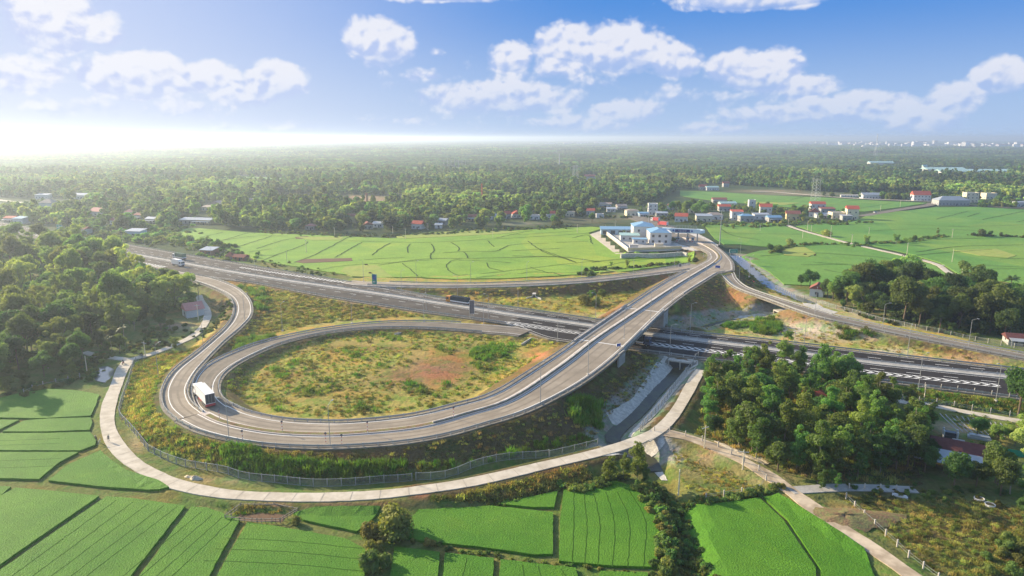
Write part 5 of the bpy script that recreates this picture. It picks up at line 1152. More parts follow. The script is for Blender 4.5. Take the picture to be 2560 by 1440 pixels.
def lattice(name, px, py, z, h, wb, wt, label, m_='grey_metal', arms=(), r=.12, sections=9, rz=.3, cat='pylon', dist_y=None):
    x, y = U(px, py, z) if dist_y is None else (dist_y * (px - 1280) / FPX, dist_y)
    o = empty(name, (x, y, z), rz, label=label, cat=cat); b = MB(); lv = np.linspace(0, 1, sections + 1)
    hw = lambda t_: (wb * (1 - t_) ** 1.5 + wt * (1 - (1 - t_) ** 1.5)) / 2
    for s0, s1 in ((-1, -1), (1, -1), (1, 1), (-1, 1)):
        for a, c_ in zip(lv[:-1], lv[1:]): b.tube((s0 * hw(a), s1 * hw(a), a * h), (s0 * hw(c_), s1 * hw(c_), c_ * h), r, n=4)
    cs = [(-1, -1), (1, -1), (1, 1), (-1, 1)]
    b.build('frame', M[m_], o); b = MB()
    for a, c_ in zip(lv[:-1], lv[1:]):
        for i in range(4):
            p_, q_ = cs[i], cs[(i + 1) % 4]
            b.tube((p_[0] * hw(a), p_[1] * hw(a), a * h), (q_[0] * hw(c_), q_[1] * hw(c_), c_ * h), r * .7, n=4); b.tube((q_[0] * hw(a), q_[1] * hw(a), a * h), (p_[0] * hw(c_), p_[1] * hw(c_), c_ * h), r * .7, n=4)
    b.build('bracing', M[m_], o)
    for (za, la) in arms:
        b = MB(); b.tube((-la, 0, za), (la, 0, za), r, n=4); b.tube((-la, 0, za), (0, 0, za + 2.5), r * .8, n=4); b.tube((la, 0, za), (0, 0, za + 2.5), r * .8, n=4); b.tube((-la, 0, za), (-la, 0, za - 2.5), r * .8, n=4); b.tube((la, 0, za), (la, 0, za - 2.5), r * .8, n=4); b.build('crossarm', M[m_], o)
    return o
lattice('power_pylon', 2037, 512, 0, 30, 8, 5.2, 'grey lattice power pylon standing in the back paddies on the right', arms=((27, 7.5), (30, 6.5)), r=.10)
lattice('power_pylon', 1438, 463, 0, 32, 9, 6, 'hazy lattice power pylon above the wood in the middle', arms=((29, 9), (25, 8)), r=.15)
lattice('radio_mast', 1205, 512, 0, 24, 1.6, 1.2, 'slim red and white lattice mast rising from the central wood', m_='mast_red', r=.13, sections=14, cat='mast')
lattice('radio_mast', 1398, 420, 0, 36, 2.2, 1.4, 'thin pale lattice mast far off in the wood', r=.25, sections=14, cat='mast')
lattice('tv_tower', 2172, 352, 0, 89, 12, 1.2, 'lattice television tower standing on the horizon above the far town', r=.22, sections=12, cat='tower', dist_y=2600)
lattice('radio_mast', 1690, 352, 0, 62, 4, 2, 'slender far mast at the middle of the horizon', r=.45, sections=8, cat='tower', dist_y=6500)
sub = empty('substation', (*U(1140, 421, 0), 0), label='row of pale steel portal frames of a distant substation', cat='substation')
for k in range(7): b = MB(); q = k * 9 - 30; b.tube((q, 0, 0), (q, 0, 22 + (k % 2) * 5), .45, n=4); b.tube((q, 0, 18), (q + 9, 0, 18), .35, n=4); b.build('portal', M['far_grey'], sub)
x, y = U(918, 516, 0); o = empty('brick_chimney', (x, y, 0), label='dark brick kiln chimney standing on the bare brick field', cat='chimney'); MB().tube((0, 0, -1), (0, 0, 15), 1.6, 1.0, 10).build('shaft', M['brick_wall'], o); MB().box(-6, 6, -4, 4, -1, 4.5).build('kiln', M['grey_wall'], o)

# ================================================================== LAMPS, MASTS AND POLES
def make_lamp(h=10.5, arm=1.3, two=False):
    r = empty('street_lamp', (0, 0, 0), label='x', cat='street lamp')
    MB().tube((0, 0, -.3), (0, 0, h), .10, .06, 6).build('pole', M['steel'], r)
    for s_ in ((1, -1) if two else (1,)):
        MB().tube((0, 0, h), (s_ * arm, 0, h + .7), .05, .04, 5).build('arm', M['steel'], r)
        b = MB().box(min(s_ * arm, s_ * (arm + .7)), max(s_ * arm, s_ * (arm + .7)), -.14, .14, h + .64, h + .78); b.build('lamp_head', M['grey_metal'], r)
    MB().box(-.35, .35, -.35, .35, -.5, .18).build('base_block', M['concrete'], r)
    return register(r)
bpy.context.view_layer.update()
lamp0 = make_lamp(); used = [False]
LAMPS = [(1295, 771, 2.4, 'on the far shoulder of the motorway left of the flyover'), (1317, 712, 4.8, 'on the long north slip road, middle'), (1394, 851, 2.4, 'beside the loop entry just before the flyover'), (1454, 705, 5.8, 'on the north slip road left of its bushes'), (1489, 797, 2.4, 'on the grass beside the motorway near the left abutment'),
 (1470, 935, 8.4, 'on the outer edge of the ramp below the bridge'), (1351, 1007, 7.2, 'on the ramp edge between bridge and loop bottom'), (1560, 847, 9.4, 'at the near end of the bridge parapet'), (1583, 694, 6.4, 'on the north slip road near the split'), (1626, 800, 9.3, 'on the bridge parapet above the motorway'), (1680, 757, 9.0, 'at the far end of the bridge parapet'),
 (1722, 725, 8.0, 'on the right edge of the ramp beyond the bridge'), (1765, 694, 7.0, 'on the right edge just before the road splits'), (1685, 682, 6.7, 'at the tip where the north slip road leaves'), (1674, 887, 2.4, 'on the near edge of the motorway beside the box culvert'), (1725, 827, 2.4, 'on the far edge of the motorway right of the bridge'), (1847, 707, 6.0, 'at the start of the slip road running right'),
 (2037, 787, 5.0, 'on the slip road running right, below the white house'), (2205, 828, 4.2, 'on the slip road in front of the right grove'), (2420, 872, 3.2, 'on the slip road near the right picture edge'), (2010, 865, 2.4, 'on the far edge of the motorway beside the sandy ground'), (1982, 902, 2.6, 'in the motorway median right of the flyover'), (2268, 892, 2.4, 'on the far edge of the motorway below the grove'), (2296, 972, 2.4, 'on the near edge of the motorway at the right'),
 (706, 825, 1.5, 'in the weedy strip beside the loop road at the left'), (880, 806, 2.4, 'between the motorway and the top of the loop road'), (909, 702, 3, 'at the left beginning of the north slip road'), (1060, 800, 2.2, 'in the grass wedge between motorway and loop road'), (1066, 775, 2.4, 'on the near shoulder of the motorway left of the dark truck'), (1144, 745, 2.4, 'on the far shoulder behind the dark truck'), (1209, 812, 2.2, 'in the tip of the grass wedge'), (1221, 800, 2.4, 'on the near shoulder right of the grey sign back'),
 (1004, 730, 2.4, 'on the far shoulder of the motorway right of the blue sign'), (1041, 707, 3.6, 'on the rice side of the north slip road, left part'), (1177, 710, 4.4, 'on the rice side of the north slip road, centre'), (826, 1118, 4.1, 'at the bottom of the loop, in the picture foreground'), (573, 1100, 4.0, 'at the lower left of the loop near the white trailer'), (397, 950, 1.6, 'on the grass slope left of the loop'), (509, 872, 3.2, 'beside the outer ramp above the grass triangle'), (612, 800, 3.0, 'on the inner side of the slip road bend'),
 (307, 612, 2.4, 'on the far shoulder of the motorway behind the left trees'), (362, 610, 2.4, 'beside the blue grey shed'), (485, 637, 2.4, 'next to the roadside stall'), (530, 662, 2.6, 'in the median at the left'), (640, 700, 2.4, 'on the near shoulder at the left'), (2490, 1000, 2.4, 'near the big tree at the right edge'), (1850, 640, 3.4, 'beside the green sign at the toll exit'), (1759, 640, 5.0, 'in the curve below the toll plaza'), (1873, 690, 4.2, 'on the outer curve beyond the split')]
for (px, py, z, lb) in LAMPS:
    x, y = U(px, py, z); zz = gz(x, y); z_ = z if zz < z - 1.5 and z > 8 else max(z - .1, zz)
    o = lamp0 if not used[0] else clone(lamp0, (0, 0, 0)); used[0] = True
    o.location = (x, y, z_ - .05); o.rotation_euler = (0, 0, R(rng.choice([20, 200, 60, -30])) + rng.normal(0, .1)); o['label'] = 'slim grey lamp ' + lb; o['group'] = 'street lamps along the roads'; o['category'] = 'street lamp'
def mast(px, py, z, h, lb):
    x, y = U(px, py, z); r = empty('high_mast_light', (x, y, z - .2), label=lb, cat='light mast'); MB().tube((0, 0, 0), (0, 0, h), .38, .16, 8).build('pole', M['steel'], r)
    MB().box(-1.6, 1.6, -.12, .12, h - .3, h).build('crossbar', M['steel'], r)
    for q in (-1.3, 0, 1.3): MB().box(q - .35, q + .35, -.5, .3, h - .9, h - .3).build('floodlight', M['grey_metal'], r)
mast(1799, 612, Z, 24, 'tall pale floodlight mast right of the toll plaza'); mast(1621, 572, Z, 18, 'floodlight mast behind the toll office'); mast(2120, 487, 0, 4, 'short pale marker post in the back paddies') if 0 else None
def pole(px, py, z, h, lb, arm=True, m_='cream_wall'):
    x, y = U(px, py, z); r = empty('utility_pole', (x, y, max(z, gz(x, y)) - .2), rng.uniform(-.6, .6), label=lb, cat='utility pole', group='concrete utility poles in the fields'); MB().tube((0, 0, 0), (0, 0, h), .17, .11, 6).build('pole', M[m_], r)
    if arm: MB().box(-1.1, 1.1, -.07, .07, h - .6, h - .45).build('crossarm', M['grey_metal'], r)
for i, (px, py, h, lb) in enumerate([(2076, 596, 10, 'beside the field path, thickest of the row'), (2018, 577, 9, 'left of the thick pole on the field path'), (1971, 560, 9, 'at the village end of the field path'), (2129, 608, 7, 'in the middle of the field path'), (2267, 636, 8, 'by the field path bend'), (2380, 655, 8.5, 'by the small field pond'), (2404, 690, 8, 'below the small field pond'),
      (2250, 518, 8, 'by the far country road'), (2201, 526, 6, 'along the country road'), (2380, 594, 7, 'in the right paddies by the hedge'), (2172, 586, 6, 'behind the bamboo in the paddies'), (2006, 596, 6, 'in the paddies left of the hedge'), (2028, 578, 6, 'near the village shrubs'), (766, 632, 9, 'in the big paddies, left'), (718, 658, 8, 'carrying a transformer by the ploughed strip'), (837, 590, 7, 'at the upper edge of the paddies, left'), (1014, 597, 8, 'wrapped in vines at the upper edge of the paddies'),
      (1232, 594, 7, 'at the upper edge of the paddies, centre'), (1443, 582, 7, 'in the paddies left of the toll yard'), (1538, 570, 6.5, 'beside the toll yard garage'), (1514, 580, 6, 'on the toll yard wall corner'), (1900, 577, 5, 'in the paddies right of the mast'), (1070, 575, 6, 'left of the palm'), (982, 583, 6, 'near the bamboo clump'), (496, 800, 7, 'beside the footpath and the white house'), (364, 894, 6, 'by the chain link fence corner'), (218, 932, 6, 'by the pond at the left'),
      (1760, 1130, 6, 'beside the dirt track at its start'), (1856, 1180, 5, 'on the bare yard corner'), (1696, 1236, 6, 'by the ditch hedge'), (2310, 1000, 5, 'beside the right path')]):
    pole(px, py, .3, h, 'concrete utility pole ' + lb, arm=i % 3 != 2)
# overhead signs and marker posts
def sign(name, px, py, z, w, h, zb, m_, lb, rz=0.0, posts=(-.4, .4), bars=3, t_=.12, post_m='steel', blue=False):
    x, y = U(px, py, z); r = empty(name, (x, y, z), rz, label=lb, cat='road sign')
    MB().box(-w / 2, w / 2, -t_, 0, zb, zb + h).build('panel', M[m_], r)
    for q in posts: MB().tube((q * w, .12, -.6), (q * w, .12, zb + h), .12, n=6).build('post', M[post_m], r)
    if bars:
        b = MB()
        for k in range(bars):
            y0 = zb + h * (.18 + .26 * k); ln = w * (.36 if k % 2 else .28)
            n_ = int(ln / .35)
            for q in range(n_): b.box(-ln + q * .7, -ln + q * .7 + .45, -t_ - .02, -t_, y0, y0 + h * .1)
        b.build('lettering', M['white_paint'], r)
    b = MB(); e = .07
    for q in ((-w / 2 - e, w / 2 + e, zb - e, zb), (-w / 2 - e, w / 2 + e, zb + h, zb + h + e), (-w / 2 - e, -w / 2, zb, zb + h), (w / 2, w / 2 + e, zb, zb + h)): b.box(q[0], q[1], -t_ - .01, 0, q[2], q[3])
    b.build('border', M['white_paint'], r)
    if blue: MB().box(-w * .32, w * .32, -t_ - .03, -t_, zb + h * .45, zb + h * .9).build('pictogram_field', M['sign_blue'], r)
    return r
sign('road_sign', 937, 717, 2.6, 2.6, 5.0, 1.4, 'sign_green', 'tall blue and green information sign beside the start of the north slip road', R(-20), blue=True, bars=2)
sign('road_sign', 152, 592, 2.4, 7.5, 4.6, 4.6, 'sign_green', 'wide faded green direction sign over the far left of the motorway', R(-30), posts=(.52, .60))
sign('road_sign', 1833, 645, 3.8, 5.0, 2.2, 3.2, 'sign_green', 'green direction sign on the outer curve below the toll plaza', R(5), posts=(-.4, .45), bars=2)
sign('road_sign', 1180, 797, 2.4, 1.9, 5.6, 2.2, 'sign_back', 'tall dark grey back of a road sign standing over the near lanes', R(5), bars=0)
sign('road_sign', 1546, 870, 9.3, 1.6, .9, .6, 'sign_blue', 'small blue arrow sign on the near corner of the bridge rail', R(30), bars=1)
sign('road_sign', 1794, 674, 6.8, 2.4, 1.3, .9, 'sign_blue', 'blue arrow sign at the tip of the split beyond the bridge', R(-20), bars=1)
sign('road_sign', 1700, 675, 7, 1.3, 1.6, 1.8, 'sign_back', 'small grey sign back at the tip of the north slip road', R(-20), bars=0)
mk_n = [0]
def marker(px, py, z, lb):
    x, y = U(px, py, z); r = empty('marker_post', (x, y, z), label=lb, cat='marker post', group='red and white marker posts'); 
    for k in range(6): MB().tube((0, 0, k * .42), (0, 0, k * .42 + .42), .07, n=6).build('band', M['truck_red' if k % 2 else 'white_paint'], r)
    b = MB(); b.tube((0, -.05, 2.75), (0, .03, 2.75), .3, n=8); b.build('sign_disc', M['sign_back'], r)
for (px, py, z, lb) in [(815, 1110, 4.3, 'on the outer shoulder at the loop bottom'), (549, 1050, 4.3, 'on the median by the white trailer'), (919, 1081, 4.9, 'on the median right of the loop bottom'), (1134, 1044, 5.9, 'on the median of the climbing ramp'), (706, 1080, 4.4, 'on the median at the lower left of the loop'), (607, 1104, 4.1, 'on the outer shoulder left of the foreground lamp'), (855, 1115, 4.3, 'right of the foreground lamp')]:
    marker(px, py, z, 'red and white striped marker post ' + lb)

# ================================================================== FENCES
mf = bpy.data.materials.new('chain_link'); mf.use_nodes = True; mf.node_tree.nodes.clear(); t = NT(mf.node_tree)
d_ = t.add('ShaderNodeBsdfDiffuse'); d_.inputs[0].default_value = (.42, .42, .38, 1); tr = t.add('ShaderNodeBsdfTransparent'); mx = t.add('ShaderNodeMixShader'); mx.inputs[0].default_value = .12
o_ = t.add('ShaderNodeOutputMaterial'); t.link(tr.outputs[0], mx.inputs[1]); t.link(d_.outputs[0], mx.inputs[2]); t.link(mx.outputs[0], o_.inputs[0]); M['chain_link'] = mf
FP = MB().box(-.08, .08, -.08, .08, -.6, 1.9).build; fpm = bpy.data.meshes.new('post')
_b = MB().box(-.09, .09, -.09, .09, -.6, 1.95); fpm.from_pydata(_b.v, [], _b.f); fpm.materials.append(M['old_concrete'])
wpm = bpy.data.meshes.new('post'); _b = MB().box(-.11, .11, -.11, .11, -.6, 1.55); wpm.from_pydata(_b.v, [], _b.f); wpm.materials.append(M['concrete'])
def fence(pts, label, sp=3.0, h=1.8, mesh=True, z=0.3, rails=(), name='chain_link_fence', postme=None):
    L = line3(pts, z, sp); L[:, 2] = ground_z(L[:, 0], L[:, 1]); o0 = L[0].copy(); r = empty(name, tuple(o0), label=label, cat='fence'); Q = L - o0
    for i, q in enumerate(Q[:99]):
        p_ = bpy.data.objects.new('post', postme or fpm); COL.objects.link(p_); p_.parent = r; p_.location = tuple(q)
    if mesh: wall_strip('mesh_panel', Q + [0, 0, .1], .012, h - .1, 'chain_link', parent=r); 
    b = MB()
    for rr in (rails or ((h, .045), (.08, .035))):
        for a, c_ in zip(Q[:-1], Q[1:]): b.tube((a[0], a[1], a[2] + rr[0]), (c_[0], c_[1], c_[2] + rr[0]), rr[1], n=4)
    b.build('rail', M['grey_metal'], r)
    return r
fence([(356, 897), (338, 905), (331, 925), (322, 955), (310, 990), (300, 1023), (300, 1042), (320, 1065), (345, 1095), (370, 1124)], 'chain link fence left of the loop, from the path junction down to its corner')
fence([(371, 1125), (420, 1150), (480, 1168), (560, 1182), (620, 1197), (700, 1205), (780, 1213), (860, 1212), (940, 1206), (1030, 1200)], 'chain link fence following the white path below the loop')
fence([(1040, 1198), (1110, 1193), (1180, 1172), (1250, 1157), (1300, 1150), (1372, 1140)], 'chain link fence between the reeds and the white path')
fence([(1374, 1146), (1430, 1133), (1494, 1115)], 'short chain link fence just before the canal crossing')
fence([(1600, 1090), (1612, 1065), (1640, 1035), (1665, 1005), (1690, 965), (1720, 925), (1745, 905)], 'pale fence on the canal bank beside the white path')
fence([(2130, 990), (2250, 1005), (2360, 1018), (2450, 1030), (2560, 1048), (2620, 1055)], 'wire fence on posts along the path below the motorway at the right', sp=4, mesh=False, rails=((1.4, .03), (1.0, .03), (.6, .03)), name='wire_fence')
fence([(2310, 985), (2400, 995), (2470, 1005), (2520, 1012)], 'rough wire fence on the weedy verge of the motorway at the right', sp=4, mesh=False, rails=((1.3, .025), (.8, .025)), name='wire_fence')
fence([(2010, 742), (1985, 735), (1960, 722), (1940, 715)], 'white mesh fence beside the pale canal', sp=2.5)
fence([(2040, 762), (2080, 775), (2120, 785), (2200, 808), (2300, 830), (2400, 845), (2560, 872), (2640, 885)], 'mesh fence behind the slip road in front of the right grove', sp=4)
fence([(1635, 1094), (1665, 1090), (1700, 1100), (1755, 1114), (1776, 1120), (1812, 1136), (1853, 1161), (1895, 1184), (1915, 1201), (1905, 1222), (1855, 1232), (1780, 1243), (1765, 1246)], 'posts and wire around the bare yard beside the canal', sp=4.2, mesh=False, rails=((1.2, .02), (.7, .02)), name='post_fence', postme=wpm)
fence([(2115, 1245), (2132, 1262), (2150, 1280), (2168, 1296), (2186, 1312), (2206, 1330), (2228, 1350), (2250, 1370), (2270, 1390), (2293, 1408), (2315, 1425), (2345, 1450)], 'white concrete posts with wire beside the dirt track at the lower right', sp=3.4, mesh=False, rails=((1.2, .02), (.7, .02)), name='post_fence', postme=wpm)
fence([(2122, 1225), (2180, 1226), (2240, 1228)], 'row of white posts along the farm path', sp=3.2, mesh=False, rails=((1.2, .02),), name='post_fence', postme=wpm)
fence([(60, 985), (100, 968), (160, 955), (200, 945)], 'thin grey fence by the path under the left trees', sp=3, mesh=False, rails=((1.2, .03), (.7, .03)), name='wire_fence')
# stick pen by the white path
x, y = U(660, 1285, .3); pen = empty('stick_pen', (x, y, gz(x, y)), R(-4), label='collapsed pen of crossed sticks below the white path', cat='animal pen')
b = MB(); cr = [(-7, -2.4), (-6, 2.2), (1, 2.8), (6.5, 1.4), (4.5, -2.6), (0, -3.2)]
for i in range(len(cr)):
    a, c_ = cr[i], cr[(i + 1) % len(cr)]
    for zz_ in (.5, 1.0): b.tube((a[0], a[1], zz_ + rng.normal(0, .08)), (c_[0], c_[1], zz_ + rng.normal(0, .12)), .09, n=4)
    for t_ in np.linspace(0, 1, 6): q = lerp(a, c_, t_); b.tube((q[0], q[1], -.2), (q[0] + rng.normal(0, .15), q[1] + rng.normal(0, .15), 1.3), .06, n=4)
b.build('frame', M['pale_trunk'], pen)
MB().box(-5, 4.6, -2.2, 1.8, -.4, .06).build('floor', M['plough'], pen)

# ================================================================== VEHICLES, PEOPLE, ANIMALS
def wheel(parent, x, y, r=.5, w_=.3):
    b = MB(); b.tube((x - w_ / 2, y, r), (x + w_ / 2, y, r), r, n=14); o = b.build('wheel', M['rubber'], parent)
    b = MB(); b.tube((x - w_ / 2 - .02, y, r), (x + w_ / 2 + .02, y, r), r * .5, n=10); b.build('rim', M['steel'], o)
def truck(px, py, z, rz, L, cab_m, box_m, label, box_h=2.7, tarp=False, semi=False, cab_h=2.5, hm=None, side=None):
    """front towards +Y; the pixel is the point on the road under its middle"""
    x, y = U(px, py, z); r = empty('truck', (x, y, z), R(rz), label=label, cat='truck')
    W_ = 1.25; cl = 2.3; f = L / 2
    b = MB(); b.prism([(-W_ + .05, f - cl), (W_ - .05, f - cl), (W_ - .05, f - .12), (W_ - .25, f), (-W_ + .25, f), (-W_ + .05, f - .12)], .75, .75 + cab_h); b.build('cab', M[cab_m], r)
    MB().box(-1.0, 1.0, f - .02, f + .03, 2.0, 2.95).build('windscreen', M['glass'], r)
    MB().box(-.95, .95, f - .02, f + .04, .8, 1.3).build('grille', M['window_dark'], r)
    for s_ in (-1, 1):
        MB().box(s_ * (W_ - .06) - .03, s_ * (W_ - .06) + .03, f - 1.6, f - .5, 1.9, 2.8).build('side_window', M['glass'], r)
        MB().box(s_ * .9 - .18, s_ * .9 + .18, f, f + .06, .95, 1.2).build('headlight', M['steel'], r)
        MB().box(s_ * 1.42 - .08, s_ * 1.42 + .08, f - .4, f - .25, 2.0, 2.7).build('mirror', M['window_dark'], r)
    MB().box(-.45, .45, -f + .2, f - .3, .6, .95).build('chassis', M[hm or 'chassis'], r)
    b0, b1_ = -f, f - cl - (.9 if semi else .25)
    bx = MB().box(-W_, W_, b0, b1_, 1.15, 1.2 + box_h)
    bo = bx.build('cargo_box', M[box_m], r)
    if tarp:
        b = MB()
        for q in np.linspace(b0 + .3, b1_ - .3, 9): b.box(-W_ - .05, W_ + .05, q - .05, q + .05, 1.6, 1.25 + box_h)
        b.build('tarp_hoop', M['tarp_dark'], bo)
        MB().box(-W_ - .07, W_ + .07, b0 - .03, b1_ + .03, 1.15, 1.65).build('side_board', M['truck_white'], bo)
        b = MB()
        for q in np.linspace(b0 + .5, b1_ - .8, 7): b.box(-W_ + .15, W_ - .15, q, q + .7, 1.2 + box_h, 1.2 + box_h + rng.uniform(.08, .22))
        b.build('load_lump', M['tarp_dark' if box_m != 'tarp_green' else 'tarp_green'], bo)
    else:
        MB().box(-W_ + .06, W_ - .06, b0 - .04, b0 + .01, 1.3, 1.1 + box_h).build('rear_door', M['window_dark' if semi else 'truck_white'], bo)
        b = MB()
        for q in (-.35, .35): b.box(q - .03, q + .03, b0 - .07, b0 - .04, 1.3, 1.05 + box_h)
        b.build('door_bar', M['steel'], bo)
        b = MB()
        for zz_ in (1.17, 1.18 + box_h): 
            for s_ in (-1, 1): b.box(s_ * W_ - .03, s_ * W_ + .03, b0, b1_, zz_ - .06, zz_ + .06)
        b.build('trim', M['steel'], bo)
    for s_ in (-1, 1):
        wheel(r, s_ * 1.05, f - 1.3); 
        for q in ([-f + 1.2, -f + 2.5] + ([-f + 3.8, f - 4.0] if semi else [])): wheel(r, s_ * 1.05, q)
        MB().box(s_ * 1.0 - .2, s_ * 1.0 + .2, -f - .05, -f, .75, .95).build('tail_light', M['truck_red'], r)
        if semi: MB().box(s_ * 1.1 - .04, s_ * 1.1 + .04, -f + 5, f - 5.2, .45, 1.0).build('side_guard', M['truck_red'], r)
    if semi: MB().box(-1.2, 1.2, -f - .1, -f + .15, .5, 1.1).build('rear_bumper', M['truck_red'], r)
    return r
truck(511, 1001, 4.05, 38, 13.2, 'truck_white', 'truck_white', 'white box semi-trailer driving up the loop at the left, seen from behind', box_h=2.75, semi=True)
truck(446, 665, 2.55, -124, 9.5, 'truck_white', 'truck_white', 'white box truck on the near lanes of the motorway at the left', box_h=2.7)
truck(449, 648, 2.55, 56, 11, 'truck_white', 'tarp_green', 'truck with a green tarpaulin and yellowish side on the far lanes at the left', box_h=2.5, tarp=True)
truck(1145, 760, 2.55, 59, 11.8, 'truck_orange', 'tarp_dark', 'orange cabbed truck with a black tarpaulined load on the far lanes', box_h=2.2, tarp=True)
truck(1598, 862, 2.55, -119, 8.5, 'truck_blue', 'tarp_dark', 'dark truck just coming out of the shade under the flyover', box_h=2.2, tarp=True)
truck(1638, 554, 1.2, 38, 9, 'truck_white', 'truck_red', 'faded red box truck parked behind the toll gate, the farther one', box_h=2.8)
truck(1657, 565, 2.0, 36, 10, 'truck_red', 'truck_red', 'bright red box truck behind the toll gate, the nearer one', box_h=2.8)
def car(px, py, z, rz, m_, label):
    x, y = U(px, py, z); r = empty('parked_car', (x, y, z), R(rz), label=label, cat='car')
    b = MB(); b.prism([(-.85, -2.1), (.85, -2.1), (.9, 0), (.8, 2.1), (-.8, 2.1), (-.9, 0)], .35, .95); b.build('body', M[m_], r)
    b = MB(); b.add([(-.8, -1.7, .95), (.8, -1.7, .95), (.8, 1.0, .95), (-.8, 1.0, .95), (-.65, -1.2, 1.5), (.65, -1.2, 1.5), (.65, .3, 1.5), (-.65, .3, 1.5)], [(0, 1, 5, 4), (1, 2, 6, 5), (2, 3, 7, 6), (3, 0, 4, 7), (4, 5, 6, 7)]); b.build('cabin', M['glass'], r)
    for s_ in (-1, 1):
        for q in (-1.35, 1.35): wheel(r, s_ * .8, q, .33, .2)
car(2188, 532, 1.0, -62, 'truck_white', 'white car driving along the far country road')
def skin_body(name, joints, edges, parent, m_, root_i=0, sub=1):
    me = bpy.data.meshes.new(name); me.from_pydata([j[0] for j in joints], edges, []); me.materials.append(M[m_])
    o = bpy.data.objects.new(name, me); COL.objects.link(o); o.parent = parent
    sk = o.modifiers.new('skin', 'SKIN'); sv = me.skin_vertices[0] if me.skin_vertices else None
    if sv is None:
        bm = bmesh.new(); bm.from_mesh(me); bm.verts.layers.skin.verify(); bm.to_mesh(me); bm.free(); sv = me.skin_vertices[0]
    for i, j in enumerate(joints): sv.data[i].radius = (j[1], j[1] if len(j) < 3 else j[2]); sv.data[i].use_root = (i == root_i)
    ss = o.modifiers.new('sub', 'SUBSURF'); ss.levels = sub; ss.render_levels = sub
    return o
def person(px, py, z, rz, label, m_='cloth_dark', hat=True, bend=0.0):
    x, y = U(px, py, z); zz = max(gz(x, y), z) if z < 1 else z
    r = empty('person', (x, y, zz + .02), R(rz), label=label, cat='person')
    f = bend
    J = [((0, 0, .92), .15, .11), ((0, .05 + f * .2, 1.12), .145, .10), ((0, .08 + f * .5, 1.38 - f * .15), .17, .10), ((0, .1 + f * .58, 1.48 - f * .2), .06), ((0, .13 + f * .68, 1.60 - f * .24), .10, .11), ((0, .14 + f * .72, 1.70 - f * .26), .085),
         ((.10, .02, .86), .085), ((.11, .12, .48), .06), ((.11, .08, .07), .045), ((.11, .22, .03), .04), ((-.10, -.02, .86), .085), ((-.11, -.06, .48), .06), ((-.11, -.24, .08), .045), ((-.11, -.1, .03), .04),
         ((.21, .08 + f * .5, 1.36 - f * .15), .055), ((.25, .05 + f * .6, 1.08 - f * .1), .042), ((.24, .18 + f * .7, .84), .032), ((.24, .22 + f * .7, .76), .035), ((-.21, .08 + f * .5, 1.36 - f * .15), .055), ((-.26, .0 + f * .6, 1.08 - f * .1), .042), ((-.24, .12 + f * .7, .85), .032), ((-.24, .14 + f * .7, .77), .035)]
    E_ = [(0, 1), (1, 2), (2, 3), (3, 4), (4, 5), (0, 6), (6, 7), (7, 8), (8, 9), (0, 10), (10, 11), (11, 12), (12, 13), (2, 14), (14, 15), (15, 16), (16, 17), (2, 18), (18, 19), (19, 20), (20, 21)]
    skin_body('body', J, E_, r, m_)
    if hat:
        hx, hy, hz_ = 0, .14 + f * .72, 1.66 - f * .26; b = MB(); b.tube((hx, hy, hz_), (hx, hy, hz_ + .2), .26, .02, 12); b.build('hat', M['hat'], r)
    return r
person(272, 1104, .55, 20, 'person in dark clothes walking along the white path', hat=True)
person(247, 1113, .3, -60, 'farmer in pale clothes bending over beside the paddy corner', 'cloth_light', bend=.5)
person(243, 1104, .3, 120, 'farmer in a conical hat standing in the paddy edge', 'cloth_dark', bend=.2)
def motorbike(px, py, z, rz, label):
    x, y = U(px, py, z); r = empty('motorbike', (x, y, z), R(rz), label=label, cat='motorbike')
    for q in (-.62, .62): b = MB(); b.tube((-.05, q, .3), (.05, q, .3), .3, n=14); b.build('wheel', M['rubber'], r)
    b = MB(); b.tube((0, -.5, .45), (0, .35, .55), .14, .10, 6); b.tube((0, .35, .55), (0, .5, 1.0), .06, n=6); b.build('frame', M['truck_red'], r)
    MB().box(-.13, .13, -.6, .1, .68, .8).build('seat', M['rubber'], r); b = MB(); b.tube((-.33, .42, 1.02), (.33, .42, 1.02), .025, n=5); b.build('handlebar', M['steel'], r)
    rd = empty('person', (x, y, z), R(rz), label='person in dark clothes riding ' + label, cat='person')
    J = [((0, -.2, .85), .15, .12), ((0, -.15, 1.1), .15, .11), ((0, -.08, 1.3), .17, .11), ((0, -.05, 1.42), .06), ((0, -.02, 1.55), .11), ((.12, 0, .82), .085), ((.17, .22, .75), .07), ((.15, .1, .36), .05), ((-.12, 0, .82), .085), ((-.17, .22, .75), .07), ((-.15, .1, .36), .05),
         ((.21, 0, 1.26), .055), ((.28, .15, 1.08), .042), ((.27, .38, 1.05), .035), ((-.21, 0, 1.26), .055), ((-.28, .15, 1.08), .042), ((-.27, .38, 1.05), .035)]
    skin_body('body', J, [(0, 1), (1, 2), (2, 3), (3, 4), (0, 5), (5, 6), (6, 7), (0, 8), (8, 9), (9, 10), (2, 11), (11, 12), (12, 13), (2, 14), (14, 15), (15, 16)], rd, 'cloth_dark')
motorbike(308, 910, .47, -170, 'a motorbike at the fork of the white path')
motorbike(1884, 706, 6.15, 30, 'a red motorbike down the slip road beyond the split')
motorbike(2259, 640, .35, 60, 'a motorbike on the path between the right paddies')
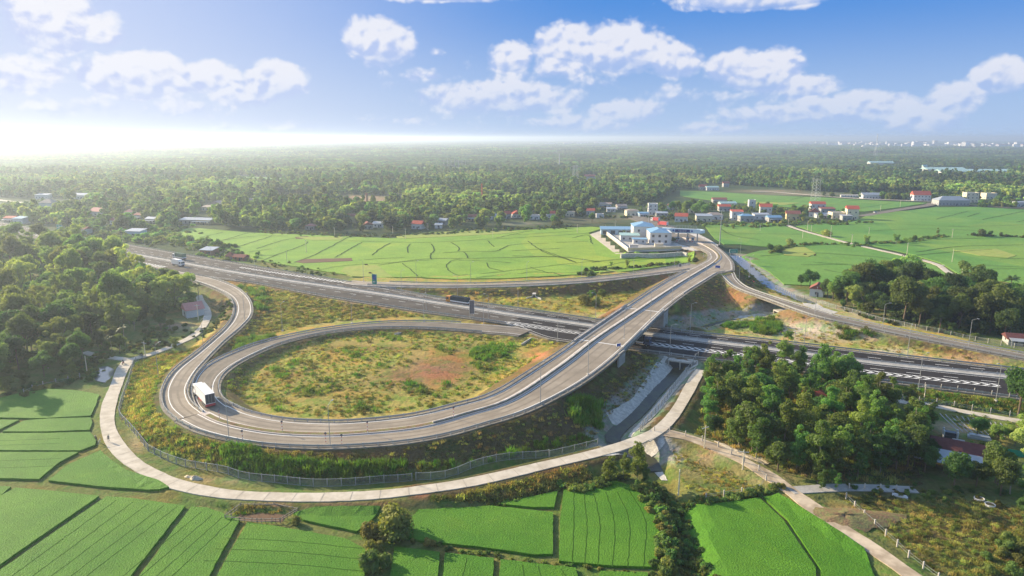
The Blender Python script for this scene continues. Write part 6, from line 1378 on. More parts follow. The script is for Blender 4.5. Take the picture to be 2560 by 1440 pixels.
def cow(px, py, rz, label):
    x, y = U(px, py, 0); r = empty('cow', (x, y, gz(x, y)), R(rz), label=label, cat='cow')
    J = [((0, 0, 1.0), .30, .36), ((0, .55, 1.05), .27, .36), ((0, .85, 1.15), .17, .22), ((0, 1.1, 1.0), .13), ((0, 1.35, .75), .10), ((0, 1.55, .6), .07), ((0, -.55, 1.05), .27, .33), ((0, -.8, 1.05), .16), ((0, -.86, .6), .03),
         ((.2, .55, .75), .11), ((.2, .5, .42), .07), ((.2, .52, .05), .055), ((-.2, .55, .75), .11), ((-.2, .62, .42), .07), ((-.2, .58, .05), .055), ((.2, -.55, .8), .13), ((.2, -.72, .45), .07), ((.2, -.62, .05), .055), ((-.2, -.55, .8), .13), ((-.2, -.66, .45), .07), ((-.2, -.5, .05), .055)]
    skin_body('body', J, [(0, 1), (1, 2), (2, 3), (3, 4), (4, 5), (0, 6), (6, 7), (7, 8), (1, 9), (9, 10), (10, 11), (1, 12), (12, 13), (13, 14), (6, 15), (15, 16), (16, 17), (6, 18), (18, 19), (19, 20)], r, 'cow_hide')
cow(925, 686, -110, 'dark cow grazing on the yellow strip beside the motorway'); cow(916, 665, 100, 'dark cow behind the other one near the paddy bank')
cow(2013, 639, 80, 'dark cow grazing on the dry strip in the right paddies'); cow(2037, 641, -60, 'dark cow at the right of the dry strip in the right paddies')

# haystack, planters, debris and small farm things
x, y = U(2467, 1147, .2); o = empty('haystack', (x, y, gz(x, y)), label='cone shaped brown haystack in the farmyard', cat='haystack')
V = []; F = []; n = 18; prof = [(2.3, -.2), (2.7, .5), (2.6, 1.3), (2.1, 2.1), (1.3, 2.8), (.5, 3.3), (.12, 3.5)]
for r_, z_ in prof:
    for i in range(n): V.append((r_ * math.cos(2 * math.pi * i / n) * (1 + .05 * math.sin(i * 5)), r_ * math.sin(2 * math.pi * i / n) * (1 + .05 * math.cos(i * 3)), z_))
for k in range(len(prof) - 1):
    for i in range(n): F.append((k * n + i, k * n + (i + 1) % n, (k + 1) * n + (i + 1) % n, (k + 1) * n + i))
F.append(tuple(range((len(prof) - 1) * n, len(prof) * n))); mesh_np('straw_body', V, F, M['straw'], o, smooth_=True)
MB().tube((0, 0, 3.3), (0, 0, 3.8), .16, .1, 6).build('cap', M['white_wall'], o)
for (px, py, lb) in [(2448, 1247, 'white ring planter in the dark yard, left of the pair'), (2475, 1262, 'white ring planter in the dark yard, right of the pair'), (2515, 1175, 'round white well ring beside the haystack')]:
    x, y = U(px, py, .2); o = empty('ring_planter', (x, y, gz(x, y)), label=lb, cat='planter'); b = MB(); n = 16
    for i in range(n):
        a, c_ = 2 * math.pi * i / n, 2 * math.pi * (i + 1) / n; b.prism([(1.0 * math.cos(a), 1.0 * math.sin(a)), (1.0 * math.cos(c_), 1.0 * math.sin(c_)), (.85 * math.cos(c_), .85 * math.sin(c_)), (.85 * math.cos(a), .85 * math.sin(a))], -.1, .4)
    b.build('ring', M['white_wall'], o); b = MB(); b.tube((0, 0, -.1), (0, 0, .28), .86, n=16); b.build('soil', M['median_soil'], o)
for (px, py, w_, d_, h_, m_, lb) in [(2375, 1092, 3, 2, 1.6, 'window_dark', 'dark blue family tomb with white corner knobs among bushes'), (2395, 1110, 3.2, 1.6, 1.3, 'old_concrete', 'pale grey tomb slab beside the dark blue one'), (2448, 1095, 5, 2, 1.0, 'tin_roof', 'blue grey sheet of tin lying among the bushes'), (2250, 1240, 3, 1.0, .4, 'white_wall', 'stack of white slabs by the farm path')]:
    x, y = U(px, py, .2); o = empty('garden_tomb' if 'tomb' in lb else 'sheet_stack', (x, y, gz(x, y)), R(-30), label=lb, cat='tomb' if 'tomb' in lb else 'stack'); MB().box(-w_ / 2, w_ / 2, -d_ / 2, d_ / 2, -.2, h_ * .5).build('base', M[m_], o)
    MB().box(-w_ / 2 + .3, w_ / 2 - .3, -d_ / 2 + .25, d_ / 2 - .25, h_ * .5, h_).build('top', M[m_], o)
    if 'knobs' in lb:
        for a in (-1, 1):
            for c_ in (-1, 1): MB().tube((a * w_ / 2, c_ * d_ / 2, 0), (a * w_ / 2, c_ * d_ / 2, h_ + .5), .2, .25, 8).build('knob_post', M['white_wall'], o)
x, y = U(2545, 1138, .3); net = empty('green_net', (x, y, gz(x, y)), R(-28), label='strip of bright green netting on stakes behind the haystack', cat='net')
MB().box(-6, 6, -.03, .03, 0, 1.5).build('netting', M['sign_green'], net)
for q in np.linspace(-6, 6, 5): MB().tube((q, .08, -.2), (q, .08, 1.7), .05, n=5).build('stake', M['trunk'], net)
def lumps(name, px, py, z, R0, m_, label, cat, hgt=.9, n=24, sx=1.0):
    x, y = U(px, py, z); V = []; F = []; rn = 7
    for k in range(rn):
        t_ = k / (rn - 1)
        for i in range(n):
            a = 2 * math.pi * i / n; rr = R0 * t_ * (1 + .18 * math.sin(3 * a + 1) + .1 * math.sin(7 * a)); V.append((rr * math.cos(a) * sx, rr * math.sin(a), hgt * (1 - t_ ** 1.6) * (1 + .15 * math.sin(5 * a + k)) - .12))
    for k in range(rn - 1):
        for i in range(n): F.append((k * n + i, (k + 1) * n + i, (k + 1) * n + (i + 1) % n, k * n + (i + 1) % n))
    o = mesh_np(name, V, F, M[m_], smooth_=True); o.location = (x, y, gz(x, y)); return tag(o, label, cat)
lumps('sand_pile', 486, 1193, .6, 1.5, 'sand', 'pale sand pile on the edge of the white path', 'sand pile', 1.0)
lumps('sand_pile', 468, 1188, .6, 1.2, 'sand', 'smaller flat sand pile left of the bigger one', 'sand pile', .4)
lumps('sand_pile', 395, 1085, 1.0, .1, 'sand', 'x', 'x', .1) if 0 else None
lumps('straw_heap', 391, 861, .4, 1.5, 'straw', 'small round straw heap in the weeds by the footpath', 'haystack', 1.6)
lumps('brushwood_pile', 2110, 1290, .8, 5, 'median_soil', 'long low heap of brown brushwood beside the dirt track', 'brushwood', 1.0, sx=2.2)
for i, (px, py) in enumerate([(1000, 832), (796, 752)]):
    x, y = U(px, py, 1.5); o = empty('drain_chute', (x, y, gz(x, y) - .1), R(10 if i else -35), label=['concrete drain chute running from the loop road into the grass', 'concrete drain chute in the bank of the motorway'][i], cat='drain'); MB().box(-.6, -.4, -2.5, 2.5, -.3, .35).build('side', M['old_concrete'], o); MB().box(.4, .6, -2.5, 2.5, -.3, .35).build('side', M['old_concrete'], o); MB().box(-.4, .4, -2.5, 2.5, -.3, .05).build('bed', M['concrete'], o)
x, y = U(1330, 857, 1.4)
wall_run([(1303, 862), (1328, 846), (1390, 856), (1430, 860)], 1.5, .35, .3, 'concrete', 'low pale kerb wall around the weeds left of the flyover', name='kerb_wall')

# ================================================================== TREES
def leaf_quads(C, N, size, rg, droop=0.0):
    n = len(C); a = rg.normal(size=(n, 3)); N = N + rg.normal(0, .55, (n, 3)); N /= np.linalg.norm(N, axis=1)[:, None] + 1e-9
    u = np.cross(N, a); u /= np.linalg.norm(u, axis=1)[:, None] + 1e-9; v = np.cross(N, u)
    s = size * rg.uniform(.55, 1.3, (n, 1)); u = u * s; v = v * s * rg.uniform(.5, .9, (n, 1))
    V = np.stack([C - u, C + v * .8, C + u, C - v], 1).reshape(-1, 3); F = np.arange(4 * n).reshape(-1, 4)
    return V, F
def ico(center, r, rg, sub=1):
    bm = bmesh.new(); bmesh.ops.create_icosphere(bm, subdivisions=sub, radius=1); V = np.array([v.co[:] for v in bm.verts]); F = np.array([[v.index for v in f.verts] for f in bm.faces]); bm.free()
    V = V * (r * (1 + rg.normal(0, .10, (len(V), 1)))) + center; return V, F
def crown_mesh(name, lobes, nleaf, size, m_, seed, core=.72, up=.25, sub=1):
    """leaf clumps over many uneven lobes, with a rough dark-leaf interior in each lobe"""
    rg = np.random.default_rng(seed); Vs, Fs, n = [], [], 0
    tot = sum(l[3] ** 2 for l in lobes)
    for (x, y, z, r) in lobes:
        k = max(6, int(nleaf * r * r / tot)); d = rg.normal(size=(k, 3)); d[:, 2] += up; d /= np.linalg.norm(d, axis=1)[:, None]
        rad = r * (rg.uniform(.70, 1.12, (k, 1)) ** .8) * np.array([1, 1, .82]); V, F = leaf_quads(np.array([x, y, z]) + d * rad, d.copy(), size, rg); Vs.append(V); Fs.append(F + n); n += len(V)
        if core:
            V, F = ico(np.array([x, y, z]), r * core, rg, sub); F = np.column_stack([F, F[:, 2]]); 
            # store triangles as degenerate-free quads by splitting a corner
            q = V[F[:, 0]] * .5 + V[F[:, 2]] * .5; V = np.vstack([V, q]); F = np.column_stack([F[:, 0], F[:, 1], F[:, 2], np.arange(len(q)) + len(V) - len(q)]); Vs.append(V); Fs.append(F + n); n += len(V)
    return mesh_np(name, np.vstack(Vs), np.vstack(Fs), M[m_], me_only=True)
def trunk_mesh(name, h, r, lobes, m_='trunk', seed=0, n=5, lean=.0):
    rg = np.random.default_rng(seed); b = MB(); fork = Vector((rg.normal(0, .15), rg.normal(0, .15), h * .45)); b.tube((0, 0, -.5), fork, r, r * .72, 7)
    for k in rg.choice(len(lobes), min(n, len(lobes)), replace=False):
        l = lobes[k]; mid = fork.lerp(Vector(l[:3]), .5) + Vector((0, 0, -.3)); b.tube(fork, mid, r * .5, r * .32, 5); b.tube(mid, l[:3], r * .32, r * .12, 5)
    me = bpy.data.meshes.new(name); me.from_pydata(b.v, [], b.f); me.materials.append(M[m_]); return me
def lobes_round(rg, h=10, R0=3.6, n=15, base=.42):
    L = [(0, 0, h * .72, R0 * .55)]
    for i in range(n):
        a = rg.uniform(0, 6.28); e = rg.uniform(-.85, 1.1); d = R0 * rg.uniform(.45, .8); r = R0 * rg.uniform(.22, .46)
        L.append((d * math.cos(a) * math.cos(e), d * math.sin(a) * math.cos(e), h * .60 + d * math.sin(e) * 1.05, r))
    return L
def lobes_tall(rg, h=12, R0=2.4, n=22):
    L = []
    for i in range(n):
        t_ = rg.uniform(.2, 1); rr = R0 * (1.15 - .75 * abs(t_ - .55) * 1.6); a = rg.uniform(0, 6.28); d = rr * rg.uniform(.1, .75); L.append((d * math.cos(a), d * math.sin(a), h * t_ * .92, rr * rg.uniform(.28, .5)))
    return L
def lobes_bamboo(rg, h=11, R0=3.2, n=26):
    L = []
    for i in range(n):
        a = rg.uniform(0, 6.28); t_ = rg.uniform(.25, 1); spread = R0 * (t_ ** 1.3) * rg.uniform(.4, 1.05); z = h * (t_ * (1 - .22 * (spread / R0) ** 2)); L.append((spread * math.cos(a), spread * math.sin(a), z * .95, rg.uniform(.6, 1.25)))
    return L
def lobes_bush(rg, h=2.6, R0=1.8, n=8):
    return [(R0 * rg.uniform(0, .7) * math.cos(a), R0 * rg.uniform(0, .7) * math.sin(a), h * rg.uniform(.25, .65), R0 * rg.uniform(.3, .55)) for a in rg.uniform(0, 6.28, n)]
KINDS = {}
def make_kind(kind, i):
    rg = np.random.default_rng(100 + i * 7 + sum(map(ord, kind)))
    if kind == 'broadleaf_tree': L = lobes_round(rg, 9.5 + i, 3.9, 24); cm = crown_mesh('crown', L, 3800, .26, 'leaf_broad', i, core=.6); tm = trunk_mesh('trunk', 9, .26, L, seed=i)
    elif kind == 'dark_tree': L = lobes_round(rg, 8.5 + i, 3.4, 22); cm = crown_mesh('crown', L, 3200, .25, 'leaf_dark', i + 20, core=.6); tm = trunk_mesh('trunk', 8, .22, L, seed=i)
    elif kind == 'bamboo_clump': L = lobes_bamboo(rg, 11, 3.6, 30); cm = crown_mesh('crown', L, 3400, .24, 'leaf_bamboo', i + 40, core=.5, up=.5); tm = trunk_mesh('trunk', 5, .22, L, 'pale_trunk', i, 10)
    elif kind == 'gum_tree': L = lobes_tall(rg, 10.5 + i * .8, 2.5, 24); cm = crown_mesh('crown', L, 3000, .21, 'leaf_gum', i + 60, core=.5); tm = trunk_mesh('trunk', 10, .12, L, 'pale_trunk', i, 7)
    elif kind == 'bush': L = lobes_bush(rg); cm = crown_mesh('crown', L, 700, .17, 'leaf_scrub', i + 80); tm = trunk_mesh('trunk', 1.5, .08, L, seed=i)
    elif kind == 'palm_tree':
        Vs = []; Fs = []; n = 0; h = 8.5
        for f in range(20):
            a = 6.283 * f / 20 + rg.normal(0, .12); e0 = rg.uniform(.1, 1.15); ln = rg.uniform(3.2, 4.2); pts = []
            for t_ in np.linspace(0, 1, 9):
                rr = ln * t_; pts.append((rr * math.cos(e0) * (1 - .15 * t_), h + rr * math.sin(e0) - 2.3 * t_ * t_))
            for k in range(8):
                p0, p1 = pts[k], pts[k + 1]; w0 = .75 * math.sin(math.pi * min(1, .15 + k / 8)) + .08; w1 = .75 * math.sin(math.pi * min(1, .15 + (k + 1) / 8)) + .08
                ca, sa = math.cos(a), math.sin(a)
                for s_ in (-1, 1):
                    for j in range(2):
                        q0, q1 = k + j * .5, k + j * .5 + .36; A0 = lerp(p0, p1, j * .5); A1 = lerp(p0, p1, j * .5 + .36)
                        V = [(A0[0] * ca, A0[0] * sa, A0[1]), (A1[0] * ca, A1[0] * sa, A1[1]), (A1[0] * ca - s_ * w1 * sa + .25 * ca, A1[0] * sa + s_ * w1 * ca + .25 * sa, A1[1] - w1 * .55), (A0[0] * ca - s_ * w0 * sa + .25 * ca, A0[0] * sa + s_ * w0 * ca + .25 * sa, A0[1] - w0 * .55)]
                        Vs += V; Fs.append([n, n + 1, n + 2, n + 3]); n += 4
        cm = mesh_np('crown', np.array(Vs), np.array(Fs), M['leaf_palm'], me_only=True)
        b = MB(); b.tube((0, 0, -.5), (.25, .1, 4), .22, .17, 7); b.tube((.25, .1, 4), (0, 0, 8.6), .17, .13, 7); tm = bpy.data.meshes.new('trunk'); tm.from_pydata(b.v, [], b.f); tm.materials.append(M['pale_trunk'])
    return cm, tm
NV = {'broadleaf_tree': 4, 'dark_tree': 4, 'bamboo_clump': 4, 'gum_tree': 4, 'bush': 4, 'palm_tree': 2}
for k, n in NV.items(): KINDS[k] = [make_kind(k, i) for i in range(n)]
CATS = {'broadleaf_tree': 'tree', 'dark_tree': 'tree', 'bamboo_clump': 'bamboo', 'gum_tree': 'tree', 'bush': 'bush', 'palm_tree': 'palm'}
tree_xy = []
def tree(kind, x, y, sc=1.0, label='', group=None, z=None, sz=None):
    cm, tm = KINDS[kind][rng.integers(NV[kind])]; r = bpy.data.objects.new(kind, None); COL.objects.link(r); zz = gz(x, y) if z is None else z
    r.location = (x, y, zz - .1); r.rotation_euler = (0, 0, rng.uniform(0, 6.28)); s = sc * rng.uniform(.88, 1.12); r.scale = (s * rng.uniform(.92, 1.08), s, (sz or 1) * s * rng.uniform(.9, 1.1))
    c = bpy.data.objects.new('crown', cm); COL.objects.link(c); c.parent = r; q = bpy.data.objects.new('trunk', tm); COL.objects.link(q); q.parent = r
    tree_xy.append((x, y)); return tag(r, label, CATS[kind], group)
NOGO = []
def blocked(x, y):
    i = np.searchsorted(_rows, y); 
    return False
def fill(poly_px, spacing, kinds, weights, sc, label, group, z=0, maxn=200, sz=None, avoid=(), zones=None):
    P = UP(poly_px, z); x0, y0 = P.min(0); x1, y1 = P.max(0); pts = []; Pl = [tuple(p) for p in P]; tries = 0
    AV = [[tuple(U(*q, z)) for q in a] for a in avoid]
    while len(pts) < maxn and tries < 6000:
        tries += 1; x, y = rng.uniform(x0, x1), rng.uniform(y0, y1)
        if not inside(Pl, np.array([x]), np.array([y]))[0]: continue
        if any(inside(a, np.array([x]), np.array([y]))[0] for a in AV): continue
        if any((x - a) ** 2 + (y - b) ** 2 < spacing ** 2 for a, b in pts): continue
        pts.append((x, y))
    for (x, y) in pts:
        k = kinds[rng.choice(len(kinds), p=weights)]
        lb = label[k] if isinstance(label, dict) else label; f_ = rng.uniform(.68, 1.24)
        if zones:
            q0, q1 = proj(x, y, z); zn = min(zones, key=lambda a: (a[0] - q0) ** 2 + 3 * (a[1] - q1) ** 2)[2]
            lb = ('tall ' if f_ > 1.04 else 'short ' if f_ < .89 else '') + {'broadleaf_tree': 'leafy tree', 'dark_tree': 'dark green tree', 'bamboo_clump': 'pale bamboo clump', 'gum_tree': 'slender green tree', 'bush': 'bush'}[k] + ' ' + zn
        tree(k, x, y, sc * f_, lb, group, sz=sz)
    return pts
# the big left grove
fill([(-120, 640), (20, 612), (120, 612), (300, 655), (330, 690), (300, 760), (120, 760), (-120, 760)], 5.8, ['broadleaf_tree', 'dark_tree', 'bamboo_clump'], [.6, .12, .28], 1.45,  # bamboo share raised so its pale leaves imitate haze over the back rows
     {'bamboo_clump': 'bamboo', 'broadleaf_tree': 'tall dense leafy tree in the back of the left grove near the motorway', 'dark_tree': 'tall darker leafy tree in the back of the left grove near the motorway'}, 'trees in the back of the left grove', maxn=84, zones=[(-80, 650, 'of the left grove at the far left lanes'), (60, 620, 'of the left grove beside the motorway near the white truck'), (180, 640, 'of the left grove against the motorway rail'), (280, 665, 'of the left grove at the corner where motorway lanes reappear'), (-60, 730, 'of the left grove at the picture edge, second row'), (70, 700, 'of the left grove right above the coconut palm'), (200, 700, 'of the left grove behind the bamboo belt'), (290, 730, 'of the left grove above the salmon roofed house')])
fill([(330, 715), (440, 735), (490, 790), (500, 755), (455, 745), (460, 770), (380, 800), (300, 850), (200, 850), (60, 800), (-120, 780), (120, 765), (300, 765)], 6.0, ['bamboo_clump', 'broadleaf_tree', 'dark_tree'], [.72, .18, .10], 1.3,
     {'bamboo_clump': 'feathery light green bamboo clump in the middle of the left grove', 'broadleaf_tree': 'leafy tree among the bamboo of the left grove', 'dark_tree': 'dark tree among the bamboo of the left grove'}, 'trees and bamboo in the middle of the left grove', maxn=56, zones=[(470, 750, 'of the left grove beside the curving slip road'), (380, 760, 'of the left grove just behind the salmon roofed house'), (320, 800, 'of the left grove left of the salmon roofed house'), (220, 790, 'in the middle of the bamboo belt at the left'), (220, 845, 'of the left grove above the path junction'), (90, 785, 'around the coconut palm in the left grove'), (-40, 780, 'of the left grove at the picture edge, third row')], avoid=[[(375, 830), (440, 835), (500, 780), (470, 760), (400, 790)]])
fill([(-120, 800), (60, 815), (180, 850), (230, 880), (200, 925), (120, 960), (-60, 990), (-120, 960)], 5.2, ['bamboo_clump', 'broadleaf_tree', 'dark_tree'], [.4, .35, .25], 1.25,
     {'bamboo_clump': 'pale bamboo clump at the near end of the left grove', 'broadleaf_tree': 'leafy tree at the near end of the left grove', 'dark_tree': 'dark tree at the near end of the left grove'}, 'trees at the near end of the left grove', maxn=42, zones=[(210, 900, 'of the left grove beside the pond'), (150, 850, 'of the left grove between palm and pond'), (50, 840, 'of the left grove around the near coconut palm'), (-60, 850, 'of the left grove at the picture edge, fourth row'), (120, 930, 'of the left grove by the thin grey fence'), (0, 950, 'of the left grove just above the first paddy')])
fill([(240, 850), (330, 850), (360, 862), (300, 885), (240, 880)], 4.5, ['broadleaf_tree', 'bush'], [.5, .5], .55, {'broadleaf_tree': 'small leafy tree behind the path junction', 'bush': 'bush behind the path junction'}, 'small trees behind the path junction', maxn=14)
fill([(370, 835), (420, 838), (450, 815), (400, 800)], 4, ['dark_tree'], [1], .55, 'small dark garden tree in front of the salmon roofed house', 'garden trees of the salmon roofed house', maxn=5)
for (px, py, k, s, lb) in [(63, 890, 'palm_tree', 1.0, 'coconut palm at the near left of the grove'), (68, 775, 'palm_tree', 1.0, 'coconut palm standing above the left grove'), (314, 866, 'palm_tree', .95, 'coconut palm left of the straw heap'), (280, 888, 'palm_tree', .75, 'short palm beside the path junction'), (497, 752, 'palm_tree', .85, 'slim palm at the end of the footpath by the slip road'),
                           (437, 878, 'bamboo_clump', .5, 'single small bright bamboo beside the footpath'), (184, 940, 'gum_tree', .62, 'small golden tree by the left pond'), (2521, 755, 'palm_tree', 1.15, 'coconut palm at the right end of the right grove'),
                           (2525, 1235, 'palm_tree', .8, 'banana like palm in the dark yard at the lower right'), (2275, 1032, 'gum_tree', .72, 'small lone tree on the path below the motorway'), (2165, 1008, 'broadleaf_tree', .62, 'round small tree at the upper right of the lower grove'),
                           (2545, 1040, 'broadleaf_tree', 1.15, 'big bright round tree at the right picture edge by the motorway'), (2575, 1180, 'bamboo_clump', 1.1, 'large pale bamboo at the right picture edge'), (2560, 1110, 'bamboo_clump', .8, 'smaller bamboo at the right picture edge'),
                           (1592, 1205, 'gum_tree', .95, 'slender tall tree growing out of the ditch below the white path'), (1522, 1208, 'gum_tree', .62, 'shorter slender tree left of the tall one by the ditch'), (1560, 1200, 'gum_tree', .5, 'thin sapling between the two ditch trees'), (1612, 1210, 'gum_tree', .45, 'bushy sapling right of the tall ditch tree'),
                           (978, 1338, 'bush', 2.6, 'tall feathery bamboo bush on the bund between the nearest paddies'), (925, 1350, 'bush', 1.7, 'round bush left of the feathery bamboo'), (1000, 1352, 'bush', 1.9, 'dark bush under the feathery bamboo'), (955, 1352, 'dark_tree', .34, 'small dark tree on the paddy bund'), (940, 1385, 'bush', 1.1, 'reddish tipped bush below the bamboo'), (925, 1425, 'bush', 1.7, 'low golden bush at the bottom edge'), (960, 1420, 'bush', 1.2, 'bush at the bottom edge beside the low bamboo'),
                           (740, 1312, 'bush', .7, 'small grey green bush at the left end of the bund'), (1075, 1365, 'bush', .8, 'low bush on the bund in the middle foreground'), (1480, 765, 'dark_tree', .62, 'dark round tree between the north slip road and the motorway'), (1462, 768, 'bush', 2.2, 'big bush at the left of the dark round tree'), (1505, 758, 'broadleaf_tree', .5, 'small bright tree at the right of the dark round tree'), (1492, 770, 'bush', 2.0, 'low bush before the dark round tree'),
                           (1527, 668, 'bamboo_clump', .35, 'small pale bamboo on the hedge right of the lamp'), (1568, 668, 'bamboo_clump', .5, 'pale bamboo on the hedge below the toll wall'), (1465, 690, 'dark_tree', .38, 'dark shrub tree at the left end of the hedge'), (1480, 700, 'bush', 1.8, 'bush beside the dark shrub tree'), (1722, 660, 'bamboo_clump', .62, 'bright bamboo in the curve of the toll exit'), (1738, 664, 'bush', 1.6, 'bush at the foot of the bright bamboo'),
                           (2166, 612, 'bamboo_clump', .8, 'bamboo clump standing alone in the right paddies'), (2240, 612, 'bamboo_clump', .75, 'bamboo at the left end of the right hedge'), (2262, 608, 'broadleaf_tree', .5, 'small round tree in the right hedge'), (2285, 606, 'broadleaf_tree', .5, 'second round tree in the right hedge, next to the dense part'), (2343, 590, 'gum_tree', .5, 'small tree alone right of the hedge'), (2475, 592, 'broadleaf_tree', .5, 'small round tree in the far right hedge'), (2502, 590, 'broadleaf_tree', .4, 'smaller round tree in the far right hedge'), (2456, 592, 'bush', 2.4, 'bush at the left of the far right hedge'),
                           (1975, 615, 'bush', 2.4, 'round bush topping the left hedge'), (1925, 632, 'broadleaf_tree', .6, 'tree at the left end of the left hedge'), (1945, 630, 'bush', 2.6, 'bush beside the tree of the left hedge'), (2055, 590, 'bamboo_clump', .45, 'low bamboo by the field path'), (2070, 592, 'bush', 2.6, 'round bush by the field path'),
                           (2024, 720, 'dark_tree', 1.05, 'dark spreading tree above the white house with the red roof'), (2068, 745, 'dark_tree', 1.1, 'dark tree leaning over the white house at the end of the right grove'), (2082, 752, 'broadleaf_tree', .9, 'leafy tree right of the white house at the end of the right grove'), (2002, 716, 'dark_tree', .75, 'smaller dark tree left of the spreading one'), (2560, 770, 'broadleaf_tree', .9, 'tree at the right edge behind the palm'),
                           (1672, 603, 'dark_tree', .40, 'small tree between the toll office and the gate'), (1683, 617, 'dark_tree', .5, 'dark round tree in the toll yard'), (1560, 605, 'palm_tree', .55, 'small palm in the toll yard'), (1577, 612, 'palm_tree', .5, 'short palm beside the toll annex'), (1540, 588, 'broadleaf_tree', .35, 'little tree before the toll garage'),
                           (1480, 556, 'broadleaf_tree', .9, 'bright rounded tree left of the toll yard by the clearing'), (1385, 565, 'broadleaf_tree', 1.0, 'bright leafy tree at the paddy edge in the centre'), (1395, 567, 'bush', 3.0, 'bush at the paddy edge in the centre'), (905, 577, 'bamboo_clump', 1.25, 'tall light bamboo at the upper edge of the big paddies'), (890, 578, 'dark_tree', .9, 'dark tree under the tall light bamboo'), (1067, 573, 'palm_tree', 1.2, 'coconut palm right of the orange red roofed house'),
                           (1005, 572, 'bamboo_clump', 1.2, 'light bamboo left of the orange red roofed house'), (470, 548, 'broadleaf_tree', 1.1, 'round light tree in front of the tin sheds')]:
    x, y = U(px, py, 0 if z is None else 0) if True else None; tree(k, x, y, s, lb)
# the lower right plantation
fill([(1775, 985), (1850, 940), (1960, 940), (2080, 955), (2190, 1010), (2215, 1040), (2310, 1075), (2300, 1150), (2230, 1195), (2060, 1200), (1930, 1180), (1860, 1140), (1800, 1110), (1745, 1075)], 3.5, ['gum_tree', 'dark_tree'], [.72, .28], 1.0,
     {'gum_tree': 'slender green plantation tree in the dense grove below the motorway', 'dark_tree': 'dark rounded tree in the dense grove below the motorway'}, 'trees of the plantation below the motorway at the right', maxn=120, zones=[(1770, 1000, 'of the plantation along the white canal path'), (1860, 950, 'of the plantation at its top corner by the motorway'), (1990, 950, 'of the plantation below the motorway chevrons'), (2100, 970, 'of the plantation above the hidden red roof'), (2190, 1030, 'of the plantation beside the round tree at the path'), (1790, 1080, 'of the plantation above the start of the dirt track'), (1880, 1030, 'of the plantation left of its middle'), (2000, 1040, 'of the plantation around the hidden red roof'), (2110, 1090, 'of the plantation right of its middle'), (1880, 1130, 'of the plantation behind the spilled sand bank'), (1990, 1170, 'of the plantation at the fork of the dirt track'), (2100, 1190, 'of the plantation along the farm path'), (2230, 1180, 'of the plantation next to the farmhouse yard'), (2270, 1100, 'of the plantation left of the dark tomb')])
fill([(2040, 1205), (2100, 1215), (2110, 1240), (2050, 1232)], 3, ['gum_tree'], [1], .5, 'young tree in the small clump at the fork of the dirt track', 'young trees at the fork of the dirt track', maxn=6)
fill([(2200, 1050), (2330, 1040), (2340, 1080), (2240, 1080)], 4, ['broadleaf_tree'], [1], .55, 'bright low tree at the right end of the lower grove', 'bright trees at the right end of the lower grove', maxn=7)
fill([(2400, 1235), (2480, 1235), (2520, 1245), (2500, 1205), (2420, 1212), (2370, 1222)], 4.5, ['dark_tree'], [1], .85, 'dark dense tree in front of the farmhouse', 'dark trees in front of the farmhouse', maxn=7)
fill([(2295, 1125), (2315, 1130), (2320, 1190), (2285, 1190)], 4, ['dark_tree'], [1], .7, 'dark tree left of the farmhouse', 'dark trees left of the farmhouse', maxn=4)
fill([(2400, 1120), (2460, 1115), (2440, 1090), (2520, 1085), (2560, 1110), (2540, 1120), (2500, 1120), (2480, 1105), (2420, 1110)], 3.4, ['bush', 'broadleaf_tree'], [.6, .4], .6, {'bush': 'leafy bush in the farm garden', 'broadleaf_tree': 'small garden tree behind the haystack'}, 'garden bushes behind the farmhouse', maxn=12)
fill([(2480, 1215), (2570, 1200), (2600, 1330), (2540, 1300), (2480, 1250)], 4.4, ['dark_tree', 'bush'], [.6, .4], .6, {'dark_tree': 'small dark tree at the lower right edge', 'bush': 'bush at the lower right edge'}, 'small trees at the lower right edge', maxn=10)
fill([(2480, 1350), (2600, 1330), (2620, 1450), (2500, 1450), (2440, 1410)], 2.6, ['bush'], [1], .9, 'leafy bush in the bottom right corner', 'bushes in the bottom right corner', maxn=16)
# right grove beyond the slip road
fill([(2085, 745), (2130, 725), (2240, 715), (2330, 730), (2440, 745), (2540, 770), (2580, 830), (2560, 850), (2500, 845), (2400, 832), (2300, 815), (2180, 790), (2110, 768)], 5.4, ['broadleaf_tree', 'dark_tree', 'bamboo_clump'], [.5, .38, .12], 1.5,
     {'broadleaf_tree': 'tall leafy tree in the grove behind the slip road on the right', 'dark_tree': 'tall dark tree in the grove behind the slip road on the right', 'bamboo_clump': 'pale bamboo in the grove behind the slip road on the right'}, 'trees of the right grove', maxn=70, zones=[(2110, 750, 'of the right grove beside the white house'), (2180, 725, 'of the right grove at its upper left'), (2300, 725, 'of the right grove under the field path'), (2420, 750, 'of the right grove at its upper right'), (2200, 780, 'of the right grove above the second slip road lamp'), (2310, 800, 'of the right grove in the middle of its foot'), (2420, 820, 'of the right grove behind the last slip road lamp'), (2530, 840, 'of the right grove above the brick hut'), (2540, 780, 'of the right grove below the coconut palm')])
# village trees
fill([(1660, 532), (1740, 520), (1770, 540), (1700, 546)], 12, ['broadleaf_tree', 'dark_tree'], [.6, .4], 1.0, 'leafy tree among the village houses behind the toll gate', 'trees among the village houses', maxn=12)
fill([(1860, 530), (1900, 545), (1960, 540), (2010, 540), (2020, 535), (1960, 530), (1900, 525)], 12, ['broadleaf_tree'], [1], .8, 'garden tree in the right half of the village', 'garden trees in the right half of the village', maxn=10)
fill([(2000, 552), (2090, 554), (2095, 548), (2000, 546)], 7, ['broadleaf_tree', 'bush'], [.5, .5], .6, {'broadleaf_tree': 'small tree before the steep gabled house', 'bush': 'bush before the steep gabled house'}, 'greenery before the steep gabled house', maxn=9)

